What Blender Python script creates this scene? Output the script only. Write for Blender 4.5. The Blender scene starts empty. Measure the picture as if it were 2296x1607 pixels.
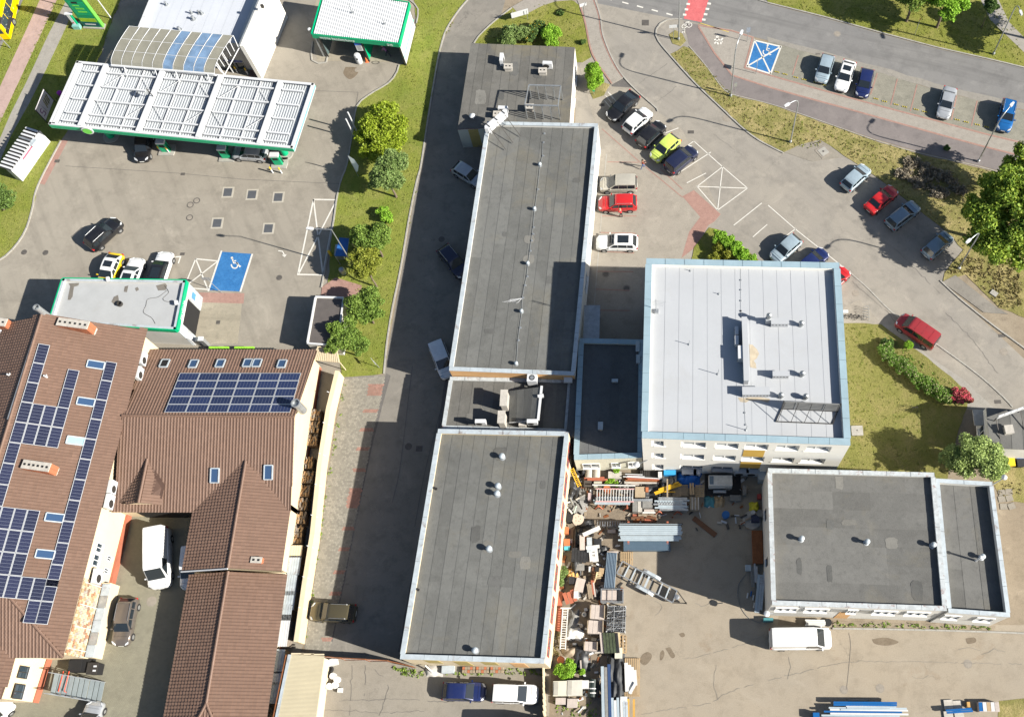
import bpy,bmesh,math,random
import numpy as np
from math import sin,cos,tan,radians,pi,hypot,atan2,sqrt
from mathutils import Vector,Matrix
random.seed(7)
RNG=np.random.default_rng(7)
S=bpy.context.scene
COL=S.collection
#camera, sky, sun, exposure
CAM_H,FOC,PPX,PPY,TILT=100.0,2234.0,1485.0,803.0,radians(67.5)
cam=bpy.data.cameras.new('camera');cam_o=bpy.data.objects.new('camera',cam);COL.objects.link(cam_o)
cam_o.location=(0,0,CAM_H);cam_o.rotation_euler=(radians(90)-TILT,0,0)
cam.sensor_fit='HORIZONTAL';cam.sensor_width=36;cam.lens=FOC/2296*36
cam.shift_x=-(PPX-1148)/2296;cam.shift_y=0.0
cam.clip_end=3000;cam.clip_start=1
S.camera=cam_o
SUN_EL=radians(32.0);SDX,SDY=0.955,-0.296
W=bpy.data.worlds.new('World');S.world=W;W.use_nodes=True
wn=W.node_tree.nodes;bg=wn['Background']
sky=wn.new('ShaderNodeTexSky');sky.sky_type='NISHITA';sky.sun_disc=False
sky.sun_elevation=SUN_EL;sky.sun_rotation=atan2(SDX,SDY)
W.node_tree.links.new(sky.outputs[0],bg.inputs[0]);bg.inputs[1].default_value=0.056
sun=bpy.data.lights.new('sun','SUN');sun.energy=5.0;sun.angle=radians(0.53);sun.color=(1.0,0.95,0.86)
sun_o=bpy.data.objects.new('sun',sun);COL.objects.link(sun_o)
sun_o.rotation_euler=Vector((-SDX*cos(SUN_EL),-SDY*cos(SUN_EL),-sin(SUN_EL))).to_track_quat('-Z','Y').to_euler()
sun_o.location=(60,-20,60)
vs=S.view_settings;vs.view_transform='Standard';vs.look='None';vs.gamma=1;vs.use_curve_mapping=False
vs.exposure=0.95
S.cycles.max_bounces=5;S.cycles.diffuse_bounces=1;S.cycles.glossy_bounces=2
def G(u,v,z=0.0):
 """World point at height z seen at (u, v) of the 2296 x 1607 survey picture."""
 du,dv=u-PPX,v-PPY
 den=FOC*sin(TILT)+dv*cos(TILT);t=(CAM_H-z)/den
 return Vector((du*t,(FOC*cos(TILT)-dv*sin(TILT))*t,z))
def GP(u,v,p,n):
 """Same ray met with the plane (p, n)."""
 o=Vector((0,0,CAM_H));d=G(u,v,0)-o
 return o+d*((p-o).dot(n)/d.dot(n))
def ppm(v):
 return(FOC*sin(TILT)+(v-PPY)*cos(TILT))/CAM_H
#materials
MATS={}
def _mix(nt,a,b,fac,mode='MIX'):
 m=nt.nodes.new('ShaderNodeMix');m.data_type='RGBA';m.blend_type=mode
 for s,val in((m.inputs[0],fac),(m.inputs[6],a),(m.inputs[7],b)):
  if hasattr(val,'is_linked'):nt.links.new(val,s)
  elif isinstance(val,(tuple,list)):s.default_value=(*val[:3],1)
  else:s.default_value=val
 return m.outputs[2]
def _noise(nt,co,scale,detail=4,rough=.6,dist=0):
 n=nt.nodes.new('ShaderNodeTexNoise');n.inputs['Scale'].default_value=scale
 n.inputs['Detail'].default_value=detail;n.inputs['Roughness'].default_value=rough;n.inputs['Distortion'].default_value=dist
 nt.links.new(co,n.inputs['Vector']);return n.outputs[0]
def _ramp(nt,x,a,b,va=0.0,vb=1.0):
 m=nt.nodes.new('ShaderNodeMapRange');m.inputs[1].default_value=a;m.inputs[2].default_value=b
 m.inputs[3].default_value=va;m.inputs[4].default_value=vb;nt.links.new(x,m.inputs[0]);return m.outputs[0]
def _co(nt,kind='Object',scale=None,rot=0):
 t=nt.nodes.new('ShaderNodeTexCoord')
 if scale is None:return t.outputs[kind]
 m=nt.nodes.new('ShaderNodeMapping');m.inputs['Scale'].default_value=scale;m.inputs['Rotation'].default_value=(0,0,rot)
 nt.links.new(t.outputs[kind],m.inputs[0]);return m.outputs[0]
def _new(name,rough=.8,metal=0,spec=.5):
 m=bpy.data.materials.new(name);m.use_nodes=True;nt=m.node_tree;b=nt.nodes['Principled BSDF']
 b.inputs['Roughness'].default_value=rough;b.inputs['Metallic'].default_value=metal
 b.inputs['Specular IOR Level'].default_value=spec
 MATS[name]=m;return m,nt,b
def _bump(nt,b,h,strength=.3,dist=.02):
 n=nt.nodes.new('ShaderNodeBump');n.inputs['Strength'].default_value=strength;n.inputs['Distance'].default_value=dist
 nt.links.new(h,n.inputs['Height']);nt.links.new(n.outputs[0],b.inputs['Normal'])
def mat(name,col,rough=.75,metal=0,var=.12,scale=1.2,dirt=0,dirtcol=(.12,.1,.08),bump=0,spec=.4,isl=0):
 """Plain painted or mineral surface with mottling and optional dirt patches."""
 if name in MATS:return MATS[name]
 m,nt,b=_new(name,rough,metal,spec);co=_co(nt)
 n=_noise(nt,co,scale,5,.65)
 c=_mix(nt,tuple(x*(1-var)for x in col),tuple(min(.95,x*(1+var))for x in col),_ramp(nt,n,.3,.7))
 n2=_noise(nt,co,scale*9,3,.6)
 c=_mix(nt,c,tuple(x*(1-var*.8)for x in col),_ramp(nt,n2,.5,.75,0,.5))
 if dirt:
  d=_noise(nt,co,scale*.8,6,.7,.4);c=_mix(nt,c,dirtcol,_ramp(nt,d,.56,.72,0,dirt))
 if isl:
  g=nt.nodes.new('ShaderNodeNewGeometry')
  c=_mix(nt,c,tuple(x*(1-isl)for x in col),g.outputs['Random Per Island'])
 nt.links.new(c,b.inputs['Base Color'])
 if bump:_bump(nt,b,n2,bump,.03)
 return m
def paint(name,col,metal=0.0,rough=.28):
 if name in MATS:return MATS[name]
 m,nt,b=_new(name,rough,metal);co=_co(nt)
 c=_mix(nt,col,tuple(x*.82+.012 for x in col),_ramp(nt,_noise(nt,co,1.6,4),.35,.75))
 nt.links.new(c,b.inputs['Base Color']);b.inputs['Coat Weight'].default_value=.6;b.inputs['Coat Roughness'].default_value=.08
 return m
def glass(name='car_glass',col=(.018,.024,.03)):
 if name in MATS:return MATS[name]
 m,nt,b=_new(name,.06,0,.8);b.inputs['Base Color'].default_value=(*col,1);return m
def ground_mat(name,col,col2,scale=.12,fine=14,crack=0,crack_scale=.22,streak=0,streak_rot=0,stain=.35,staincol=(.1,.09,.075),rough=.9,bump=.25,cell=0,cellrot=0,cellcol=.8):
 """Weathered pavement: broad tone drift, aggregate grain, stains, tyre streaks, cracks, optional small block joints."""
 m,nt,b=_new(name,rough,0,.25);co=_co(nt)
 big=_noise(nt,co,scale,6,.6,.3)
 c=_mix(nt,col,col2,_ramp(nt,big,.32,.68))
 mid=_noise(nt,co,scale*7,5,.7)
 c=_mix(nt,c,tuple(x*.7 for x in col),_ramp(nt,mid,.48,.74,0,.8));c=_mix(nt,c,tuple(min(.8,x*1.25)for x in col2),_ramp(nt,_noise(nt,co,scale*4,6,.75,.5),.54,.7,0,.6))
 g=_noise(nt,co,fine,3,.75)
 c=_mix(nt,c,tuple(x*.55 for x in col),_ramp(nt,g,.5,.78,0,.55))
 c=_mix(nt,c,tuple(min(.8,x*1.35)for x in col),_ramp(nt,g,.48,.25,0,.4))
 if cell:
  w=nt.nodes.new('ShaderNodeTexBrick');w.inputs['Scale'].default_value=1.0;w.inputs['Brick Width'].default_value=cell
  w.inputs['Row Height'].default_value=cell*.5;w.inputs['Mortar Size'].default_value=.012;w.offset=.5
  w.inputs['Color1'].default_value=(1,1,1,1);w.inputs['Color2'].default_value=(.82,.82,.82,1);w.inputs['Mortar'].default_value=(.45,.42,.38,1)
  nt.links.new(_co(nt,'Object',(1,1,1),cellrot),w.inputs['Vector'])
  c=_mix(nt,c,w.outputs[0],cellcol,'MULTIPLY')
 if streak:
  sc=_co(nt,'Object',(1.1,20,1),streak_rot);sc.node.vector_type='TEXTURE';st=_noise(nt,sc,1.0,4,.6)
  c=_mix(nt,c,tuple(x*.6 for x in col),_ramp(nt,st,.5,.72,0,streak))
 if stain:
  s=_noise(nt,co,scale*3.1,7,.75,.8);c=_mix(nt,c,staincol,_ramp(nt,s,.6,.78,0,stain))
 if crack:
  v=nt.nodes.new('ShaderNodeTexVoronoi');v.feature='DISTANCE_TO_EDGE';v.inputs['Scale'].default_value=crack_scale
  nz=nt.nodes.new('ShaderNodeTexNoise');nz.inputs['Scale'].default_value=.45;nz.inputs['Detail'].default_value=8;nz.inputs['Roughness'].default_value=.7;nt.links.new(co,nz.inputs['Vector'])
  va=nt.nodes.new('ShaderNodeVectorMath');va.operation='MULTIPLY_ADD';va.inputs[1].default_value=(4.5,4.5,0);nt.links.new(nz.outputs[1],va.inputs[0]);nt.links.new(co,va.inputs[2]);nt.links.new(va.outputs[0],v.inputs['Vector'])
  keep=_ramp(nt,_noise(nt,co,.13,3),.5,.66)
  k=nt.nodes.new('ShaderNodeMath');k.operation='MULTIPLY';nt.links.new(_ramp(nt,v.outputs[0],0,.009,crack*.8,0),k.inputs[0]);nt.links.new(keep,k.inputs[1])
  c=_mix(nt,c,tuple(x*.3 for x in col),k.outputs[0])
 nt.links.new(c,b.inputs['Base Color'])
 if bump:_bump(nt,b,g,bump,.02)
 return m
def grass_mat(name,a,bcol,dry,dryness=.5,scale=.22):
 m,nt,b=_new(name,.95,0,.15);co=_co(nt)
 c=_mix(nt,a,bcol,_ramp(nt,_noise(nt,co,scale,6,.65,.4),.35,.68))
 c=_mix(nt,c,dry,_ramp(nt,_noise(nt,co,scale*1.7,7,.75,.6),.44,.64,0,dryness))
 f=_noise(nt,co,5.5,5,.8);c=_mix(nt,c,tuple(x*.42 for x in a),_ramp(nt,f,.46,.7,0,.6))
 f2=_noise(nt,co,17,3,.8);c=_mix(nt,c,tuple(min(.5,x*1.7)for x in bcol),_ramp(nt,f2,.54,.74,0,.3))
 c=_mix(nt,c,tuple(x*.5 for x in a),_ramp(nt,_noise(nt,co,1.3,5,.8),.58,.72,0,.5))
 nt.links.new(c,b.inputs['Base Color']);_bump(nt,b,f,.9,.12);return m
def leaf_mat(name,a,bcol,trans=.25):
 m,nt,b=_new(name,.6,0,.3);g=nt.nodes.new('ShaderNodeNewGeometry')
 c=_mix(nt,a,bcol,g.outputs['Random Per Island'])
 n=_noise(nt,_co(nt),.9,3);c=_mix(nt,c,tuple(x*.55 for x in a),_ramp(nt,n,.5,.72,0,.6))
 nt.links.new(c,b.inputs['Base Color'])
 t=nt.nodes.new('ShaderNodeBsdfTranslucent');nt.links.new(c,t.inputs[0]);mx=nt.nodes.new('ShaderNodeMixShader');mx.inputs[0].default_value=trans
 out=nt.nodes['Material Output'];nt.links.new(b.outputs[0],mx.inputs[1]);nt.links.new(t.outputs[0],mx.inputs[2]);nt.links.new(mx.outputs[0],out.inputs[0])
 return m
#mesh builder
def wloc(o):
 v=Vector((0,0,0))
 while o is not None:v+=o.location;o=o.parent
 return v
class MB:
 def __init__(s):s.v=[];s.f=[];s.m=[]
 def add(s,vs,fs,mi=0):
  k=len(s.v);s.v+=[tuple(p)for p in vs];s.f+=[tuple(i+k for i in f)for f in fs];s.m+=[mi]*len(fs);return s
 def box(s,c,size,rz=0,mi=0,tilt=None):
  x,y,z=(d/2 for d in size);M=Matrix.Rotation(rz,3,'Z')
  if tilt is not None:M=M@tilt
  pts=[M@Vector((a*x,b_*y,c_*z))+Vector(c)for c_ in(-1,1)for a,b_ in((-1,-1),(1,-1),(1,1),(-1,1))]
  return s.add(pts,[(3,2,1,0),(4,5,6,7),(0,1,5,4),(1,2,6,5),(2,3,7,6),(3,0,4,7)],mi)
 def prism(s,poly,z0,z1,mi=0,mtop=None,cap0=True):
  n=len(poly);P=[Vector((p[0],p[1]))for p in poly]
  if sum(P[i].x*P[(i+1)%n].y-P[(i+1)%n].x*P[i].y for i in range(n))<0:P.reverse()
  k=len(s.v);s.v+=[(p.x,p.y,z0)for p in P]+[(p.x,p.y,z1)for p in P]
  for i in range(n):j=(i+1)%n;s.f.append((k+i,k+j,k+n+j,k+n+i));s.m.append(mi)
  s.f.append(tuple(k+n+i for i in range(n)));s.m.append(mi if mtop is None else mtop)
  if cap0:s.f.append(tuple(k+n-1-i for i in range(n)));s.m.append(mi)
  return s
 def poly(s,pts,mi=0):return s.add(pts,[tuple(range(len(pts)))],mi)
 def bar(s,a,b,w,h=None,mi=0,up=(0,0,1)):
  a,b=Vector(a),Vector(b);h=w if h is None else h;d=(b-a).normalized();u=Vector(up)
  if abs(d.dot(u))>.98:u=Vector((0,1,0))
  r=d.cross(u).normalized();u=r.cross(d)
  pts=[p+r*(i*w/2)+u*(j*h/2)for p in(a,b)for i,j in((-1,-1),(1,-1),(1,1),(-1,1))]
  return s.add(pts,[(0,1,2,3),(7,6,5,4),(0,4,5,1),(1,5,6,2),(2,6,7,3),(3,7,4,0)],mi)
 def tube(s,pts,r,n=8,mi=0,r1=None,cap=True):
  P=[Vector(p)for p in pts];k=len(s.v);m=len(P)
  for i,p in enumerate(P):
   d=(P[min(i+1,m-1)]-P[max(i-1,0)]).normalized();u=Vector((0,0,1))if abs(d.z)<.9 else Vector((1,0,0))
   a=d.cross(u).normalized();b=d.cross(a);rr=r if r1 is None else r+(r1-r)*i/(m-1)
   s.v+=[tuple(p+a*(cos(2*pi*j/n)*rr)+b*(sin(2*pi*j/n)*rr))for j in range(n)]
  for i in range(m-1):
   for j in range(n):
    s.f.append((k+i*n+j,k+i*n+(j+1)%n,k+(i+1)*n+(j+1)%n,k+(i+1)*n+j));s.m.append(mi)
  if cap:s.f+=[tuple(k+j for j in reversed(range(n))),tuple(k+(m-1)*n+j for j in range(n))];s.m+=[mi,mi]
  return s
 def lathe(s,c,prof,n=16,mi=0,axis='Z'):
  c=Vector(c);k=len(s.v);m=len(prof)
  for r,z in prof:
   for j in range(n):
    a=2*pi*j/n;p=(r*cos(a),r*sin(a),z)
    if axis=='Y':p=(p[0],p[2],p[1])
    if axis=='X':p=(p[2],p[0],p[1])
    s.v.append(tuple(c+Vector(p)))
  for i in range(m-1):
   for j in range(n):s.f.append((k+i*n+j,k+i*n+(j+1)%n,k+(i+1)*n+(j+1)%n,k+(i+1)*n+j));s.m.append(mi)
  s.f+=[tuple(k+j for j in reversed(range(n))),tuple(k+(m-1)*n+j for j in range(n))];s.m+=[mi,mi]
  return s
 def build(s,name,mats,parent=None,smooth=None,loc=None):
  me=bpy.data.meshes.new(name);off=Vector(loc)if loc is not None else Vector((0,0,0))
  base=off+(wloc(parent)if parent is not None else Vector((0,0,0)))
  vs=[(a-base.x,b-base.y,c-base.z)for a,b,c in s.v]
  me.from_pydata(vs,[],s.f)
  for m in(mats if isinstance(mats,(list,tuple))else[mats]):me.materials.append(m)
  if any(s.m):me.polygons.foreach_set('material_index',s.m)
  if smooth is not None:
   me.shade_smooth()
   if smooth<180:me.set_sharp_from_angle(angle=radians(smooth))
  me.update()
  o=bpy.data.objects.new(name,me);o.location=off;o.parent=parent;COL.objects.link(o);return o
def tag(o,label=None,cat=None,group=None,kind=None):
 for k,v in(('label',label),('category',cat),('group',group),('kind',kind)):
  if v:o[k]=v
 return o
def thing(name,label,cat,loc=(0,0,0),group=None):
 o=bpy.data.objects.new(name,None);o.location=loc;o.empty_display_size=.3;COL.objects.link(o);return tag(o,label,cat,group)
def dup(root,loc,rz=None,label=None,group=None,swap=None,scale=None):
 def cp(o,par):
  c=o.copy();COL.objects.link(c)
  if par is not None:c.parent=par
  if swap and c.type=='MESH':
   for sl in c.material_slots:
    if sl.material and sl.material.name in swap:m=swap[sl.material.name];sl.link='OBJECT';sl.material=m
  for ch in o.children:cp(ch,c)
  return c
 r=cp(root,None);r.location=loc
 if rz is not None:r.rotation_euler=(0,0,rz)
 if scale:r.scale=scale
 if label:r['label']=label
 if group:r['group']=group
 return r
def struct(mb,name,m,kind='structure',smooth=None):o=mb.build(name,m,None,smooth);o['kind']=kind;return o
def solo(mb,name,m,label,cat,group=None,smooth=None,at=None):
 """One-mesh thing; its origin goes to its base."""
 if at is None:
  A=np.array(mb.v);at=((A[:,0].min()+A[:,0].max())/2,(A[:,1].min()+A[:,1].max())/2,A[:,2].min())
 return tag(mb.build(name,m,None,smooth,loc=at),label,cat,group)
NSH=0
def sheet(name,pts,z,m,thick=.003,wob=0,step=1.5,world=False):
 """Flat patch of the setting, its outline given in survey pixels."""
 P=[Vector(p)if world else G(*p,0)for p in pts]
 if wob:
  Q=[]
  for i,p in enumerate(P):
   q=P[(i+1)%len(P)];n=max(1,int((q-p).length/step))
   for k in range(n):
    t=k/n;w=p.lerp(q,t)
    if k:w+=Vector((random.uniform(-wob,wob),random.uniform(-wob,wob),0))
    Q.append(w)
  P=Q
 global NSH;NSH+=1
 mb=MB();mb.prism([(p.x,p.y)for p in P],-.05,z+NSH*.00011,cap0=False)
 return struct(mb,name,m)
def ribbon(mb,pts,w,z,closed=False,mi=0):
 """Painted line of width w along world points."""
 P=[Vector((p[0],p[1],z))for p in pts];n=len(P);L,R=[],[]
 for i in range(n):
  a=P[(i-1)%n]if closed or i else P[0];b=P[(i+1)%n]if closed or i<n-1 else P[-1]
  d1=(P[i]-a);d2=(b-P[i]);d1=d1 .normalized()if d1 .length else d2 .normalized();d2=d2 .normalized()if d2 .length else d1
  d=(d1+d2).normalized();nrm=Vector((-d.y,d.x,0));k=w/2/max(.4,nrm.dot(Vector((-d1 .y,d1 .x,0))))
  L.append(P[i]+nrm*k);R.append(P[i]-nrm*k)
 for i in range(n if closed else n-1):
  j=(i+1)%n;mb.add([R[i],R[j],L[j],L[i]],[(0,1,2,3)],mi)
 return mb
def smooth_path(P,n=6):
 out=[]
 for i in range(len(P)-1):
  p0,p1,p2,p3=(P[max(i-1,0)],P[i],P[i+1],P[min(i+2,len(P)-1)])
  for k in range(n):
   t=k/n;out.append(tuple(.5*(2*b+(c-a)*t+(2*a-5*b+4*c-d)*t*t+(3*b-a-3*c+d)*t**3)for a,b,c,d in zip(p0,p1,p2,p3)))
 return out+[tuple(P[-1])]
def resample(P,d):
 P=[Vector(p)for p in P];out=[P[0]];acc=0
 for a,b in zip(P,P[1:]):
  l=(b-a).length;t=d-acc
  while t<l:out.append(a.lerp(b,t/l));t+=d
  acc=l-(t-d)
 return out
def kerb(name,pts,m,w=.16,h=.12,stone=1.0,smooth=True):
 P=[tuple(G(*p))for p in pts];P=smooth_path(P)if smooth and len(P)>2 else P
 Q=resample(P,stone)+[Vector(P[-1])];mb=MB()
 for a,b in zip(Q,Q[1:]):
  d=b-a
  if d.length<.1:continue
  d.normalize();a2,b2=a+d*.008,b-d*.008;j=random.uniform(-.006,.006)
  mb.bar(a2+Vector((0,0,h/2-.02+j)),b2+Vector((0,0,h/2-.02+j)),w,h+.04)
 return struct(mb,name,m)
def text(body,size,m,parent,loc,rot,ext=.01,name='lettering',align='LEFT',sx=1.0):
 c=bpy.data.curves.new(name,'FONT');c.body=body;c.size=size;c.extrude=ext;c.align_x=align
 o=bpy.data.objects.new(name,c);COL.objects.link(o);bpy.context.view_layer.update();me=bpy.data.meshes.new_from_object(o.evaluated_get(bpy.context.evaluated_depsgraph_get()));bpy.data.objects.remove(o);me.materials.clear();me.materials.append(m);me.name=name;o=bpy.data.objects.new(name,me);COL.objects.link(o)
 o.parent=parent;o.location=Vector(loc)-wloc(parent);o.rotation_euler=rot;o.scale=(sx,1,1);return o
#ground materials
m_soil=ground_mat('dry_soil',(.24,.195,.14),(.30,.25,.185),.15,9,stain=.4,staincol=(.11,.10,.05),bump=.6)
m_fore=ground_mat('forecourt_blocks',(.285,.258,.215),(.33,.30,.25),.06,11,streak=.4,streak_rot=.5,stain=.22,cell=.22,cellcol=.22,bump=.15)
m_wash=ground_mat('wash_concrete',(.30,.27,.21),(.34,.30,.23),.2,11,stain=.3,streak=.5,streak_rot=1.5,bump=.1)
m_road=ground_mat('road_asphalt',(.19,.186,.182),(.22,.214,.204),.07,16,streak=.6,streak_rot=1.29,stain=.05,bump=.2)
m_roaddust=ground_mat('dusty_road_edge',(.25,.235,.21),(.28,.26,.225),.2,14,stain=.05,bump=.15)
m_lot=ground_mat('old_asphalt',(.27,.25,.22),(.315,.285,.24),.07,13,crack=.5,crack_scale=.12,stain=.2,streak=.3,streak_rot=.87,bump=.2)
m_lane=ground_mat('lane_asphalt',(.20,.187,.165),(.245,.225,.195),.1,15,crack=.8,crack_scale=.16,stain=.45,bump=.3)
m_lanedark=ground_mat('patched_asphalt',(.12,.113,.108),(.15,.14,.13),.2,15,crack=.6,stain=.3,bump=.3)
m_yard=ground_mat('yard_concrete',(.34,.288,.218),(.295,.258,.205),.09,12,crack=.75,crack_scale=.2,stain=.6,staincol=(.20,.125,.065),bump=.3)
m_lot2=ground_mat('slab_concrete',(.285,.258,.212),(.245,.222,.188),.12,13,crack=.6,crack_scale=.17,stain=.3,staincol=(.15,.11,.07),bump=.3)
m_pave=ground_mat('beige_pavers',(.32,.29,.245),(.345,.312,.262),.09,11,stain=.15,cell=.2,cellcol=.3,cellrot=.1,bump=.12)
m_bay=ground_mat('bay_pavers',(.255,.248,.205),(.29,.275,.225),.12,10,stain=.25,cell=.25,cellrot=-.29,cellcol=.6,bump=.4)
m_walk=ground_mat('sidewalk_pavers',(.345,.315,.275),(.315,.29,.255),.2,11,stain=.08,cell=.2,cellrot=-.29,cellcol=.3,bump=.12)
m_redpave=ground_mat('red_pavers',(.355,.215,.178),(.385,.24,.20),.3,11,stain=.15,cell=.2,cellcol=.4,bump=.15)
m_pink=ground_mat('pink_cycle_asphalt',(.40,.285,.25),(.43,.315,.28),.15,14,stain=.06,bump=.15)
m_grey=ground_mat('cycle_asphalt',(.185,.165,.16),(.215,.19,.18),.1,16,stain=.12,bump=.2)
m_footp=ground_mat('footpath_concrete',(.33,.31,.275),(.30,.28,.25),.2,12,stain=.15,bump=.15)
m_cobble=ground_mat('courtyard_blocks',(.285,.268,.205),(.245,.235,.175),.16,10,stain=.25,cell=.2,cellrot=.08,cellcol=.6,bump=.4)
m_redroad=ground_mat('red_crossing_paint',(.52,.115,.12),(.56,.16,.16),.3,14,stain=.12,bump=.1)
m_blue=ground_mat('blue_bay_paint',(.025,.13,.34),(.05,.19,.42),.5,9,stain=.35,staincol=(.17,.21,.26),bump=.15,rough=.7)
m_white=ground_mat('white_road_paint',(.68,.66,.60),(.60,.57,.51),1.2,9,stain=.35,staincol=(.36,.33,.28),bump=.05)
m_yel=mat('faded_yellow_paint',(.55,.42,.12),var=.2)
m_kerb=mat('kerb_concrete',(.34,.325,.29),.9,var=.16,scale=1.5,dirt=.4,bump=.3)
m_grass=grass_mat('lawn',(0.176,0.197,0.037),(0.242,0.251,0.052),(0.350,0.300,0.118),.5)
m_grass2=grass_mat('lush_lawn',(0.170,0.214,0.037),(0.247,0.267,0.052),(0.340,0.300,0.112),.4)
m_grassdry=grass_mat('dry_lawn',(0.206,0.197,0.065),(0.267,0.241,0.086),(0.432,0.348,0.168),.8)
m_grassthin=grass_mat('thin_lawn',(0.185,0.186,0.052),(0.233,0.225,0.065),(0.299,0.246,0.106),.65)  # sparse, browner turf colour of the east lawn
m_iron=mat('cast_iron',(.12,.11,.10),.7,.3,var=.2,scale=3,dirt=.5,dirtcol=(.2,.16,.12))
m_ironl=mat('dusty_cover',(.27,.24,.20),.85,var=.15,scale=3)
#ground sheets (outlines in survey pixels)
mb=MB();mb.prism([(-500,-400),(500,-400),(500,900),(-500,900)],-.5,0);struct(mb,'ground',m_soil)
Z1,Z2,Z3,Z4,Z5=.004,.008,.012,.016,.020
sheet('forecourt',[(-60,640),(60,-80),(1010,-80),(1010,100),(880,260),(770,830),(690,860),(330,860),(-60,860)],Z1,m_fore)
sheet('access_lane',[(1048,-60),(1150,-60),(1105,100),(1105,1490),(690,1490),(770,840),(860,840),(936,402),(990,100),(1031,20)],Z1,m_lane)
sheet('industrial_yard',[(1190,1025),(1745,1025),(1745,1400),(2340,1400),(2340,1660),(1190,1660)],Z1,m_yard)
sheet('storage_yard',[(640,1468),(1230,1478),(1232,1660),(640,1660)],Z1+.002,m_lot2)
sheet('parking_lot',[(1290,-60),(1500,-60),(1560,45),(1700,300),(1960,315),(2190,470),(2190,560),(2112,632),(2400,900),(2400,1010),(2215,1010),(2180,900),(2000,740),(1960,800),(1450,800),(1290,790)],Z1,m_lot)
sheet('courtyard',[(-60,1430),(240,1100),(450,1100),(450,1660),(-60,1660)],Z1,m_cobble)
sheet('side_path',[(640,800),(770,815),(680,1445),(590,1640),(560,1640)],Z1,m_lot2)
sheet('road',[(1340,-90),(1700,-90),(1722,9),(1847,40),(1972,75),(2097,108),(2222,136),(2400,176),(2400,266),(2296,243),(2222,230),(2097,200),(1972,160),(1847,126),(1722,91),(1580,54),(1500,40),(1340,8)],Z2,m_road)
sheet('road_edge',[(1720,82),(1847,115),(1972,149),(2097,187),(2222,216),(2400,254),(2400,270),(2296,246),(2222,232),(2097,202),(1972,162),(1847,128),(1722,93)],Z3,m_roaddust,wob=.12)
sheet('crossing',[(1548,-20),(1595,-20),(1573,50),(1533,42)],Z3,m_redroad)
sheet('parking_bays',[(1722,93),(1847,128),(1972,162),(2097,202),(2222,232),(2400,272),(2400,340),(2275,312),(2200,296),(2100,269),(2000,243),(1900,216),(1800,188),(1725,170)],Z3,m_bay)
sheet('sidewalk',[(1565,55),(1640,66),(1690,82),(1724,168),(1800,188),(1900,216),(2000,243),(2100,269),(2200,296),(2280,314),(2400,345),(2400,380),(2296,352),(2200,329),(2100,302),(2000,274),(1900,246),(1800,219),(1722,197),(1640,170),(1600,118)],Z3+.004,m_walk)
sheet('cycle_path',[(1533,48),(1566,56),(1600,118),(1640,170),(1722,197),(1800,219),(1900,246),(2000,274),(2100,302),(2200,329),(2296,352),(2400,380),(2400,430),(2296,398),(2200,372),(2060,340),(1960,311),(1870,280),(1790,252),(1722,230),(1650,212),(1625,200),(1580,142),(1545,100)],Z3+.002,m_grey)
def lawn(name,pts,m=m_grass,z=.05):return sheet(name,pts,z,m,wob=.09,step=.8)
lawn('lawn_verge',[(-80,255),(-2,118),(58,-10),(62,-60),(290,-60),(270,0),(236,85),(228,120),(186,200),(150,296),(137,314),(85,415),(72,470),(55,520),(22,564),(-10,588),(-90,600)],m_grass2)
lawn('central_lawn',[(925,-40),(1049,-40),(1049,0),(1031,20),(1014,45),(999,70),(991,100),(984,125),(971,200),(959,275),(944,375),(936,402),(919,484),(899,602),(881,689),(869,764),(862,836),(812,842),(767,845),(762,806),(692,778),(705,745),(800,660),(735,642),(742,560),(749,497),(757,440),(765,402),(778,368),(790,300),(797,250),(806,229),(835,208),(872,186),(889,164),(894,148),(908,142),(934,60)],m_grass2)
lawn('corner_lawn',[(1064,96),(1074,80),(1109,47),(1148,18),(1200,4),(1268,-6),(1288,4),(1298,12),(1309,50),(1314,75),(1320,105),(1326,128),(1306,140),(1286,140),(1060,140)],m_grass)
lawn('tree_island',[(1345,182),(1368,190),(1354,214),(1330,222),(1322,205)],m_grassdry)
lawn('median_lawn',[(1503,122),(1533,104),(1545,108),(1580,146),(1624,204),(1650,216),(1722,234),(1790,256),(1870,284),(1960,316),(2060,345),(2200,378),(2400,435),(2400,760),(2270,700),(2240,690),(2165,615),(2114,630),(2118,612),(2160,560),(2125,522),(2060,470),(2005,425),(1948,385),(1925,370),(1893,350),(1862,327),(1838,313),(1800,323),(1758,341),(1700,312),(1660,280),(1610,232),(1560,185)],m_grassdry)
lawn('tip_lawn',[(1500,78),(1514,68),(1530,76),(1538,92),(1526,104),(1508,98)],m_grassdry)
lawn('roadside_lawn',[(1690,-90),(1722,6),(1847,37),(1972,72),(2097,105),(2222,133),(2400,174),(2400,-90)],m_grass)
lawn('east_lawn',[(1884,724),(1976,727),(1990,738),(2040,775),(2079,801),(2144,856),(2172,884),(2168,915),(2150,960),(2120,1090),(1850,1080)],m_grassthin)
lawn('hedge_bed',[(1556,555),(1590,510),(1612,515),(1700,582),(1700,610),(1545,610)],m_grass)
lawn('bin_verge',[(2225,1035),(2262,1010),(2340,1010),(2340,1130),(2250,1120),(2228,1085)],m_grassdry,.03)
lawn('yard_verge',[(1868,1390),(2060,1397),(2232,1402),(2228,1415),(2060,1410),(1866,1406)],m_soil,.03)
lawn('corner_soil',[(2240,1570),(2340,1560),(2340,1660),(2230,1660)],m_grassdry,.02)
sheet('side_street',[(-120,300),(-120,-60),(62,-60),(58,0),(-2,118),(-80,255)],.03,m_road)
sheet('cycle_track',[(118,-60),(156,-60),(128,0),(82,99),(36,198),(-2,280),(-40,365),(-78,365),(-38,280),(-1,198),(45,99),(90,0)],.056,m_pink)
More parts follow.
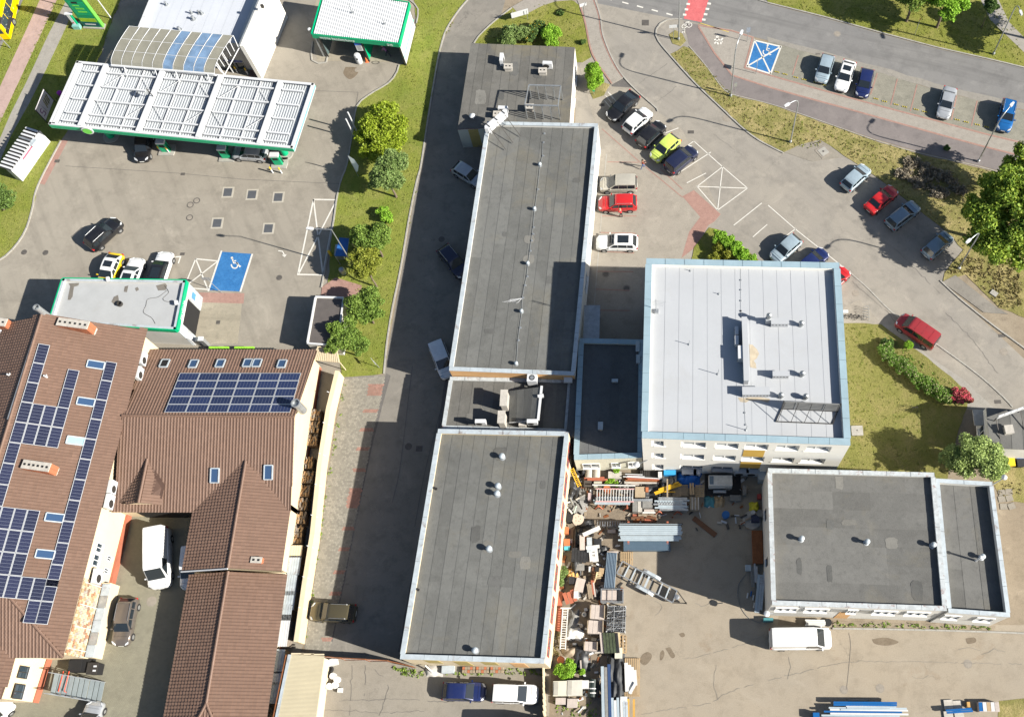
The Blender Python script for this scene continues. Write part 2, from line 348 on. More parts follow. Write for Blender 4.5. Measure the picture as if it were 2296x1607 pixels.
sheet('footpath',[(187,-60),(207,-60),(173,0),(147,65),(102,160),(67,230),(25,305),(-10,385),(-45,385),(0,312),(25,254),(62,180),(110,76),(150,0)],.056,m_footp)
sheet('park_path',[(2170,-60),(2210,-60),(2262,50),(2340,130),(2340,170),(2296,118),(2220,45)],.056,m_footp)
sheet('red_strip',[(136,314),(153,314),(100,414),(77,408)],Z2,m_redpave)
sheet('lot_pavers',[(1289,108),(1306,138),(1330,222),(1352,214),(1368,192),(1402,176),(1475,250),(1530,290),(1616,480),(1558,556),(1545,610),(1440,610),(1440,780),(1290,780),(1340,300)],Z2,m_pave)
sheet('east_sidewalk',[(1300,-20),(1325,-20),(1334,0),(1346,37),(1351,75),(1364,112),(1381,147),(1399,174),(1371,190),(1334,136),(1321,105),(1311,50),(1299,12),(1292,-4)],.06,m_walk)
sheet('north_sidewalk',[(1148,16),(1162,30),(1188,28),(1215,14),(1245,4),(1295,0),(1295,-20),(1200,-14)],.06,m_walk)
sheet('red_crosspath',[(1530,440),(1556,426),(1616,480),(1602,496),(1588,505),(1562,552),(1528,578),(1545,520),(1570,486)],Z3,m_redpave)
sheet('wash_apron',[(430,655),(545,657),(532,776),(395,776)],Z2,m_wash)
sheet('wash_kerb_red',[(437,655),(548,657),(546,680),(437,677)],Z3,m_redpave)
sheet('wash_floor',[(693,60),(712,136),(905,140),(930,30),(930,-60),(725,-60)],Z2,m_wash)
sheet('compressor_patch',[(722,644),(752,622),(812,640),(800,690),(770,690),(720,668)],.054,m_redpave)
sheet('shop_walk',[(628,-60),(642,-60),(568,215),(545,215),(575,110)],Z2,m_redpave)
sheet('chamber_slab',[(1758,341),(1800,320),(1838,313),(1862,327),(1890,352),(1820,362)],.03,m_lot2)
sheet('old_slab',[(2112,632),(2142,617),(2235,690),(2260,704),(2225,702),(2205,700)],.07,m_lane)
sheet('lawn_walk',[(1888,690),(1928,671),(1976,725),(1890,726)],Z3,m_pave)
sheet('east_footway',[(1976,727),(2000,730),(2085,800),(2160,850),(2230,915),(2165,918),(2172,884),(2079,801)],Z2,m_footp)
sheet('entry_patch',[(1371,190),(1399,175),(1423,197),(1372,194)],Z3,m_lanedark)
sheet('station_way',[(330,860),(340,770),(690,770),(690,860)],Z2,m_lot2)
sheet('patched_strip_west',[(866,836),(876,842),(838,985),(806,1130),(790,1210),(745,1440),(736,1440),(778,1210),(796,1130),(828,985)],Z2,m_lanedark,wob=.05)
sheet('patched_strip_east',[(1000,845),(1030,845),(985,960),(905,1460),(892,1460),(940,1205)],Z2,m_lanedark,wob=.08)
sheet('clutter_soil',[(1232,1050),(1480,1050),(1470,1180),(1400,1180),(1395,1300),(1362,1330),(1400,1470),(1405,1620),(1232,1620),(1236,1480),(1258,1300)],Z2,ground_mat('dark_yard_soil',(.20,.165,.125),(.27,.215,.155),.3,8,stain=.6,staincol=(.09,.075,.055),bump=.6),wob=.25)
m_oil=ground_mat('oil_stain',(.165,.13,.092),(.215,.175,.128),.6,10,stain=.3)
for nm,P_ in(('oil_stain',[(1440,1466),(1452,1460),(1462,1468),(1456,1482),(1444,1490),(1434,1480)]),('oil_stain',[(1480,1462),(1486,1456),(1490,1464),(1486,1476),(1480,1478)]),('oil_stain',[(1492,1452),(1502,1450),(1508,1458),(1514,1470),(1506,1474),(1498,1462)]),('oil_stain',[(1522,1420),(1532,1417),(1536,1424),(1528,1427)]),('oil_stain',[(1955,1432),(1985,1428),(2015,1438),(1990,1446),(1962,1442)]),('oil_stain',[(2165,1430),(2185,1428),(2188,1438),(2170,1442)]),('wet_stain',[(775,150),(800,152),(802,165),(785,178),(770,165)])):sheet(nm,smooth_path(P_+[P_[0]],5)[:-1],Z2,m_oil,wob=.13,step=.28)
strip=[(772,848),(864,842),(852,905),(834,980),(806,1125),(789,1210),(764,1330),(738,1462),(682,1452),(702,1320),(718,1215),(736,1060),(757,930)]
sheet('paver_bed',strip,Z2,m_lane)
SP=[G(*p)for p in strip]
def inside(x,y,P):
 r=False;j=len(P)-1
 for i in range(len(P)):
  if(P[i].y>y)!=(P[j].y>y)and x<(P[j].x-P[i].x)*(y-P[i].y)/(P[j].y-P[i].y)+P[i].x:r=not r
  j=i
 return r
bands=[(862,888),(917,925),(959,967),(1003,1011),(1048,1056),(1092,1138),(1181,1188),(1228,1235),(1277,1284),(1326,1334),(1427,1436)]
hexg,hexr=MB(),MB();r=.125
y0,y1=G(700,1462).y,G(800,842).y;x0,x1=min(p.x for p in SP),max(p.x for p in SP)
j=0;yy=y0
while yy<y1:
 xx=x0+(j%2)*r*.885
 while xx<x1:
  if inside(xx,yy,SP):
   Yv=lambda v:G(780,v).y
   red=any(Yv(b)<yy<Yv(a)for a,b in bands)and xx>x0+1.5+(yy-y0)*.06
   h=Z2+.012+random.uniform(-.004,.004);q=r*.93
   ring=[(xx+q*sin(pi/3*k),yy+q*cos(pi/3*k))for k in range(6)]
   tz=random.uniform(-.02,.02);B=hexr if red else hexg
   B.add([(a,b,h+tz*(a-xx))for a,b in ring]+[(a,b,Z2-.003)for a,b in ring],[tuple(range(5,-1,-1))]+[(k,(k+1)%6,6+(k+1)%6,6+k)for k in range(6)])
  xx+=r*1.77
 yy+=r*1.53;j+=1
m_hexg=mat('grey_hex_paver',(.29,.27,.225),.9,var=.2,scale=.5,dirt=.35,dirtcol=(.13,.13,.06),isl=.3)
m_hexr=mat('red_hex_paver',(.36,.20,.155),.9,var=.2,scale=.5,dirt=.3,dirtcol=(.2,.17,.11),isl=.3)
struct(hexg,'paver_field',m_hexg,'stuff');struct(hexr,'paver_stripes',m_hexr,'stuff')
#kerbs
kerb('kerb_station',[(895,146),(889,165),(871,187),(834,209),(806,230),(797,251),(790,302),(778,370),(765,404),(756,442),(748,499),(735,570),(721,645)],m_kerb)
kerb('kerb_wash',[(918,0),(935,15),(938,30),(934,53)],m_kerb)
kerb('kerb_lane',[(1049,0),(1030,22),(1012,48),(998,73),(990,100),(983,128),(970,202),(958,277),(943,377),(935,404),(918,486),(898,604),(880,691),(868,766),(861,838)],m_kerb)
kerb('kerb_corner',[(1148,18),(1109,48),(1074,81),(1063,98)],m_kerb)
kerb('kerb_verge',[(137,316),(85,417),(72,472),(55,522),(22,566),(-12,590)],m_kerb)
kerb('kerb_median',[(1530,44),(1500,44),(1480,54),(1470,72),(1476,92),(1502,124),(1558,186),(1608,234),(1660,283),(1702,315),(1756,343)],m_kerb)
kerb('kerb_road_north',[(1690,-3),(1722,7),(1847,38),(1972,73),(2097,106),(2222,134),(2330,160)],m_kerb,smooth=False)
kerb('kerb_walkway',[(1334,0),(1346,37),(1351,75),(1364,112),(1381,147),(1400,175),(1430,206),(1475,246),(1475,250)],m_kerb)
kerb('kerb_cycle',[(1545,104),(1580,144),(1624,202),(1650,214),(1722,232),(1790,254),(1870,282),(1960,314),(2060,343),(2200,375),(2330,412)],m_kerb,w=.1,h=.07)
kerb('kerb_east',[(2108,629),(2155,672),(2225,728),(2296,780),(2340,815)],m_kerb)
kerb('kerb_lot',[(1905,610),(1945,645),(1985,686),(2015,712)],m_kerb,h=.05)
kerb('kerb_footway',[(2098,770),(2140,800),(2200,845),(2250,890),(2270,912)],m_kerb,h=.08)
kerb('kerb_yard',[(1866,1408),(1960,1409),(2100,1412),(2230,1416),(2300,1419)],m_kerb,smooth=False)
kerb('kerb_yard_south',[(1900,1568),(1950,1567)],m_kerb,smooth=False)
kerb('kerb_island',[(701,93),(699,133),(714,143),(733,140),(735,122)],m_kerb)
#painted markings
def lines(name,segs,w,z,m=m_white,smooth=False):
 mb=MB();z+=.012
 for s_ in segs:
  P=[tuple(G(*p))for p in s_];ribbon(mb,smooth_path(P)if smooth else P,w,z)
 return struct(mb,name,m)
lines('bay_lines',[[(1540,410),(1583,388)],[(1509,396),(1594,341)],[(1563,418),(1620,374),(1676,422),(1609,471),(1563,418),(1676,422)],[(1620,374),(1609,471)],[(1479,303),(1521,287)],[(1530,335),(1556,316)],[(1555,316),(1620,374)],[(1645,505),(1708,455)],[(1688,531),(1720,503)],[(1722,460),(1785,515),(1905,610)],[(1757,532),(1785,512)],[(1896,611),(1907,608)]],.11,Z3+.002)
lines('hatched_box',[[(703,447),(755,448),(724,616),(668,615),(703,447)],[(703,447),(724,614)],[(755,448),(670,613)]],.17,Z3)
lines('forecourt_box',[[(439,580),(489,585),(468,649),(413,644),(439,580)],[(439,580),(466,648)],[(489,585),(414,643)],[(393,576),(405,575),(400,590)]],.15,Z3)
lines('bay_red_lines',[[(1790,124),(1777,168)],[(1967,164),(1952,212)],[(2012,177),(1997,236)],[(2056,190),(2041,250)],[(2145,214),(2133,269)],[(2191,226),(2178,283)]],.14,Z3+.003,m_redpave)
lines('sidewalk_red_edges',[[(1565,57),(1640,69),(1688,84),(1670,152),(1726,169),(1800,190),(1900,218),(2000,245),(2100,271),(2200,298),(2290,320)],[(1566,60),(1602,119),(1642,169),(1722,195),(1800,217),(1900,244),(2000,272),(2100,300),(2200,327),(2300,352)]],.22,.022,m_redpave)
lines('walkway_red_edges',[[(1300,12),(1312,50),(1323,105),(1336,136),(1372,188)],[(1331,0),(1343,37),(1348,75),(1361,112),(1378,147),(1396,173)]],.2,.066,m_redpave,True)
lines('lot_red_lines',[[(1350,289),(1440,368),(1530,442)],[(1362,363),(1432,364)],[(1350,484),(1427,484)],[(1345,521),(1425,523)],[(1344,563),(1422,567)],[(1340,608),(1420,609)],[(1336,648),(1412,651)],[(1335,695),(1412,696)],[(1480,378),(1530,424)]],.12,Z3,m_redpave)
lines('lot_edge_line',[[(1360,345),(1355,400)],[(1350,470),(1340,590),(1332,690)]],.1,Z3,m_kerb)
lines('road_dashes',[[(1395+33*i,5+8.5*i),(1409+33*i,9+8.5*i)]for i in range(4)]+[[(1342,-8),(1372,0)]],.2,Z4)
lines('zebra_dashes',[[(1539-i*4,9+i*12),(1547-i*4,10+i*12)]for i in range(3)]+[[(1586-i*4,8+i*12),(1594-i*4,9+i*12)]for i in range(4)],.32,Z4)
lines('yellow_edge_line',[[(1570,52),(1634,72)]],.12,.022,m_yel)
lines('corner_stripes',[[(1363,206),(1375,222)],[(1367,209),(1384,231)],[(1358,214),(1372,232)],[(1355,225),(1368,240)]],.1,Z3)
lines('forecourt_joints',[[(530,197),(803,207)],[(147,372),(395,388),(545,402),(765,412)],[(803,207),(790,285)]],.05,Z2,m_lanedark)
lines('lane_crack',[[(925,820),(915,900),(905,985),(895,1060),(880,1125)],[(1005,850),(985,930),(962,1020),(948,1080),(930,1180)]],.05,Z2+.003,m_lanedark,True)
def cracks(name,segs,w,m):
 mb=MB()
 for s_ in segs:
  P=resample([tuple(G(*p))for p in s_],.35);P=[p+Vector((random.gauss(0,.05),random.gauss(0,.05),0))for p in P]
  k=0
  while k<len(P)-1:
   n=random.randint(3,9);ribbon(mb,P[k:k+n+1],w*random.uniform(.4,.9),Z2+.014)if len(P[k:k+n+1])>1 else 0;k+=n+random.choice((0,0,1,2))
 return struct(mb,name,m)
cracks('yard_cracks',[[(1722,1524),(1790,1508),(1850,1492),(1905,1482),(1970,1481),(2100,1483),(2296,1488)],[(1600,1570),(1640,1548),(1700,1530)],[(1530,1478),(1600,1462),(1660,1445),(1720,1420)],[(1470,1380),(1485,1365),(1478,1350),(1462,1345)],[(1560,1350),(1575,1360),(1592,1352),(1600,1335)],[(1768,1470),(1772,1500),(1766,1520)],[(2045,1515),(2070,1522),(2085,1512)],[(2200,1465),(2230,1455),(2262,1462)],[(2150,1455),(2180,1450),(2205,1460)],[(1605,1490),(1600,1530),(1612,1570)],[(1440,1600),(1520,1585),(1600,1575)]],.045,m_lane)
cracks('front_yard_cracks',[[(820,1490),(817,1560)],[(790,1492),(785,1607)],[(840,1500),(862,1520)],[(870,1535),(860,1575),(850,1607)],[(760,1570),(880,1566),(1010,1572)],[(730,1590),(850,1596),(960,1592)]],.05,m_lanedark)
cracks('lot_cracks',[[(1433,187),(1465,165),(1500,140)],[(1470,230),(1500,210),(1520,190)],[(1600,300),(1640,330),(1668,352)],[(1560,560),(1600,590)],[(1910,630),(1990,700),(2040,760)],[(2120,700),(2180,760),(2240,840)],[(2010,560),(2060,610),(2110,660)]],.04,m_lanedark)
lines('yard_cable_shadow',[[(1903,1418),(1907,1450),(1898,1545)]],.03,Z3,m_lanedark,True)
def glyph(name,strokes,org,ex,ey,w,z,m=m_white):
 z+=.013;o=G(*org);a=G(*ex)-o;b=G(*ey)-o;mb=MB()
 for s_ in strokes:ribbon(mb,[o+a*x+b*y for x,y in s_],w,z)
 return struct(mb,name,m)
arc=lambda cx,cy,rr,a0,a1,n=14:[(cx+rr*cos(radians(a0+(a1-a0)*k/n)),cy+rr*sin(radians(a0+(a1-a0)*k/n)))for k in range(n+1)]
wheel=[arc(.45,.38,.3,-200,40),[(.38,.95),(.42,.55),(.75,.52),(.9,.15),(1.02,.2)],[(.42,.72),(.7,.72)],arc(.37,1.02,.06,0,360,8)]
sheet('blue_bay',[(496,564),(567,569),(540,653),(468,650)],Z3,m_blue)
lines('blue_bay_lines',[[(497,562),(467,653)],[(566,569),(539,654)]],.2,Z4)
glyph('wheelchair_symbol',wheel,(518,605),(541,601),(512,580),.14,Z4)
sheet('blue_bay_road',[(1692,91),(1751,105),(1728,166),(1675,149)],.022,m_blue)
lines('blue_bay_road_lines',[[(1692,91),(1751,105),(1728,166),(1675,149),(1692,91),(1728,166)],[(1751,105),(1675,149)]],.2,.027)
glyph('wheelchair_symbol',wheel,(1705,123),(1727,127),(1713,101),.12,.03)
glyph('bicycle_symbol',[arc(.25,.3,.24,0,360),arc(.75,.3,.24,0,360),[(.25,.3),(.42,.75),(.75,.3)],[(.42,.75),(.68,.72),(.5,.3),(.25,.3)]],(1528,66),(1551,62),(1530,46),.1,.02)
glyph('bicycle_arrow_symbol',[[(.1,0),(.3,.8)],[(.3,.8),(.5,0)],[(.1,.4),(.6,.5)]],(1528,75),(1540,73),(1530,62),.12,.02)
glyph('pedestrian_symbol',[arc(.3,1.0,.1,0,360,8),[(.35,.85),(.5,.4),(.3,0)],[(.5,.4),(.8,.0)],[(.4,.75),(.1,.5)],[(.4,.75),(.8,.6)],[(1.0,1.0),(.85,.6),(1.1,.1)],[(.9,.6),(1.15,.4)]],(1596,97),(1614,101),(1603,82),.2,.02)
glyph('turn_arrow_symbol',[[(0,1),(.6,.9),(.9,.2)],[(.6,.3),(.9,0),(1.1,.4)]],(624,575),(640,575),(624,562),.12,Z2+.004)
#covers
def cover(u,v,r,label,m=m_iron,square=0,z=.012,group=None,name='manhole_cover',rot=0):
 p=G(u,v);mb=MB()
 if square:
  mb.box((p.x,p.y,z/2),(r*2,r*square,z),rot)
  for k in range(-2,3):mb.box((p.x,p.y+k*r*square/6.5,z+.004),(r*1.7,r*square/14,.012),rot)
 else:
  mb.lathe((p.x,p.y,0),[(r,0),(r,z),(r*.9,z+.001),(r*.88,z-.006),(r*.8,z-.006),(r*.78,z+.004),(.02,z+.006)],20)
 return solo(mb,name,m,label,'manhole cover' if not square else 'drain',group,at=(p.x,p.y,0))
FC='fuel tank covers in the forecourt'
for u,v,wh in((511,431,'nearest the canopy and leftmost'),(565,436,'middle one of the upper row'),(624,442,'right end of the upper row'),(487,500,'lower row, left'),(602,512,'lower row, right')):
 t=thing('tank_cover','dark square tank lid in a pale concrete frame, '+wh,'tank cover',G(u,v),FC);p=G(u,v)
 MB().box((p.x,p.y,.012),(1.35,1.45,.024),.02).build('frame',mat('pale_frame',(.40,.37,.31)),t)
 MB().box((p.x,p.y,.03),(.95,1.05,.012),.02).build('lid',mat('slate_lid',(.085,.09,.10),.6),t)
RG='round inspection rings by the tank covers'
for u,v,wh in((426.5,459,'lower of the touching pair'),(441,449.5,'upper of the touching pair'),(425,487.5,'standing alone below the pair')):
 p=G(u,v);mb=MB();mb.lathe((p.x,p.y,0),[(.4,.004),(.4,.014),(.33,.014),(.32,.007),(.02,.007)],22);mb.lathe((p.x,p.y,.006),[(.29,0),(.29,.012),(.02,.014)],20,1)
 solo(mb,'inspection_ring',[m_iron,m_ironl],'round ring cover in the forecourt paving, '+wh,'manhole cover',RG,at=(p.x,p.y,0))
for u,v,r,lab,m,sq in((54,565,.33,'dark manhole lid near the forecourt kerb, left one',m_iron,0),(102,566,.33,'dark manhole lid on the forecourt, right one of the left pair',m_iron,0),(626,622,.33,'dark manhole lid below the hatched paint box',m_iron,0),(801,157,.4,'round cover in front of the self-service wash',m_ironl,0),(1630,265,.55,'large dark manhole lid in the access road',m_ironl,0),(1447,51,.45,'dark square grate by the junction',m_iron,2),(1549,296,.38,'drain grate in the middle of the parking lot',m_iron,1.2),(1877,76,.45,'brown manhole lid in the road',m_ironl,0),(1834,121,.35,'rusty drain at the road edge by the bays',m_iron,1),(1918,657,.42,'reddish manhole lid east of the white roof',m_ironl,0),(2246,752,.38,'slotted drain beside the east kerb',m_iron,1),(2250,788,.45,'round cover below the east kerb drain',m_ironl,0),(2237,900,.36,'small drain near the garden kerb corner',m_iron,1.2),(916,1000,.38,'round lid in the shaded lane, left of the square grate',m_iron,0),(940,1005,.34,'square grate in the shaded lane',m_iron,1.8),(972,534,.36,'pale round lid in the shaded lane by the blue car',m_lane,0),(990,536,.36,'dark round lid in the shaded lane by the blue car',m_iron,0),(1405,646,.42,'upper round lid in the shaded paver lot',m_iron,0),(1358,614,.42,'round lid in the paver lot by the pale wall',m_iron,0),(1378,295,.35,'round lid by the parked black car',m_ironl,0),(1430,376,.3,'small round lid at the feet of the walking person',m_ironl,0),(1892,1545,.4,'round yard lid crossed by the cable',m_ironl,0),(1973,1542,.42,'round yard lid right of the cable',m_ironl,0),(2170,1487,.42,'round yard lid nearest the frame edge',m_ironl,0),(340,1347,.5,'round lid with dark middle behind the white van',m_ironl,0),(489,722,.22,'square gully in the wash apron',m_iron,2),(2273,1092,.36,'round lid in the dry verge by the bins',m_ironl,0),(1350,235,.3,'dark gully at the wall foot',m_iron,1.4),(409,569,.25,'small gully beside the charging cars',m_iron,1.4),(410,390,.25,'small gully in the forecourt below the canopy',m_iron,1.4),(128,361,.3,'rusty gully beside the red paving',m_iron,1.4),(1408,1530,.3,'oil lid in the yard',m_ironl,0)):
 if lab.startswith('oil'):continue
 cover(u,v,r,lab,m,sq)
p=G(1846,340);mb=MB();mb.box((p.x,p.y,.04),(1.5,1.5,.05),.6);mb.box((p.x,p.y,.075),(1.0,1.0,.03),.6,1);mb.lathe((p.x,p.y,.08),[(.12,0),(.12,.03),(.02,.035)],10,2)
solo(mb,'chamber_hatch',[m_ironl,m_kerb,m_iron],'square concrete chamber hatch on the bare slab','hatch',at=(p.x,p.y,0))
p=G(2009,966);mb=MB();mb.box((p.x-4.1,p.y,.1),(1.25,1.0,.3),.02)
p=G(1921,966);mb=MB();mb.box((p.x,p.y,.15),(1.2,1.05,.3),.02);mb.box((p.x,p.y,.31),(.12,.12,.04),0,1)
solo(mb,'concrete_chamber',[m_kerb,m_iron],'pale concrete chamber top in the lawn by the white building','chamber',at=(p.x,p.y,0))
p=G(2228,658);mb=MB();mb.box((p.x,p.y,.1),(.8,.6,.16),-.7);solo(mb,'inspection_slab',m_kerb,'pale slab lid at the edge of the dry grass','slab',at=(p.x,p.y,0))
first=None
for i,(u,v)in enumerate(((1742,162),(1760,167),(1784,174),(1803,179),(1829,185),(1847,191),(1874,197),(1892,203),(1936,216),(1964,222),(1983,228),(2009,235),(2028,240),(2054,246),(2073,251),(2146,269),(2166,274),(2191,280),(2212,285))):
 p=G(u,v)
 if first is None:
  first=thing('wheel_stop','low black and yellow wheel stop in a paved bay','wheel stop',(0,0,0),'wheel stops along the parking bays')
  mb=MB()
  for k in range(5):mb.box((-.22+.11*k,0,.05),(.11,.13,.09),0,(k+1)%2 if k not in(0,4)else 1)
  mb.build('bar',[mat('rubber_black',(.03,.03,.03)),mat('stop_yellow',(.55,.45,.05))],first);first.location=(p.x,p.y,Z3);first.rotation_euler=(0,0,-.27)
 else:dup(first,(p.x,p.y,Z3),-.27)
#building materials
def felt_mat(name,col,moss=.25,light=0):
 m,nt,b=_new(name,.9,0,.25);co=_co(nt);oi=nt.nodes.new('ShaderNodeObjectInfo')
 c=_mix(nt,tuple(x*.82 for x in col),tuple(x*1.16 for x in col),oi.outputs['Random'])
 c=_mix(nt,c,tuple(x*1.4 for x in col),_ramp(nt,_noise(nt,co,.35,6,.7,.4),.45,.7,0,.5));c=_mix(nt,c,tuple(x*.68 for x in col),_ramp(nt,_noise(nt,co,.1,7,.75,.8),.5,.66,0,.6))
 c=_mix(nt,c,tuple(x*.6 for x in col),_ramp(nt,_noise(nt,co,1.7,5,.75),.5,.75,0,.6))
 c=_mix(nt,c,(.19,.165,.11),_ramp(nt,_noise(nt,co,.16,6,.7,.5),.52,.72,0,moss))
 g=_noise(nt,co,26,2,.8);c=_mix(nt,c,tuple(x*1.9 for x in col),_ramp(nt,g,.55,.75,0,.6))
 nt.links.new(c,b.inputs['Base Color']);_bump(nt,b,_noise(nt,co,9,4,.7),.5,.03);return m
m_felt=felt_mat('roof_felt',(.128,.129,.122),.35);m_feltn=felt_mat('old_roof_felt',(.128,.124,.113),.7);m_felt2=felt_mat('new_roof_felt',(.132,.13,.122),.45)
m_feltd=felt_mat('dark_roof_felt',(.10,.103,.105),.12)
m_cap=mat('grey_coping',(.45,.50,.53),.55,.15,var=.15,scale=1.2,dirt=.75,dirtcol=(.20,.12,.08))
m_caprust=mat('rusty_coping',(.45,.48,.49),.6,.1,var=.2,scale=2.2,dirt=1.0,dirtcol=(.20,.06,.03))
m_capblue=mat('blue_coping',(.31,.42,.475),.5,.15,var=.10,scale=.5,dirt=.25,dirtcol=(.18,.30,.36))
m_wallw=mat('white_render',(.66,.645,.60),var=.06,scale=.6,dirt=.3,dirtcol=(.5,.45,.36))
m_wallc=mat('cream_render',(.66,.55,.375),var=.05,scale=.6,dirt=.2,dirtcol=(.5,.38,.22))
m_wallo=mat('orange_render',(.62,.36,.16),var=.07,scale=.8,dirt=.25,dirtcol=(.4,.25,.14))
m_wally=mat('yellow_panel',(.60,.38,.08),var=.06)
m_wallg=mat('grey_green_render',(.50,.52,.48),var=.08,scale=.5,dirt=.35,dirtcol=(.33,.33,.28))
m_ochre=mat('ochre_band',(.42,.33,.12),var=.1)
m_conc=mat('chimney_concrete',(.46,.43,.38),.9,var=.18,scale=2.2,dirt=.5,dirtcol=(.24,.22,.19),bump=.5)
m_wmetal=mat('white_metal',(.58,.59,.60),.45,.0,var=.05,scale=.8,dirt=.12,dirtcol=(.5,.47,.42))
m_gmetal=mat('galvanised_metal',(.42,.44,.45),.4,.6,var=.2,scale=2)
m_dmetal=mat('dark_metal',(.07,.065,.06),.5,.5,var=.2)
m_black=mat('matt_black',(.015,.015,.016),.7)
m_win=glass('window_glass',(.03,.045,.06));m_winb=glass('sky_glass',(.04,.08,.16))
m_wing=glass('facade_glass',(.16,.18,.19));m_frame=mat('white_frame',(.74,.74,.72),.4,var=.05)
m_redf=mat('red_frame',(.40,.06,.05),.5,var=.1)
m_red=mat('bright_red',(.60,.035,.03),.5,var=.1)
m_green=mat('station_green',(.0,.37,.165),.35,var=.06,scale=.4)
m_lime=mat('lime_green',(.16,.62,.08),.4)
m_mint=mat('mint_stripe',(.18,.60,.45),.4)
m_brick=mat('chimney_brick',(.50,.175,.085),.85,var=.2,scale=3,dirt=.3,dirtcol=(.2,.09,.06),isl=.35)
m_tile=mat('brown_roof_tile',(.19,.118,.086),.6,var=.1,scale=.25,dirt=.3,dirtcol=(.20,.15,.115),isl=.13)
m_tilebase=mat('tile_underlay',(.09,.052,.038),.8)
m_wroof=mat('white_membrane',(.42,.435,.455),.6,var=.08,scale=.3,dirt=.6,dirtcol=(.36,.355,.34),isl=.06)
m_groof=mat('pale_grey_membrane',(.38,.39,.395),.7,var=.07,scale=.5,dirt=.3,dirtcol=(.33,.31,.28))
m_puddle=mat('dark_stain',(.17,.155,.135),.7,var=.2)
m_mud=mat('brown_residue',(.42,.36,.27),.9,var=.2,scale=2)
def lerp(a,b,t):return a+(b-a)*t
def quadpt(Q,s,t):return lerp(lerp(Q[0],Q[1],s),lerp(Q[3],Q[2],s),t)
def window(par,a,b,z0,z1,nrm,frame=None,pane=None,mull=1,sill=True,depth=.05,fw=.07):
 """Window on a wall between ground points a and b: frame with a pane and a sill."""
 frame=frame or m_frame;pane=pane or m_win
 a,b=Vector(a[:2]).to_3d(),Vector(b[:2]).to_3d();n=Vector(nrm);d=b-a;o=n*depth/2
 mb=MB();up=Vector((0,0,1))
 for z in(z0+fw/2,z1-fw/2):mb.bar(a+o+up*z,b+o+up*z,depth,fw,0)
 ts=[fw/2/d.length,1-fw/2/d.length]+[(k+1)/(mull+1)for k in range(mull)]
 for t in ts:p=a.lerp(b,t)+o;mb.bar(p+up*(z0+fw),p+up*(z1-fw),fw,depth,0,up=n)
 f=mb.build('window',frame,par)
 q=MB();e=n*.012;q.add([a+e+up*(z0+.03),b+e+up*(z0+.03),b+e+up*(z1-.03),a+e+up*(z1-.03)]+[a-e+up*(z0+.03),b-e+up*(z0+.03),b-e+up*(z1-.03),a-e+up*(z1-.03)],[(0,1,2,3),(7,6,5,4),(0,4,5,1),(2,6,7,3)])
 q.build('pane',pane,f)
 if sill:
  sb=MB();sb.bar(a+n*(depth/2+.06)+up*(z0-.03),b+n*(depth/2+.06)+up*(z0-.03),depth+.16,.04);sb.build('sill',m_frame,f)
 return f
def coping(par,a,b,w,z,m,seg=2.0,inward=None,th=.07,overhang=.06):
 """Sheet-metal coping on a parapet, panel by panel; a-b is the outer edge."""
 a,b=Vector((a[0],a[1],z)),Vector((b[0],b[1],z));L=(b-a).length;n=max(1,round(L/seg));d=(b-a)/n
 for i in range(n):
  p,q=a+d*i+d.normalized()*.012,a+d*(i+1)-d.normalized()*.012;mb=MB();off=inward*(w/2-overhang);j=random.uniform(-.006,.008)
  mb.bar(p+off+Vector((0,0,j)),q+off+Vector((0,0,j)),w,th);mb.bar(q+off+Vector((0,0,th/2+j))-d.normalized()*.02,q+off+Vector((0,0,th/2+j)),w,.03)
  mb.build('coping_panel',m,par)
def strips(par,Q,zr,n,m,along='NS',name='felt_strip',pieces=1,th=.012):
 """Roofing strips, each its own sheet lapped over the next one."""
 for i in range(n):
  k=pieces;cuts=[0]+sorted(random.uniform(.15,.85)for _ in range(k-1))+[1]
  for c0,c1 in zip(cuts,cuts[1:]):
   s0,s1=i/n,(i+1)/n;e=.35/n*.12
   if along=='NS':pts=[quadpt(Q,s0-(e if i else 0),c0),quadpt(Q,s1,c0),quadpt(Q,s1,c1),quadpt(Q,s0-(e if i else 0),c1)]
   else:pts=[quadpt(Q,c0,s0-(e if i else 0)),quadpt(Q,c1,s0-(e if i else 0)),quadpt(Q,c1,s1),quadpt(Q,c0,s1)]
   z=zr+random.uniform(0,.004)+.004;mb=MB()
   hi=z+th+.012;lo=z+th*.4
   zz=[hi,lo,lo,hi]if along=='NS' else[hi,hi,lo,lo]
   T=[(p.x,p.y,q)for p,q in zip(pts,zz)];B_=[(p.x,p.y,zr-.02)for p in pts]
   mb.add(T+B_,[(3,2,1,0),(0,1,5,4),(1,2,6,5),(2,3,7,6),(3,0,4,7)]);mb.build(name,m,par)
def inset(Q,d):
 out=[];n=len(Q);c=sum((Vector(q)for q in Q),Vector((0,0,0)))/n
 for i in range(n):
  p,a,b=Q[i],Q[i-1],Q[(i+1)%n];e1,e2=(p-a).normalized(),(b-p).normalized()
  n1,n2=Vector((-e1 .y,e1 .x,0)),Vector((-e2 .y,e2 .x,0))
  if n1 .dot(c-p)<0:n1,n2=-n1,-n2
  k=(n1+n2).normalized();out.append(p+k*(d/max(.3,k.dot(n1))))
 return out
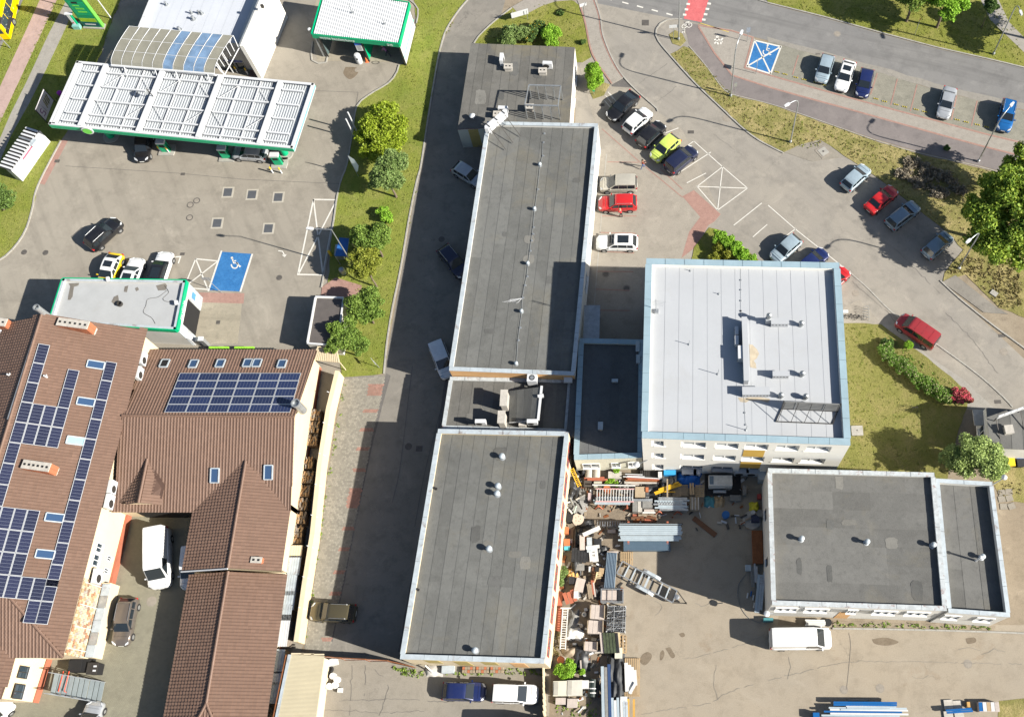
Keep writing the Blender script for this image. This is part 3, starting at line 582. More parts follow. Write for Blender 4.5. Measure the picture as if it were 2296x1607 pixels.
def flat_building(name,label,quad,h,wall,roof,par_h=.45,par_w=.32,cap=None,n=9,along='NS',pieces=1,seg=2.0,cat='building',over=.06,capw=None):
 Q=[G(u,v,h)for u,v in quad];c=sum(Q,Vector((0,0,0)))/4
 t=thing(name,label,cat,(c.x,c.y,0));zr=h-par_h
 mb=MB();mb.prism(Q,-.02,zr-.02)
 if par_h:
  I=inset(Q,par_w)
  for i in range(4):
   j=(i+1)%4;mb.prism([Q[i],Q[j],I[j],I[i]],zr-.02,h-.06)
 w=mb.build('wall',wall,t)
 I=inset(Q,par_w+.003)if par_h else Q
 strips(t,I,zr,n,roof,along,pieces=pieces)
 if cap:
  cw=capw or par_w+.1
  for i in range(4):
   j=(i+1)%4;d=(Q[j]-Q[i]).normalized();nn=Vector((-d.y,d.x,0));nn=nn if nn.dot(c-Q[i])>0 else-nn
   coping(t,Q[i]+d*(cw-over if i%2 else 0),Q[j]-d*(cw-over if i%2 else 0),cw,h,cap,seg,nn,overhang=over)
 return t,Q,I,zr
def on_roof(u,v,z):return G(u,v,z)
#roof fittings
def vent(u,v,z,label,group=None,r=.17,hh=.55,hat=True,name='roof_vent'):
 p=G(u,v,z);t=thing(name,label,'roof vent',(p.x,p.y,z),group);m=MB()
 m.lathe((p.x,p.y,z),[(r*1.7,0),(r*1.7,.02),(r,.05),(r,hh)],12);m.build('pipe',m_gmetal,t,40)
 if hat:MB().lathe((p.x,p.y,z+hh),[(r*1.5,-.12),(r*1.55,0),(r*1.35,.07),(r*.3,.15)],14).build('cap',m_cap,t,40)
 return t
def turbine(u,v,z,label,group,r=.3,hh=.6):
 p=G(u,v,z);t=thing('turbine_vent',label,'roof vent',(p.x,p.y,z),group)
 MB().lathe((p.x,p.y,z),[(r*.8,0),(r*.72,hh*.6)],12).build('collar',m_gmetal,t,40)
 mb=MB()
 for k in range(14):
  a=2*pi*k/14;P=[]
  for i in range(6):
   q=-1.1+2.3*i/5;P.append((p.x+r*cos(q)*cos(a+q*.3),p.y+r*cos(q)*sin(a+q*.3),z+hh*.6+r*.95+r*sin(q)))
  for A_,B_ in zip(P,P[1:]):mb.bar(A_,B_,.075,.02,up=(cos(a),sin(a),.2))
 mb.lathe((p.x,p.y,z+hh*.6+r*1.75),[(r*.45,0),(r*.3,.06),(.03,.09)],10);mb.build('rotor',m_gmetal,t)
 MB().lathe((p.x,p.y,z+hh*.6+r*.95),[(r*.35,-r*.8),(r*.8,0),(r*.35,r*.8)],10).build('core',m_dmetal,t);return t
def chimney_block(u,v,z,sx,sy,hh,label,rz=0,m=None,cap=True,group=None,pots=0):
 p=G(u,v,z);t=thing('roof_chimney',label,'chimney',(p.x,p.y,z),group);M_=Matrix.Rotation(rz,3,'Z');m=m or m_conc
 MB().box((p.x,p.y,z+hh/2-.05),(sx,sy,hh+.1),rz).build('shaft',m,t)
 if cap:MB().box((p.x,p.y,z+hh+.06),(sx+.14,sy+.14,.12),rz).build('cap',m_conc,t)
 for k in range(pots):
  q=M_@Vector(((k-(pots-1)/2)*sx/pots,0,0));MB().box((p.x+q.x,p.y+q.y,z+hh+.13),(.16,.16,.05),rz).build('flue',m_black,t)
 return t
def condenser(p,rz,label,group=None,size=(.85,.34,.65),top=False,m=None,cat='air conditioner'):
 """Air-conditioning unit: casing, fan grille and brackets. Fan on the -y side, or on top."""
 sx,sy,sz=size;t=thing('air_conditioner',label,cat,p,group);t.rotation_euler=(0,0,rz)
 b=Vector(p);mb=MB()
 L=lambda x,y,z:(b.x+x,b.y+y,b.z+z)
 mb.box(L(0,0,sz/2+.05),(sx,sy,sz));mb.build('casing',m or m_wmetal,t)
 f=MB();rr=min(sx,sz if not top else sy)*.38
 if top:
  f.lathe(L(0,0,sz+.051),[(rr,0),(rr,.015),(rr*.93,.016),(rr*.92,.004),(.02,.004)],18);g=f.build('fan_grille',m_dmetal,t);q=MB()
  for k in range(6):a=pi*k/6;q.bar(L(-rr*cos(a),-rr*sin(a),sz+.07),L(rr*cos(a),rr*sin(a),sz+.07),.02)
  q.lathe(L(0,0,sz+.07),[(rr*.6,0),(rr*.6,.012),(rr*.55,.013)],14);q.build('grille_bars',m_gmetal,g)
 else:
  f.lathe(L(-sx*.14,-sy/2-.004,sz/2+.05),[(rr,-.012),(rr*.95,.0),(.02,.0)],16,axis='Y');g=f.build('fan_grille',m_dmetal,t)
 lg=MB()
 for s_ in(-1,1):lg.box(L(s_*sx*.36,0,.025),(.08,sy+.1,.05))
 lg.build('bracket',m_dmetal,t);return t
#B6: the long grey hall
b6,Q6,I6,z6=flat_building('long_hall','long flat grey felt-roofed hall running beside the shaded lane',[(1092,273),(1341,278),(1288,840),(1007,829)],5.2,m_wallw,m_felt,.4,.34,m_cap,10,'NS',2,2.2)
for i in range(5):
 a,b=lerp(Q6[1],Q6[2],.06+i*.13),lerp(Q6[1],Q6[2],.13+i*.13);window(b6,a,b,2.1,3.4,(1,.06,0),mull=2)
MB().prism([Q6[3],Q6[2],Q6[2]-Vector((0,.02,0)),Q6[3]-Vector((0,.02,0))],0,5.05).build('south_wall',m_wallo,b6)
VG='low vents along the seam of the long hall'
for u,v,w in((1211,371,'northernmost'),(1199,470,'second from the north'),(1184,592,'in the middle, by the shadow edge'),(1170,699,'next to the frayed cable'),(1158,816,'southernmost')):
 vent(u,v,z6+.02,'hooded roof vent on the long hall seam, '+w,VG,.13,.4)
seam=[(1217,320),(1216,350),(1211,371),(1205,425),(1199,470),(1195,510),(1191,540),(1184,592),(1181,620),(1176,640),(1171,668),(1170,699),(1165,735),(1161,763),(1158,816)]
mb=MB();mb.tube([G(u,v,z6+.09)for u,v in seam],.018,5)
for u,v in seam[::1]+[(1219,300),(1194,525),(1188,563)]:p=G(u,v,z6);mb.box((p.x+.1,p.y,z6+.06),(.2,.2,.12))
solo(mb,'lightning_conductor',m_gmetal,'grey conductor wire on blocks along the long hall roof','wire')
mb=MB()
for k in range(9):mb.tube([G(1171,668,z6+.1),G(1171-10-4*k,668+random.uniform(2,12),z6+.06),G(1171-20-3*k+random.uniform(-4,4),668+random.uniform(3,11),z6+.05)],.012,4)
solo(mb,'frayed_cable',m_wmetal,'frayed pale cable ends on the long hall roof','cable')
condenser(G(1196,856,3.75),-.02,'tall white heat pump with fan grille on its top, standing on the low link roof',None,(1.0,.8,1.25),True)
mb=MB();p=G(1274,846,4.6);mb.box((p.x,p.y-.2,4.45),(.85,.5,.35));solo(mb,'junction_box',m_wmetal,'pale box at the south-east corner of the long hall','box')
#B3, B4, B5, B2, B1, B7
b4,Q4,I4,z4=flat_building('low_link_building','low felt-roofed link between the two long halls',[(1009,845),(1281,851),(1272,968),(991,960)],3.7,m_wallw,m_feltn,.2,.3,m_caprust,11,'NS',1,1.6)
a,b=Q4[0],Q4[1]
b3,Q3,I3,z3=flat_building('south_hall','long grey felt-roofed hall in front, with rusty white coping',[(982,962),(1275,968),(1221,1485),(897,1475)],5.9,m_wallc,m_felt,.42,.36,m_cap,11,'NS',2,2.1)
for i in range(7):
 a,b=lerp(Q3[1],Q3[2],.03+i*.138),lerp(Q3[1],Q3[2],.14+i*.138);window(b3,a,b,3.2,4.9,(1,.07,0),m_redf,m_wing,2,False,.05,.07)
for i in range(4):a,b=lerp(Q3[3],Q3[2],.15+i*.2),lerp(Q3[3],Q3[2],.25+i*.2);MB().prism([a,b,b-Vector((0,.03,0)),a-Vector((0,.03,0))],1.2 if i%2 else 2.6,5.0 if i%2 else 5.4).build('wall_panel',m_ochre if i<3 else m_wallo,b3)
VG='round roof vents on the south hall'
for u,v,w in((1127,1025,'northernmost'),(1118,1091,'upper one of the close pair'),(1116,1108,'lower one of the close pair'),(1098,1231,'alone in the middle'),(1067,1458,'southernmost, near the coping')):
 vent(u,v,z3+.02,'white-capped round vent on the south hall, '+w,VG,.19,.62)
mb=MB()
for u,v in((978,1096),(938,1322)):p=G(u,v,z3);mb.tube([(p.x,p.y,z3),(p.x+.1,p.y,z3+.25),(p.x-.2,p.y+.1,z3+.3)],.1,7)
solo(mb,'roof_outlet',m_black,'black drain outlets on the west edge of the south hall roof','drain outlets')
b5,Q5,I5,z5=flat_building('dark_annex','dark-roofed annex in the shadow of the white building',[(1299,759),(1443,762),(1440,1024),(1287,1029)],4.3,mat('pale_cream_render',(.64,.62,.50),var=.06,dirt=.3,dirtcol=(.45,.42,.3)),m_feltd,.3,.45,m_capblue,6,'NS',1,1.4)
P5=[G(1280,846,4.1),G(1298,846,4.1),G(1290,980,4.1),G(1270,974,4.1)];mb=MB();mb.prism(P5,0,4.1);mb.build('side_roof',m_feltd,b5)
for t0,t1 in((.1,.36),(.53,.67),(.78,.92)):window(b5,lerp(Q5[3],Q5[2],t0),lerp(Q5[3],Q5[2],t1),1.3,2.7,(.03,-1,0),mull=1,depth=.08)
for u,v,sx,sy,hh,w in((1379,855,.6,.3,.35,'upper flat box vent on the dark annex'),(1347,957,.45,.75,.5,'lower box vent on the dark annex'),(1430,780,.35,1.1,.5,'long duct box in the dark annex corner'),(1431,808,.35,.9,.5,'second duct box under the white building wall')):
 p=G(u,v,z5);t=thing('duct_box',w,'duct',(p.x,p.y,z5));MB().box((p.x,p.y,z5+hh/2),(sx,sy,hh)).build('body',m_gmetal,t);MB().box((p.x,p.y,z5+hh+.02),(sx+.06,sy+.06,.04)).build('lid',m_cap,t)
p=G(1322,727,2.9);q1,q2=G(1312,686,2.9),G(1342,757,2.9);mb=MB();mb.box(((q1 .x+q2 .x)/2,(q1 .y+q2 .y)/2,2.9),(1.7,3.9,.12));mb.box((q2 .x-.1,q1 .y,1.42),(.1,.1,2.84));mb.box((q2 .x-.1,q2 .y+.2,1.42),(.1,.1,2.84))
solo(mb,'entrance_canopy',m_gmetal,'grey flat porch roof on posts in the shaded lot corner','canopy')
b2,Q2,I2,z2=flat_building('yard_workshop','white-walled workshop with a grey felt roof beside the yard',[(1722,1050),(2095,1060),(2123,1367),(1731,1354)],6.9,m_wallw,m_felt2,.4,.34,m_caprust,7,'EW',3,2.3)
for t0,t1 in((.03,.16),(.2,.34),(.45,.51),(.6,.74),(.79,.93)):window(b2,lerp(Q2[3],Q2[2],t0),lerp(Q2[3],Q2[2],t1),4.0,5.6,(.03,-1,0),mull=2,depth=.12)
for z0,z1,t0,t1,m in((.0,3.8,.42,.5,m_wallo),(5.7,6.5,.165,.195,m_gmetal),(4.0,5.6,.36,.44,m_gmetal),(4.0,5.6,.525,.59,m_gmetal)):
 a,b=lerp(Q2[3],Q2[2],t0),lerp(Q2[3],Q2[2],t1);MB().prism([a,b,b-Vector((0,.03,0)),a-Vector((0,.03,0))],z0,z1).build('wall_panel',m,b2)
for t0,t1 in((.25,.33),(.62,.68)):window(b2,lerp(Q2[0],Q2[3],t0),lerp(Q2[0],Q2[3],t1),3.2,4.2,(-1,0,0),m_dmetal,mull=0)
VG='hooded vents on the yard workshop'
for u,v,w in((1796,1209,'westernmost'),(1942,1216,'in the middle'),(2090,1223,'easternmost')):vent(u,v,z2+.02,'white hooded vent on the workshop roof, '+w,VG,.17,.7)
b1,Q1,I1,z1=flat_building('east_workshop','narrow grey-roofed building joined to the workshop on its east side',[(2098,1073),(2225,1081),(2265,1381),(2126,1371)],6.7,m_wallw,m_felt2,.75,.3,m_cap,3,'NS',2,2.3)
for t0,t1 in((.02,.3),(.55,.85)):window(b1,lerp(Q1[3],Q1[2],t0),lerp(Q1[3],Q1[2],t1),3.4,5.2,(.03,-1,0),mull=1,depth=.1)
vent(2200,1249,z1+.02,'white hooded vent on the narrow east roof',None,.17,.6)
p=G(2188,1256,z1);mb=MB();mb.lathe((p.x,p.y,z1),[(.12,0),(.1,.05),(.09,1.6),(.16,1.62),(.16,1.7),(.03,1.78)],10);solo(mb,'flue_pipe',m_wmetal,'slim white flue beside the vent on the narrow east roof','flue pipe',smooth=40)
b7,Q7,I7,z7=flat_building('north_shop','low weathered felt-roofed shop at the north end of the row',[(1056,97),(1289,106),(1277,277),(1026,290)],3.6,m_wallw,m_feltn,0,.3,None,12,'NS',2)
MB().prism([(Q7[i].x,Q7[i].y)for i in range(4)],3.5,3.601).build('eaves_board',m_redf,b7)
a,b=Q7[3],lerp(Q7[3],Q7[2],.27)
for k in range(3):s_,e_=lerp(a,b,k/3),lerp(a,b,(k+1)/3);MB().prism([s_,e_,e_-Vector((0,.03,0)),s_-Vector((0,.03,0))],0,3.45).build('wall_panel',[m_wallg,m_ochre,m_wallg][k],b7)
p=G(1083,330,0);mb=MB()
for k in range(4):mb.bar((p.x-.5+.28*k,p.y+.05,.1),(p.x-.5+.28*k,p.y+.3,1.2),.1,.03,up=(0,1,0))
for k in range(3):mb.bar((p.x-.6,p.y+.03+.12*k,.2+.45*k),(p.x+.5,p.y+.03+.12*k,.2+.45*k),.03,.1)
solo(mb,'pallet',mat('weathered_wood',(.30,.24,.17),.9,var=.25,scale=3),'wooden pallet leaning on the ochre-striped end wall','pallet')
for t0,t1 in((.2,.34),(.5,.62)):window(b7,lerp(Q7[1],Q7[2],t0),lerp(Q7[1],Q7[2],t1),1.0,2.4,(1,.05,0),mull=1)
AC='air conditioners on the north shop roof'
p=G(1127,140,3.62);condenser((p.x,p.y,3.62),pi/2,'white condenser seen side-on on the north shop roof, western one',AC,(1.15,.42,1.0))
p=G(1229,152,3.62);condenser((p.x,p.y,3.62),-.05,'white condenser with fan facing south on the north shop roof, eastern one',AC,(1.1,.42,.95))
p=G(1130,252,3.62);condenser((p.x,p.y,3.62),-.05,'white condenser behind the long signboard',AC,(1.1,.42,.95))
CG='low chimneys on the north shop roof'
for u,v,w in((1141,156,'west one by the side-on condenser'),(1218,165,'east one under the fan condenser'),(1189,246,'inside the metal frame'),(1117,262,'beside the signboard')):chimney_block(u,v,3.62,.85,.6,.55,'low concrete vent chimney on the north shop, '+w,0,m_conc,True,CG,2)
t=thing('sign_frame','tall galvanised frame of posts and rails on the north shop roof','frame',G(1225,240,3.62));zt=6.2
f0,f1,b0_,b1_=G(1183,266,3.62),G(1256,268,3.62),G(1192,222,3.62),G(1262,224,3.62)
for a,b in((f0,f1),(b0_,b1_)):
 m_=MB();m_.bar((a.x,a.y,zt),(b.x,b.y,zt),.14,.14);m_.build('rail',m_gmetal,t)
 for k in range(5):q=a.lerp(b,k/4);m_=MB();m_.bar((q.x,q.y,3.62),(q.x,q.y,zt),.09,.09);m_.build('post',m_gmetal,t)
for a,b in((f0,b0_),(f1,b1_)):m_=MB();m_.bar((a.x,a.y,zt+.02),(b.x,b.y,zt+.02),.1,.1);m_.build('rail',m_gmetal,t)
t=thing('signboard','long white rounded signboard braced over the corner of the long hall','sign',G(1110,275,4.8))
a,b=G(1092,291,6.0),G(1134,254,6.0);mb=MB();d=(b-a).normalized();n=Vector((-d.y,d.x,0))
mb.prism([a+n*.28,a-d*.25,a-n*.28,b-n*.28,b+d*.25,b+n*.28],5.6,6.5);mb.build('sign_box',m_wmetal,t)
for k in(.1,.5,.9):q=a.lerp(b,k);m_=MB();m_.bar(q+n*.2+Vector((0,0,.55)),(q.x+1.9,q.y-2.2,5.0),.06);m_.bar(q+Vector((0,0,.54))-n*.3,q+Vector((0,0,.54))+n*.3,.08,.05);m_.build('brace',m_dmetal,t)
for k in(.15,.8):q=a.lerp(b,k);m_=MB();m_.bar((q.x,q.y,3.6),(q.x,q.y,5.6),.14);m_.build('post',m_wmetal,t)
p=G(1061,266,3.62);mb=MB();mb.lathe((p.x,p.y,3.6),[(.05,0),(.05,.5),(.28,.5),(.36,.62),(.2,.78),(.03,.82)],12);solo(mb,'mushroom_vent',m_wmetal,'white mushroom vent near the signboard','roof vent',smooth=50)
chimney_block(1136,906,3.55,.6,1.6,1.9,'taller pale concrete chimney on the low link roof');chimney_block(1130,947,3.55,.6,1.2,1.75,'shorter pale concrete chimney beside the south hall coping')
t=thing('roof_hatch','sloping felt-roofed hatch house on the link roof','hatch house',G(1180,910,3.5))
A_=[G(1150,878,3.5),G(1212,868,3.5),G(1204,946,3.5),G(1135,950,3.5)];zt=[3.9,5.1,5.1,3.9]
A_=[G(1142,876,3.9),G(1212,867,4.9),G(1204,940,4.9),G(1142,945,3.9)]
mb=MB();mb.add([tuple(p)for p in A_]+[(p.x,p.y,3.4)for p in A_],[(3,2,1,0),(0,1,5,4),(1,2,6,5),(2,3,7,6),(3,0,4,7)]);mb.build('wall',m_conc,t)
for k in range(4):
 e=Vector((0,0,.03));mb=MB();P=[lerp(A_[0],A_[1],k/4)+e,lerp(A_[0],A_[1],(k+.97)/4)+e*2,lerp(A_[3],A_[2],(k+.97)/4)+e*2,lerp(A_[3],A_[2],k/4)+e]
 mb.add(P+[q-e*1.5 for q in P],[(3,2,1,0),(0,1,5,4),(1,2,6,5),(2,3,7,6),(3,0,4,7)]);mb.build('felt_strip',m_felt,t)
mb=MB();mb.bar(A_[1]+Vector((.12,.1,.05)),A_[2]+Vector((.12,-.1,.05)),.24,.14);mb.build('coping_panel',m_wmetal,t)
mb=MB();mb.bar(A_[3]+Vector((0,-.1,.04)),A_[2]+Vector((0,-.1,.0)),.06,.1);mb.build('coping_panel',m_wmetal,t)
p=G(1217,898,3.5);t=thing('antenna_box','small white antenna box on a post beside the hatch house','antenna',p);MB().tube([(p.x,p.y,3.5),(p.x,p.y,4.7)],.06,7).build('post',m_gmetal,t);MB().box((p.x-.05,p.y,4.85),(.6,.3,.45),.2).build('box',m_wmetal,t)
for u,w in((1081,'western white condenser tight against the south hall coping'),(1196,'eastern white condenser tight against the south hall coping')):
 p=G(u,956,3.9);condenser((p.x,p.y+.2,4.3),0,w,'condensers behind the south hall coping',(1.05,.4,.8))
p=G(1164,952,3.6);mb=MB();mb.box((p.x+.4,p.y,3.9),(.7,.6,.8));solo(mb,'vent_block',m_conc,'squat concrete block between the white condensers','vent')
#the tall white-roofed building
HB=11.4;QW=[G(u,v,HB)for u,v in((1449,580),(1882,590),(1907,996),(1439,980))];cw=sum(QW,Vector((0,0,0)))/4
wb=thing('white_roof_building','tallest building, with a bright white roof and pale blue coping','building',(cw.x,cw.y,0))
core=inset(QW,.3);zr=HB-.55
mb=MB();mb.prism(core,0,zr-.02)
bands=((0,1.0),(2.7,5.0),(6.6,8.9),(10.5,11.32));IP=inset(QW,.62)
south=(QW[3],QW[2]);S_T=[(.045,.105),(.19,.31),(.355,.47),(.50,.615),(.655,.765),(.80,.92)]
for z0,z1_ in bands:
 for i in range(4):j=(i+1)%4;mb.prism([QW[i],QW[j],core[j],core[i]],z0,z1_)
for z0,z1_ in((1.0,2.7),(5.0,6.6),(8.9,10.5)):
 for i in range(4):
  j=(i+1)%4;e=[0]+[x for s_ in S_T for x in s_]+[1]
  for a,b in zip(e[::2],e[1::2]):mb.prism([lerp(QW[i],QW[j],1-b if i==2 else a),lerp(QW[i],QW[j],1-a if i==2 else b),lerp(core[i],core[j],1-a if i==2 else b),lerp(core[i],core[j],1-b if i==2 else a)][:2]+[lerp(core[i],core[j],1-a if i==2 else b),lerp(core[i],core[j],1-b if i==2 else a)],z0,z1_)
IP2=inset(QW,.45)
for i in range(4):j=(i+1)%4;mb.prism([core[i],core[j],IP[j],IP[i]],zr-.02,HB-.06)
mb.build('wall',mat('pale_facade',(.82,.80,.735),var=.04,scale=.4,dirt=.2,dirtcol=(.55,.52,.44)),wb)
for z0,z1_ in((1.0,2.7),(5.0,6.6),(8.9,10.5)):
 for a,b in S_T:
  for i,nn in((2,(0,-1,0)),(0,(0,1,0)),(1,(1,0,0))):
   j=(i+1)%4;p,q=lerp(core[i],core[j],1-b if i==2 else a),lerp(core[i],core[j],1-a if i==2 else b)
   window(wb,p,q,z0+.02,z1_,nn,pane=m_wing,mull=1,sill=False,depth=.06,fw=.11)
   if i==2:sb=MB();n_=Vector(nn);p3,q3=Vector((p.x,p.y,z0+.015)),Vector((q.x,q.y,z0+.015));sb.bar(p3+n_*.2,q3+n_*.2,.34,.05);sb.build('sill',m_frame,wb)
for z0,z1_ in((2.72,4.98),(6.62,8.88)):
 a,b=lerp(QW[3],QW[2],.5),lerp(QW[3],QW[2],.605);MB().prism([a,b,b-Vector((0,.03,0)),a-Vector((0,.03,0))],z0,z1_).build('yellow_panel',m_wally,wb)
strips(wb,inset(QW,.623),zr,13,m_wroof,'NS','membrane_strip',3,.006)
for i in range(4):
 j=(i+1)%4;d=(QW[j]-QW[i]).normalized();nn=Vector((-d.y,d.x,0));nn=nn if nn.dot(cw-QW[i])>0 else-nn;o_=.6 if i%2 else 0
 coping(wb,QW[i]+d*o_,QW[j]-d*o_,.66,HB,m_capblue,2.0,nn,overhang=.07)
def Wz(zx,zy):return 1587.3+zx*.18517,680.3+zy*.18517
def wbox(x0,y0,x1,y1,hh,name,label,cat,m=m_wroof,caps=None,z=None):
 z=zr+.012 if z is None else z;a,b=G(*Wz(x0,y0),z+hh),G(*Wz(x1,y1),z+hh)
 t=thing(name,label,cat,((a.x+b.x)/2,(a.y+b.y)/2,z));mb=MB();mb.prism([(a.x,a.y),(b.x,a.y),(b.x,b.y),(a.x,b.y)],z-.01,z+hh);mb.build('body',m,t)
 mb=MB();mb.prism([(a.x-.05,a.y+.05),(b.x+.05,a.y+.05),(b.x+.05,b.y-.05),(a.x-.05,b.y-.05)],z+hh+.001,z+hh+.05);mb.build('lid',m,t)
 if caps:
  for k in range(caps):q=MB();x_=a.x+(b.x-a.x)*(k+.5)/caps;q.box((x_,b.y-.012,z+hh*.55),(.14,.024,.12));q.build('slot',m_dmetal,t)
 return t
wbox(415,165,495,925,1.15,'roof_upstand','long white wall-like upstand in the middle of the white roof','upstand')
wbox(768,178,978,240,.85,'vent_box','white slotted vent box behind the long upstand, north one','vent box',caps=5)
wbox(788,820,985,870,.85,'vent_box','white slotted vent box behind the long upstand, middle one','vent box',caps=5)
wbox(420,1012,745,1095,.85,'vent_box','longest white slotted vent box, south of the upstand','vent box',caps=8)
wbox(705,165,768,195,1.0,'vent_box','small white box under the turbine vent','vent box')
TG='turbine vents on the white roof'
for x,y,w in((735,175,'north one standing on a box'),(1125,265,'east of the north vent box'),(1135,870,'east of the middle vent box'),(880,1130,'darkest, right of the longest vent box'),(1178,1145,'nearest the tilted panel')):
 turbine(*Wz(x,y),zr+(1.0 if y==175 else.012),'round turbine vent on the white roof, '+w,TG,.28,.5)
AG='air conditioners in the shade of the white upstand'
for x,y,w,sc in((345,400,'northern small one',.85),(345,520,'second small one',.95),(390,680,'larger one at the south end',1.35)):
 p=G(*Wz(x,y),zr+.02);condenser((p.x,p.y+.4,zr+.02),pi/2,'condenser west of the white upstand, '+w,AG,(1.0*sc,.38*sc,.75*sc))
t=thing('roof_billboard','grey billboard on a black rectangular floor frame on the white roof','billboard',G(*Wz(1200,1350),zr))
a,b,c_,d_=G(*Wz(820,1430),zr),G(*Wz(1510,1458),zr),G(*Wz(890,1275),zr),G(*Wz(1568,1308),zr);up=Vector((0,0,1));z_=.1
mb=MB();mb.add([c_+up*.25,d_+up*.25,d_+up*2.1,c_+up*2.1],[(0,1,2,3)]);mb.bar(c_+up*1.2,d_+up*1.2,.08,1.85);mb.build('panel',mat('panel_back_grey',(.20,.20,.195),.6,var=.12),t)
for k in(.22,.72):mb=MB();q=c_.lerp(d_,k)+Vector((0,-.055,0));mb.bar(q+up*.3,q+up*2.1,.05,.03);mb.build('panel_joint',m_gmetal,t)
for p,q in((a,b),(c_,d_),(a,c_),(b,d_)):mb=MB();mb.bar(p+up*z_,q+up*z_,.08);mb.build('base_rail',m_dmetal,t)
for k in range(5):
 p=a.lerp(b,.03+k*.235)+up*.12;q=c_.lerp(d_,.03+k*.235)+up*2.0;mb=MB();mb.bar(p,q,.05);mb.build('brace',m_dmetal,t)
for q in(c_,d_):mb=MB();mb.bar(q+up*.05,q+up*2.2,.1);mb.build('post',m_dmetal,t)
RG2='thin rod masts on the white roof'
for x0,y0,w in((120,855,'west of the upstand'),(460,1530,'near the south coping')):
 p=G(*Wz(x0,y0),zr);mb=MB();mb.tube([(p.x,p.y,zr),(p.x+.02,p.y,zr+1.25)],.03,6);mb.lathe((p.x,p.y,zr),[(.14,0),(.13,.05),(.03,.08)],10);solo(mb,'rod_mast',m_gmetal,'thin lightning rod on the white roof, '+w,'lightning rod',RG2,at=(p.x,p.y,zr))
for u,v,w in((1548,607,'north-west part'),(1612,659,'north of centre'),(1545,772,'west of the duct shadows'),(1541,772,'tall')):
 if w=='tall':continue
 p=G(u,v,zr);mb=MB();mb.tube([(p.x,p.y,zr),(p.x,p.y,zr+(.9 if v>700 else.4))],.03,6);mb.lathe((p.x,p.y,zr),[(.14,0),(.13,.05),(.03,.08)],10);solo(mb,'rod_mast',m_gmetal,'thin lightning rod on the white roof, '+w,'lightning rod',RG2,at=(p.x,p.y,zr))
mb=MB()
for seg_ in([(1661,600),(1661,628),(1661,650),(1661,674),(1661,697)],[(1661,697),(1663,711)],[(1669,850),(1668,880),(1670,925),(1672,952)]):
 mb.tube([G(u,v,zr+.05)for u,v in seg_],.012,4)
 for u,v in seg_:p=G(u,v,zr);mb.box((p.x,p.y,zr+.04),(.14,.14,.1))
solo(mb,'lightning_conductor',m_gmetal,'thin conductor wire on blocks across the white roof','wire')
t=thing('roof_antenna','aerial with thin cross bars at the west edge of the white roof','antenna',G(1470,697,zr));p=G(1471,697,zr)
mb=MB();mb.tube([(p.x,p.y,zr),(p.x,p.y,zr+2.6)],.035,6);mb.build('mast',m_gmetal,t)
for k in range(4):mb=MB();mb.tube([(p.x-.6,p.y,zr+2.5-.3*k),(p.x+1.0-.1*k,p.y-.2,zr+2.5-.3*k)],.012,4);mb.build('element',m_gmetal,t)
mb=MB();mb.box((p.x+.05,p.y-.1,zr+.15),(.4,.4,.3));mb.build('base',m_gmetal,t)
def patch(name,pts,z,m,label):
 P=[G(u,v,z)for u,v in pts];c=sum(P,Vector((0,0,0)))/len(P);Q=[]
 for i,p in enumerate(P):
  q=P[(i+1)%len(P)];Q+=[p,p.lerp(q,.5)+Vector((random.uniform(-.15,.15),random.uniform(-.15,.15),0))]
 return Q
for nm,pts,z,m in(('residue',[(1680,770),(1687,772),(1702,792),(1690,808),(1696,825),(1682,822)],zr+.03,m_mud),('residue',[(1655,890),(1690,888),(1725,893),(1722,902),(1680,897),(1660,900)],zr+.03,m_mud)):
 mb=MB();mb.prism([(q.x,q.y)for q in patch('',pts,z,m,'')],z-.03,z);mb.build(nm,m,wb)
m_ptch=felt_mat('felt_repair',(.105,.105,.10),.3);m_ptl=felt_mat('dusty_felt',(.165,.16,.145),.5)
for par,Q_,z_ in((b3,I3,z3),(b6,I6,z6),(b2,I2,z2),(b7,Q7,z7),(b4,I4,z4)):
 for k in range(7):
  q=quadpt(Q_,random.uniform(.08,.9),random.uniform(.05,.93));w_,l_=random.uniform(.5,1.4),random.uniform(.5,2.2);n_=9;mb=MB();mb.prism([(q.x+w_/2*math.copysign(abs(cos(t_))**.5,cos(t_))*random.uniform(.85,1.1),q.y+l_/2*math.copysign(abs(sin(t_))**.5,sin(t_))*random.uniform(.85,1.1))for t_ in np.linspace(0,2*pi,n_*2+1)[:-1]],z_,z_+.034+.001*k);mb.build('felt_patch',m_ptch if k%3 else m_ptl,par)
gh,QG,IG,zg=flat_building('gatehouse','small grey-roofed gatehouse at the east edge beside the garden',[(2211,913),(2400,925),(2400,1012),(2219,1004)],3.8,m_wallw,m_felt2,0,.3,None,7,'NS')
window(gh,lerp(QG[0],QG[3],.3),lerp(QG[0],QG[3],.62),1.1,2.6,(-1,0,0),m_frame,m_win,1);MB().prism([lerp(QG[0],QG[3],.72),lerp(QG[0],QG[3],.95),lerp(QG[0],QG[3],.95)-Vector((.04,0,0)),lerp(QG[0],QG[3],.72)-Vector((.04,0,0))],0,2.2).build('door',mat('blue_grey_door',(.13,.18,.22),.4),gh)
a,b=G(2195,955,2.6),G(2215,915,2.6);MB().box((QG[0].x-.5,QG[0].y-.7,2.65),(1.1,1.7,.14)).build('porch_slab',m_conc,gh)
t=thing('roof_letters_sign','row of white sign boxes on dark struts above the gatehouse roof','sign',G(2265,950,3.8))
a,b=G(2236,935,4.9),G(2320,905,4.9);d=(b-a)/6
for k in range(6):mb=MB();mb.bar(a+d*(k+.04),a+d*(k+.96),.12,.8);mb.build('sign_box',m_wmetal,t)
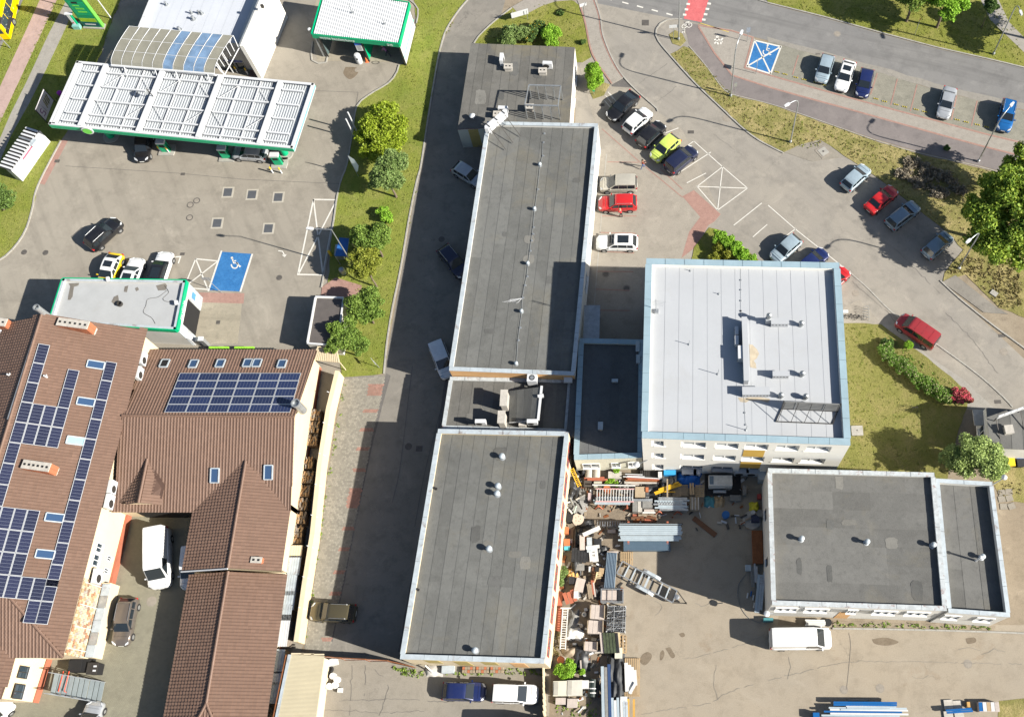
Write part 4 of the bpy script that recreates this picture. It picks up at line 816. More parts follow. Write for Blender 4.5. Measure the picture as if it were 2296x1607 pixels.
for k in(0,3.9,6):q=a+d*k;mb=MB();mb.bar((q.x,q.y-.05,4.5),(q.x+.4,q.y-1.9,3.82),.08);mb.bar((q.x,q.y,3.8),(q.x,q.y,4.6),.08);mb.build('strut',m_dmetal,t)
chimney_block(2258,966,3.8,.75,.75,.6,'short square chimney on the gatehouse roof',.1,m_conc,True,None,0)
#fuel station: main canopy
m_deck=mat('white_deck',(.42,.445,.465),.55,.0,var=.08,scale=.3,dirt=.12,dirtcol=(.45,.40,.34))
HC=5.5;QC=[G(u,v,HC)for u,v in((172,137),(704,187),(656,332),(109,278))];cc=sum(QC,Vector((0,0,0)))/4
cn=thing('fuel_canopy','large white ribbed fuel canopy with a green front edge','canopy',(cc.x,cc.y,0))
def cq(s,t,z):p=quadpt(QC,s,t);return Vector((p.x,p.y,z))
zd=HC-.42
mb=MB();mb.prism([cq(0,0,0),cq(1,0,0),cq(1,1,0),cq(0,1,0)],zd-.12,zd-.05);mb.build('soffit',m_deck,cn)
nr=92;prof=[]
mb=MB();s_=.012
while s_<.985:
 w_=.976/nr
 for k,(f0,f1,h0,h1)in enumerate(((0,.42,0,0),(.42,.5,0,.085),(.5,.9,.085,.085),(.9,1,.085,0))):
  a,b=s_+f0*w_,s_+f1*w_;mb.add([cq(a,.02,zd+h0),cq(b,.02,zd+h1),cq(b,.98,zd+h1),cq(a,.98,zd+h0)],[(3,2,1,0)])
 s_+=w_
mb.build('deck',m_deck,cn)['kind']='stuff'
for i,(a,b)in enumerate((((0,0),(1,0)),((1,0),(1,1)),((1,1),(0,1)),((0,1),(0,0)))):
 p,q=cq(*a,HC),cq(*b,HC);d=(q-p).normalized();n=Vector((-d.y,d.x,0));n=n if n.dot(cc-p)>0 else-n
 mb=MB();mb.bar(p+n*.05-Vector((0,0,.38)),q+n*.05-Vector((0,0,.38)),.1,.76);f=mb.build('fascia',m_wmetal,cn)
 mb=MB();mb.bar(p+n*.12,q+n*.12,.3,.06);mb.build('fascia_cap',m_wmetal,cn)
 if i in(1,2):mb=MB();mb.bar(p-n*.02-Vector((0,0,.42)),q-n*.02-Vector((0,0,.42)),.05,.5 if i==2 else.26);mb.build('green_band',m_green if i==2 else m_mint,f)
BS=[((240,148),(187,284)),((367,160),(317,296)),((497,172),(454,308)),((629,182),(589,322))]
SB=[.128,.367,.612,.862]
for s0 in SB:mb=MB();mb.bar(cq(s0,.02,zd+.36),cq(s0,.985,zd+.36),.5,.42);mb.build('main_beam',m_wmetal,cn)
mb=MB();mb.bar(cq(.018,.02,zd+.3),cq(.018,.985,zd+.3),.36,.3);mb.build('main_beam',m_wmetal,cn)
ee=[.03]+SB+[.985]
for tt in(.13,.35,.57,.79,.9)[:4]+(.915,):
 for a,b in zip(ee,ee[1:]):mb=MB();mb.bar(cq(a+.016,tt,zd+.3),cq(b-.018,tt,zd+.3),.16,.2);mb.build('cross_beam',m_wmetal,cn)
for a,b in zip(SB,SB[1:]):
 for f in(1/3,2/3):mb=MB();s0=a+(b-a)*f;mb.bar(cq(s0,.03,zd+.2),cq(s0,.97,zd+.2),.12,.12);mb.build('purlin',m_wmetal,cn)
 for t0,t1 in((.13,.35),(.57,.79)):
  for s0,s1 in((a+.02,a+(b-a)/3),(b-.02,a+(b-a)*2/3)):mb=MB();mb.tube([cq(s0,t1 if t0<.3 else t0,zd+.25),cq(s1,t0 if t0<.3 else t1,zd+.25)],.035,5);mb.build('wind_brace',m_wmetal,cn)
p=cq(.155,1,HC-.36);mb=MB();mb.lathe((p.x,p.y-.06,p.z),[(.62,-.14),(.66,-.1),(.62,0)],20,axis='Y');f=mb.build('round_emblem',m_wmetal,cn);mb=MB();mb.lathe((p.x,p.y-.21,p.z),[(.5,-.03),(.34,0)],20,axis='Y');mb.build('emblem_ring',m_lime,f)
for cu,cv in((250,306),(506,331),(640,345),(285,225),(530,245),(672,258)):
 p=G(cu,cv);mb=MB();mb.lathe((p.x,p.y,0),[(.42,.1),(.42,zd-.1)],14);c=mb.build('column',m_green,cn,40);mb=MB();mb.lathe((p.x,p.y,0),[(.95,0),(.95,.12),(.88,.14)],20);mb.build('plinth',m_kerb,c)
t=thing('roof_mast','thin mast with a small dish on the middle beam of the fuel canopy','antenna',G(343,213,HC+.2));p=G(345,218,HC)
mb=MB();mb.tube([(p.x,p.y,zd+.5),(p.x-.2,p.y+.1,HC+1.4)],.05,6);mb.build('mast',m_dmetal,t);mb=MB();mb.lathe((p.x-.3,p.y,HC+1.1),[(.42,0),(.3,.07),(.02,.12)],14,axis='X');mb.build('dish',m_gmetal,t)
PG='fuel pumps under the canopy'
for u,v,w in((375,338,'behind the black car'),(627,367,'at the east end of the canopy'),(510,352,'in the middle of the canopy')):
 p=G(u,v);t=thing('fuel_pump','green and white fuel pump '+w,'fuel pump',(p.x,p.y,0),PG)
 MB().prism([(p.x-.9,p.y-.7),(p.x+.9,p.y-.7),(p.x+1.0,p.y),(p.x+.9,p.y+.8),(p.x-.9,p.y+.8)],0,.14).build('island',m_kerb,t)
 MB().box((p.x,p.y,.95),(.95,.55,1.6)).build('cabinet',m_green,t);MB().box((p.x,p.y,1.85),(1.0,.6,.25)).build('head',m_wmetal,t);MB().box((p.x,p.y-.29,1.35),(.6,.03,.4)).build('screen',m_black,t)
 mb=MB();mb.tube(smooth_path([(p.x+.5,p.y,1.6),(p.x+.7,p.y-.1,.8),(p.x+.62,p.y-.1,.5),(p.x+.52,p.y,1.1)]),.03,6);mb.build('hose',m_black,t)
BG='yellow-topped white bollards at the fuel islands'
fb=None
for u,v in((362,340),(380,342),(612,387),(632,388),(533,163),(556,166)):
 p=G(u,v)
 if fb is None:
  fb=thing('bollard','yellow-topped bollard west of the pump behind the black car','bollard',(0,0,0),BG)
  MB().lathe((0,0,0),[(.09,0),(.09,.75)],10).build('post',m_wmetal,fb,40);MB().lathe((0,0,.75),[(.092,0),(.092,.4),(.05,.44)],10).build('top',mat('bollard_yellow',(.75,.50,.03),.5),fb,40);fb.location=(p.x,p.y,.004)
 else:dup(fb,(p.x,p.y,.004),label='yellow-topped white bollard '+{380:'east of the pump behind the black car',612:'left of the pair at the east end pump',632:'right of the pair at the east end pump',533:'left of the pair at the shop entrance',556:'right of the pair at the shop entrance'}[u])
#shop with white roof and barrel glass link
shop=thing('station_shop','white flat-roofed station shop with a tall white side wall','building',G(430,30));hs=4.9
QS=[G(u,v,hs)for u,v in((352,-40),(590,-40),(534,97),(303,78))]
mb=MB();mb.prism(QS,0,hs-.35);I=inset(QS,.4)
for i in(0,2,3):j=(i+1)%4;mb.prism([QS[i],QS[j],I[j],I[i]],hs-.36,hs-.06)
mb.build('wall',m_wallw,shop);strips(shop,inset(QS,.4),hs-.35,10,mat('light_membrane',(.50,.525,.57),.6,var=.05,scale=.3,dirt=.2,dirtcol=(.5,.5,.48)),'NS','membrane_strip',1,.006)
for i in(2,3):j=(i+1)%4;d=(QS[j]-QS[i]).normalized();nn=Vector((-d.y,d.x,0));nn=nn if nn.dot(QS[0]+QS[2]-2*QS[i])>0 else-nn;coping(shop,QS[i],QS[j],.5,hs,m_wmetal,3,nn)
a,b=G(598,-40,6.1),G(537,103,6.1);mb=MB();mb.prism([a,b,b+Vector((.45,0,0)),a+Vector((.45,0,0))],0,6.1);mb.build('side_wall',m_wallw,shop)
mb=MB();mb.bar(a+Vector((-.06,0,-.05)),b+Vector((-.06,0,-.05)),.2,.14);mb.build('wall_cap',m_gmetal,shop)
for x0,y0,w,h_ in((563,92,2.4,2.6),(600,30,.9,2.2)):
 pass
for u,v,r_ in((403,67,.3),(374,11,.22),(434,43,.3),(447,30,.22),(453,31,.22),(430,30,.2)):
 p=G(u,v,hs-.3);mb=MB();mb.lathe((p.x,p.y,hs-.35),[(r_,0),(r_,.12),(r_*.5,.15),(r_*.5,.5),(r_*.6,.52),(.03,.6)],10);solo(mb,'roof_vent',m_gmetal,{403:'cluster vent near the glass barrel roof',374:'bent pipe vent at the north-west of the shop roof',434:'lower vent of the middle trio on the shop roof',447:'right vent of the middle trio on the shop roof',453:'far right small vent on the shop roof',430:'upper vent of the middle trio on the shop roof'}[u],'roof vent',smooth=50)
bl=thing('barrel_canopy','curved glazed walkway roof with brown and blue panes between shop and canopy','canopy',G(400,110))
m_brn=mat('smoked_pane',(.24,.232,.19),.25,0,var=.15,scale=.6);m_bpn=mat('blue_pane',(.15,.235,.36),.22,var=.3,scale=1)
L0,L1=G(250,146,5.7),G(481,166,5.7);U0,U1=G(299,71,6.3),G(530,92,6.3)
def bp(s,k):
 lo,hi=L0 .lerp(L1,s),U0 .lerp(U1,s);p=lo.lerp(hi,k);return Vector((p.x,p.y,p.z+1.15*sin(pi*(.5+k*.5))*0+1.25*sqrt(max(0,1-(1-k)**2))*(1-k*.25)))
rows=[0,.3,.62,1.0]
for i in range(10):
 for r_ in range(3):
  mb=MB();kk=[rows[r_]+(rows[r_+1]-rows[r_])*q/5+.004*(q==0)for q in range(6)]
  for k0,k1 in zip(kk,kk[1:]):
   a,b,c,d=bp(i/10+.004,k0),bp((i+1)/10-.004,k0),bp((i+1)/10-.004,k1),bp(i/10+.004,k1);e=Vector((0,0,-.03));mb.add([a,b,c,d,a+e,b+e,c+e,d+e],[(0,1,2,3),(7,6,5,4),(0,4,5,1),(2,6,7,3)])
  mb.build('pane',m_bpn if i in(5,7,8)else m_brn,bl)
for i in range(11):mb=MB();mb.tube([bp(i/10,k/14)+Vector((0,0,.03))for k in range(15)],.028,5);mb.build('rib',m_wmetal,bl)
for k in rows:mb=MB();mb.tube([bp(0,k)+Vector((0,0,.02)),bp(1,k)+Vector((0,0,.02))],.025 if k else.14,6);mb.build('rail',m_wmetal,bl)
for s0 in(.12,.42,.62,.93):mb=MB();a=bp(s0,0);mb.tube([a,(a.x+.5,a.y-1.2,HC-.1)],.06,6);mb.build('strut',m_wmetal,bl)
for k in range(7):mb=MB();q=bp(1,k/6);mb.tube([(q.x,q.y,q.z),(q.x+.25,q.y-.1-.1*k,max(4.4,q.z-1.1))],.05,5);mb.build('end_web',m_wmetal,bl)
mb=MB();mb.tube([(bp(1,k/8).x+.25,bp(1,k/8).y-.2,4.5+.15*k)for k in range(9)],.06,5);mb.build('end_chord',m_wmetal,bl)
for u,v,w in((545,128,'right'),(523,140,'middle'),(505,150,'left')):
 p,q=G(u,v+22),G(u-20,v-15);mb=MB();mb.tube([(p.x,p.y,0),(p.x,p.y,4.4)],.11,8);solo(mb,'entrance_column',m_wmetal,'white entrance column beside the shop front, '+w+' one','column','entrance columns',40)
DG='display cases at the shop front'
for u,v,w in((521,158,'left'),(544,160,'right')):
 p=G(u,v);t=thing('display_case','grey vending display case by the shop entrance, '+w+' one','display case',(p.x,p.y,0),DG)
 MB().box((p.x,p.y+.6,.75),(1.05,.8,1.5)).build('cabinet',m_gmetal,t);MB().box((p.x,p.y+.18,.8),(.9,.03,1.1)).build('glass_front',m_win,t);MB().box((p.x,p.y+.25,1.56),(1.0,.25,.1)).build('sign_panel',mat('lilac_sign',(.35,.35,.6)),t)
mb=MB();p=G(577,150);mb.lathe((p.x,p.y,0),[(.35,0),(.45,1.1),(.42,1.3),(.2,1.45)],14);solo(mb,'wrapped_planter',mat('cream_plastic',(.66,.60,.48),.5),'cream barrel-shaped container on the shop pavement','container',smooth=40)
for u,v,w in((589,155,'lower'),(590,147,'upper')):
 p=G(u,v);mb=MB();mb.box((p.x,p.y,.02),(.4,.4,.04));mb.lathe((p.x,p.y,.04),[(.16,0),(.03,.7)],12);solo(mb,'traffic_cone',mat('cone_orange',(.75,.17,.05)),'orange cone at the kerb by the shop, '+w+' one','traffic cone','cones by the shop')
p=G(640,60,0);lamp_t=None
#self-service wash
HS=4.3;QL=[G(u,v,HS)for u,v in((726,-22),(917,6),(894,97),(699,76))];cs=sum(QL,Vector((0,0,0)))/4
sw=thing('self_service_wash','green-edged self-service car wash with a white ribbed roof','car wash',(cs.x,cs.y,0))
def sq_(s,t,z):p=quadpt(QL,s,t);return Vector((p.x,p.y,z))
mb=MB();mb.prism([sq_(.01,.01,0),sq_(.99,.01,0),sq_(.99,.99,0),sq_(.01,.99,0)],HS-.3,HS-.2);mb.build('ceiling',m_deck,sw)
mb=MB();n_=40
for k in range(n_):
 a,w_=.012+.976*k/n_,.976/n_
 P=[(a+w_*(q/6),.10*sin(pi*q/6))for q in range(7)]
 for(s0,h0),(s1,h1)in zip(P,P[1:]):mb.add([sq_(s0,.01,HS-.06+h0),sq_(s1,.01,HS-.06+h1),sq_(s1,.985,HS-.06+h1),sq_(s0,.985,HS-.06+h0)],[(3,2,1,0)])
mb.build('ribbed_roof',m_wmetal,sw,40)['kind']='stuff'
for i,(a,b)in enumerate((((0,0),(1,0)),((1,0),(1,1)),((1,1),(0,1)),((0,1),(0,0)))):
 p,q=sq_(*a,HS-.28),sq_(*b,HS-.28);d=(q-p).normalized();n=Vector((-d.y,d.x,0));n=n if n.dot(cs-p)>0 else-n;mb=MB();mb.bar(p-n*.05,q-n*.05,.1,.72);mb.build('fascia',m_green,sw)
a,b=sq_(0,1,0),sq_(1,1,0);d=(b-a).normalized();ang=atan2(d.y,d.x);n=Vector((d.y,-d.x,0));q=a+d*.9+n*.16
text('myjnia bezdotykowa',.52,m_wmetal,sw,(q.x,q.y,HS-.48),(pi/2,0,ang),.015);q=a+d*((b-a).length-1.5)+n*.16;text('24h',.5,m_wmetal,sw,(q.x,q.y,HS-.48),(pi/2,0,ang),.015)
for s0,m,nm in((.985,m_wmetal,'side_panel'),(.55,m_green,'divider_panel'),(.06,glass('clear_screen',(.10,.14,.14)),'glass_screen')):
 p,q=sq_(s0,.03,0),sq_(s0,.97,0);mb=MB();mb.prism([p,q,q+Vector((.08,0,0)),p+Vector((.08,0,0))],.25,HS-.55);f=mb.build(nm,m,sw)
 if nm=='side_panel':mb=MB();mb.bar(Vector((p.x+.1,p.y,1.5)),Vector((q.x+.1,q.y,1.5)),.03,.18);mb.build('stripe',m_mint,f)
for s0 in(.01,.06,.55,.985):
 for t0 in(.03,.97):p=sq_(s0,t0,0);mb=MB();mb.box((p.x,p.y,(HS-.5)/2),(.16,.16,HS-.5));mb.build('post',m_dmetal if s0!=.01 else m_gmetal,sw)
p=sq_(.5,.99,0);mb=MB();mb.box((p.x,p.y,2.6),(.75,.04,1.1));mb.build('price_board',m_wmetal,sw);mb=MB();mb.box((p.x,p.y-.01,3.3),(.8,.05,.5));mb.build('blue_board',mat('sign_blue',(.03,.12,.45),.5),sw)
mb=MB()
for k in range(5):mb.box((p.x,p.y-.026,2.25+.17*k),(.5,.02,.04))
mb.build('board_lines',m_black,sw)
p=G(807,140);t=thing('wash_payment_post','white rounded payment post in front of the wash bays','payment post',(p.x,p.y,0));MB().lathe((p.x,p.y,0),[(.34,0),(.4,.3),(.4,1.35),(.3,1.5),(.05,1.55)],16).build('body',m_wmetal,t,40);MB().box((p.x,p.y-.4,1.1),(.2,.06,.25)).build('screen',m_black,t)
p=G(823,138);mb=MB();mb.box((p.x,p.y,.02),(.4,.4,.04));mb.lathe((p.x,p.y,.04),[(.16,0),(.03,.7)],12);solo(mb,'traffic_cone',MATS['cone_orange'],'orange cone next to the white payment post','traffic cone')
for u0,v0,hgt,w in((790,27,1.6,'tall comb-like mast at mid roof'),(862,52,.7,'low bracket near the east roof edge')):
 p=G(u0,v0+2,HS);mb=MB();mb.tube([(p.x,p.y,HS),(p.x,p.y,HS+hgt)],.04,6)
 if hgt>1:
  for k in range(6):mb.tube([(p.x-.15,p.y,HS+.4+.2*k),(p.x+.15,p.y,HS+.4+.2*k)],.02,4)
 mb.box((p.x,p.y,HS+.05),(.3,.3,.1));solo(mb,'roof_mast',m_gmetal,w+' of the self-service wash','mast',at=(p.x,p.y,HS))
for v0 in(28,52):
 a,b=G(911+(28-v0)*.35,v0-8,3.7),G(924-(v0-28)*.45,v0+12,.1);mb=MB();mb.tube([a,b],.05,6);solo(mb,'downpipe',m_gmetal,'sloping grey downpipe on the wash side wall, '+('northern' if v0==28 else 'southern')+' one','downpipe','downpipes of the wash')
p=G(694,67,4.0);mb=MB();mb.lathe((p.x,p.y,3.9),[(.1,0),(.22,.12),(.2,.3),(.05,.38)],10);mb.tube([(p.x,p.y,3.9),(p.x+.5,p.y-.1,3.9)],.03,5);solo(mb,'floodlight',m_wmetal,'small white dome light on the corner of the wash fascia','light')
p=G(836,148);mb=MB();mb.tube([(p.x+.45*cos(a)*(1+.1*sin(3*a))+.3,p.y+.22*sin(a)+.5,.04)for a in np.linspace(0,6.8,26)],.025,5);solo(mb,'pressure_hose',m_black,'black coiled hose on the wash floor','hose')
#roll-over car wash building
cwb,QK,IK,zk=flat_building('car_wash_building','white car wash building with a green-trimmed grey roof',[(140,624),(416,628),(394,738),(110,720)],4.3,m_wallw,m_groof,.32,.28,None,5,'EW')
for i in range(4):
 j=(i+1)%4;p,q=QK[i],QK[j];d=(q-p).normalized();n=Vector((-d.y,d.x,0));n=n if n.dot(sum(QK,Vector((0,0,0)))/4-p)>0 else-n
 hb=.62 if i in(1,2)else.3;mb=MB();mb.bar(p-n*.06+Vector((0,0,-hb/2+.03)),q-n*.06+Vector((0,0,-hb/2+.03)),.12,hb);mb.build('fascia',m_green,cwb)
 mb=MB();mb.bar(p+n*.14+Vector((0,0,-.02)),q+n*.14+Vector((0,0,-.02)),.26,.06);mb.build('coping_panel',m_cap,cwb)
p,q=QK[2],QK[1];d=(q-p).normalized();a0=p+d*1.3+Vector((.13,0,0));text('myjnia',.66,m_wmetal,cwb,(a0 .x,a0 .y,3.72),(pi/2,0,atan2(d.y,d.x)),.02,sx=1.35)
D0,D1=lerp(p,q,.2),lerp(p,q,.72);mb=MB();mb.prism([D0,D1,D1+Vector((.03,0,0)),D0+Vector((.03,0,0))],.02,3.1);mb.build('bay_opening',m_black,cwb)
for t0,t1 in((0,.19),(.73,1)):e0,e1=lerp(p,q,t0),lerp(p,q,t1);mb=MB();mb.prism([e0,e1,e1+Vector((.06,0,0)),e0+Vector((.06,0,0))],0,3.6);mb.build('front_panel',m_cap,cwb)
e0,e1=lerp(p,q,.8),lerp(p,q,.92);mb=MB();mb.prism([e0+Vector((.06,0,0)),e1+Vector((.06,0,0)),e1+Vector((.08,0,0)),e0+Vector((.08,0,0))],1.7,2.5);mb.build('blue_notice',mat('notice_blue',(.08,.25,.55)),cwb)
for pts in([(154,635),(178,634),(176,640),(166,643),(163,665),(158,672),(152,672),(155,655),(158,642)],[(350,640),(371,635),(375,640),(372,650),(355,651)],[(256,665),(265,661),(268,680),(258,684),(250,676)],[(303,646),(309,643),(312,649),(306,653)],[(280,642),(288,640),(285,655),(278,654)]):
 mb=MB();Q_=patch('',pts,zk+.04,None,'');mb.prism([(q_.x,q_.y)for q_ in[G(u,v,zk)for u,v in pts]],zk,zk+.034);mb.build('wet_patch',m_puddle,cwb)
p=G(270,682,zk);mb=MB();mb.lathe((p.x,p.y,zk),[(.3,0),(.3,.3),(.22,.32),(.2,.12),(.02,.1)],12);solo(mb,'roof_outlet',m_dmetal,'dark round outlet in the middle of the car wash roof','drain outlet')
mb=MB();mb.tube([G(u,v,zk+.05)for u,v in smooth_path([(369,640),(378,655),(366,668),(372,675),(400,678)])],.02,4);mb.tube([G(u,v,zk+.05)for u,v in smooth_path([(375,650),(355,665),(332,670),(327,685),(322,700),(340,712),(348,725)])],.02,4);solo(mb,'loose_cable',m_dmetal,'loose dark cable snaking over the car wash roof','cable')
for u,v,z,w in((242,625,4.5,'on the north edge'),(395,678,4.4,'on the east edge')):
 p=G(u,v,z);mb=MB();mb.box((p.x,p.y,z),(.3,.45,.25),.3);mb.tube([(p.x,p.y,z-.1),(p.x,p.y-.1,z-.5)],.04,5);solo(mb,'security_camera',m_wmetal,'small white camera '+w+' of the car wash roof','camera')
VC='vacuum posts by the car wash apron'
for u,v,w,hh,m in((438,768,'round-topped',2.0,m_wmetal),(466,774,'square grey',1.8,m_gmetal)):
 p=G(u,v);t=thing('vacuum_post',w+' vacuum post at the south edge of the wash apron','vacuum cleaner',(p.x,p.y,0),VC)
 if m is m_wmetal:MB().lathe((p.x,p.y,0),[(.3,0),(.3,hh-.3),(.36,hh-.28),(.36,hh),(.2,hh+.08)],14).build('body',m,t,40);MB().box((p.x+.45,p.y,.5),(.5,.5,1.0)).build('cabinet',m_gmetal,t)
 else:MB().box((p.x,p.y,hh/2),(.45,.4,hh)).build('body',m,t);MB().box((p.x,p.y,hh+.05),(.55,.5,.1)).build('cap',m_wmetal,t)
LB='lime-topped barriers behind the brick-roofed house'
for u,w in((491,'left'),(548,'right')):
 p=G(u,780,1);mb=MB();mb.box((p.x,p.y,1.0),(2.1,.3,.25));mb.box((p.x-.7,p.y,.45),(.12,.15,.9));mb.box((p.x+.7,p.y,.45),(.12,.15,.9));solo(mb,'lime_barrier',mat('neon_lime',(.30,.62,.05),.5),'bright lime-green low barrier along the brown roof, '+w+' one','barrier',LB)
#compressor kiosk, shelter shed
kb,QKb,_,zkb=flat_building('transformer_kiosk','small dark-roofed white kiosk under the trees',[(707,664),(771,666),(757,775),(688,769)],2.6,m_wallw,mat('dark_kiosk_roof',(.10,.088,.082),.85,var=.12,scale=1.5,dirt=.2,dirtcol=(.2,.18,.15)),.12,.16,m_wmetal,4,'EW',seg=2.6,capw=.18)
mb=MB();P=[G(u,v,2.2)for u,v in((712,776),(754,774),(762,812),(700,806))];mb.prism(P,2.1,2.16);
for k in range(14):mb.bar(lerp(P[0],P[1],(k+.5)/14)+Vector((0,0,.0)),lerp(P[3],P[2],(k+.5)/14)+Vector((0,0,0)),.12,.06)
for q in P:mb.box((q.x,q.y,1.05),(.08,.08,2.1))
solo(mb,'lean_to_roof',m_wallc,'pale corrugated lean-to roof between kiosk and boundary wall','shed roof')
p=G(766,570);t=thing('air_station','blue-roofed air and water point under the street lamp','service point',(p.x,p.y,0))
P=[G(u,v,2.1)for u,v in((761,532),(783,534),(777,574),(751,573))];MB().prism(P,2.0,2.1).build('roof',mat('panel_blue',(.03,.13,.38),.35,var=.15),t)
for q in P:MB().box((q.x,q.y,1.0),(.07,.07,2.0)).build('post',m_gmetal,t)
MB().box((p.x,p.y,.55),(.9,1.4,1.1)).build('cabinet',m_gmetal,t);MB().box((p.x-1.1,p.y-.2,.6),(.25,.2,1.2)).build('yellow_post',MATS['bollard_yellow'],t)
p=G(771,612);mb=MB();mb.lathe((p.x,p.y,0),[(.32,0),(.34,.9),(.25,1.05),(.03,1.1)],8);solo(mb,'litter_bin',m_gmetal,'grey octagonal bin in the tree shade by the air point','bin')
p0,p1=G(192,59),G(232.5,61);d=(p1-p0).normalized();n=Vector((d.y,-d.x,0));HP=6.6
t=thing('price_pylon','tall green price pylon with a white oval emblem','sign',((p0 .x+p1 .x)/2,p0 .y,0));Wd=(p1-p0).length
def slab(name,s0,s1,z0,z1,m,par,th=.3,off=0.0):a,b=p0+d*(Wd*s0),p0+d*(Wd*s1);q=MB();q.prism([a+n*(off+th/2),b+n*(off+th/2),b+n*(off-th/2),a+n*(off-th/2)],z0,z1);return q.build(name,m,par)
bd=slab('body',0,1,.2,HP,mat('pylon_green',(.0,.26,.12),.3),t,.42);slab('edge',1.0,1.06,.2,HP+.02,m_lime,t,.44);slab('base',-.05,1.1,0,.2,m_kerb,t,.8)
slab('price_panel',.08,.92,2.3,4.6,mat('panel_green',(.0,.35,.15),.3),t,.46);slab('yellow_panel',.05,.93,1.15,1.75,mat('lime_yellow',(.32,.50,.03),.4),t,.46);slab('dark_panel',.05,.93,.35,1.05,mat('navy_green',(.0,.07,.10),.4),t,.46)
for k,(z0,z1,s0,s1)in enumerate(((4.35,4.6,.3,.62),(3.9,4.05,.25,.6),(3.35,3.6,.3,.75),(2.8,3.05,.3,.78))):slab('price_line',s0,s1,z0,z1,m_black if k==0 else m_lime,t,.5)
o_=p0+d*(Wd*.5)+n*.24;mb=MB();mb.add([tuple(o_+d*(.9*cos(a))+Vector((0,0,5.75+.48*sin(a))))for a in np.linspace(0,2*pi,25)[:-1]]+[tuple(o_-n*.05+d*(.9*cos(a))+Vector((0,0,5.75+.48*sin(a))))for a in np.linspace(0,2*pi,25)[:-1]],[tuple(range(24))]+[(k,24+k,24+(k+1)%24,(k+1)%24)for k in range(24)]);em=mb.build('emblem',m_wmetal,t)
mb=MB();e=n*.02
for k,(x,w_)in enumerate(((-.55,.16),(-.3,.1),(-.1,.2),(.2,.12),(.45,.22))):mb.bar(o_+e+d*x+Vector((0,0,5.8)),o_+e+d*(x+w_)+Vector((0,0,5.86)),.03,.16)
for x in(-.2,.05,.3):mb.bar(o_+e+d*x+Vector((0,0,5.5)),o_+e+d*(x+.14)+Vector((0,0,5.53)),.03,.14)
mb.build('emblem_marks',m_redf,em)
text('Toplivo',.42,m_wmetal,t,tuple(p0+d*.35+n*.25+Vector((0,0,.55))),(pi/2,0,atan2(d.y,d.x)),.01)if False else slab('white_line',.18,.75,.62,.78,m_wmetal,t,.5)
p=G(178,60);t=thing('info_totem','small white and green info totem left of the pylon','sign',(p.x,p.y,0));MB().box((p.x-.1,p.y,1.15),(.5,.3,2.3)).build('body',m_green,t);MB().box((p.x-.2,p.y-.16,1.4),(.35,.04,1.7)).build('face',m_wmetal,t);MB().box((p.x-.1,p.y,2.36),(.95,.4,.1)).build('cap',m_wmetal,t);MB().box((p.x-.1,p.y-.1,.3),(.9,.8,.6)).build('bin',mat('teal_plastic',(.20,.45,.40),.5),t);MB().box((p.x-.2,p.y-.19,.95),(.16,.02,.2)).build('mark',m_redf,t)
a,b=G(107,276),G(125,230);d=(b-a).normalized();n=Vector((d.y,-d.x,0));t=thing('roadside_banner','pale banner with purple emblem and olive picture in the canopy shade','banner',((a.x+b.x)/2,(a.y+b.y)/2,0));L_=(b-a).length
q=MB();q.prism([a+n*.03,b+n*.03,b-n*.03,a-n*.03],.5,2.6);fc=q.build('sheet',mat('banner_white',(.62,.58,.60),.6,var=.08),t)
for k in(0,1):e=a.lerp(b,k);q=MB();q.box((e.x,e.y,1.35),(.08,.08,2.7));q.build('post',m_dmetal,t)
def onb(x,z):return a+d*x+n*.036+Vector((0,0,z))
q=MB()
for x0,z0,x1,z1 in((.35,1.0,.95,.9),(.95,.9,.95,1.4),(.95,1.4,.4,1.45),(.4,1.45,.45,1.9),(.45,1.9,.9,1.9)):q.bar(onb(x0*L_/3.6,z0),onb(x1*L_/3.6,z1),.01,.14,up=n)
q.build('purple_emblem',mat('plum',(.22,.03,.16)),fc)
q=MB()
for k in range(4):q.bar(onb(L_*(.5+.1*k),1.0+.1*(k%2)),onb(L_*(.6+.1*k),2.1),.01,.22,up=n)
q.build('olive_picture',mat('olive',(.25,.23,.05)),fc)
q=MB();q.bar(onb(L_*.36,.9),onb(L_*.36,2.0),.01,.12,up=n);q.build('grey_lettering',mat('mauve',(.4,.33,.4)),fc)
p=G(121,222);p=G(122,232);mb=MB();mb.lathe((p.x+.9,p.y+.9,.5),[(.05,-.5),(.05,.1),(.3,.12),(.3,.5),(.05,.6)],10);solo(mb,'purple_balloon',mat('magenta',(.40,.03,.40)),'small magenta round sign on a post in the canopy shade','sign')
p0,p1=G(52,407,0),G(114,318,0)
t=thing('parcel_lockers','long white cabinet block with slatted roof beside the red strip','lockers',((p0 .x+p1 .x)/2,(p0 .y+p1 .y)/2,0));d=(p1-p0).normalized();n=Vector((d.y,-d.x,0));Lw=(p1-p0).length
a,b=p0+n*.75,p1+n*.75;mb=MB();mb.prism([a-n*.75,b-n*.75,b-n*1.55,a-n*1.55],0,2.2);mb.build('cabinet',m_wmetal,t)
for k in range(13):mb=MB();q=(p0-n*.0).lerp(p1,(k+.5)/13);mb.bar(q-n*.1+Vector((0,0,2.32)),q-n*1.75+Vector((0,0,2.32)),.22,.14);mb.build('roof_slat',m_wmetal if k!=9 else m_gmetal,t)
mb=MB();mb.prism([p0-n*.1,p1-n*.1,p1-n*1.65,p0-n*1.65],2.2,2.24);mb.build('roof',m_dmetal,t)
q=p0 .lerp(p1,.48)+n*.02;mb=MB();mb.bar(q-d*.9+Vector((0,0,1.9)),q+d*.9+Vector((0,0,1.9)),.03,.22);mb.build('red_sign',mat('pink_red',(.70,.10,.16)),t)
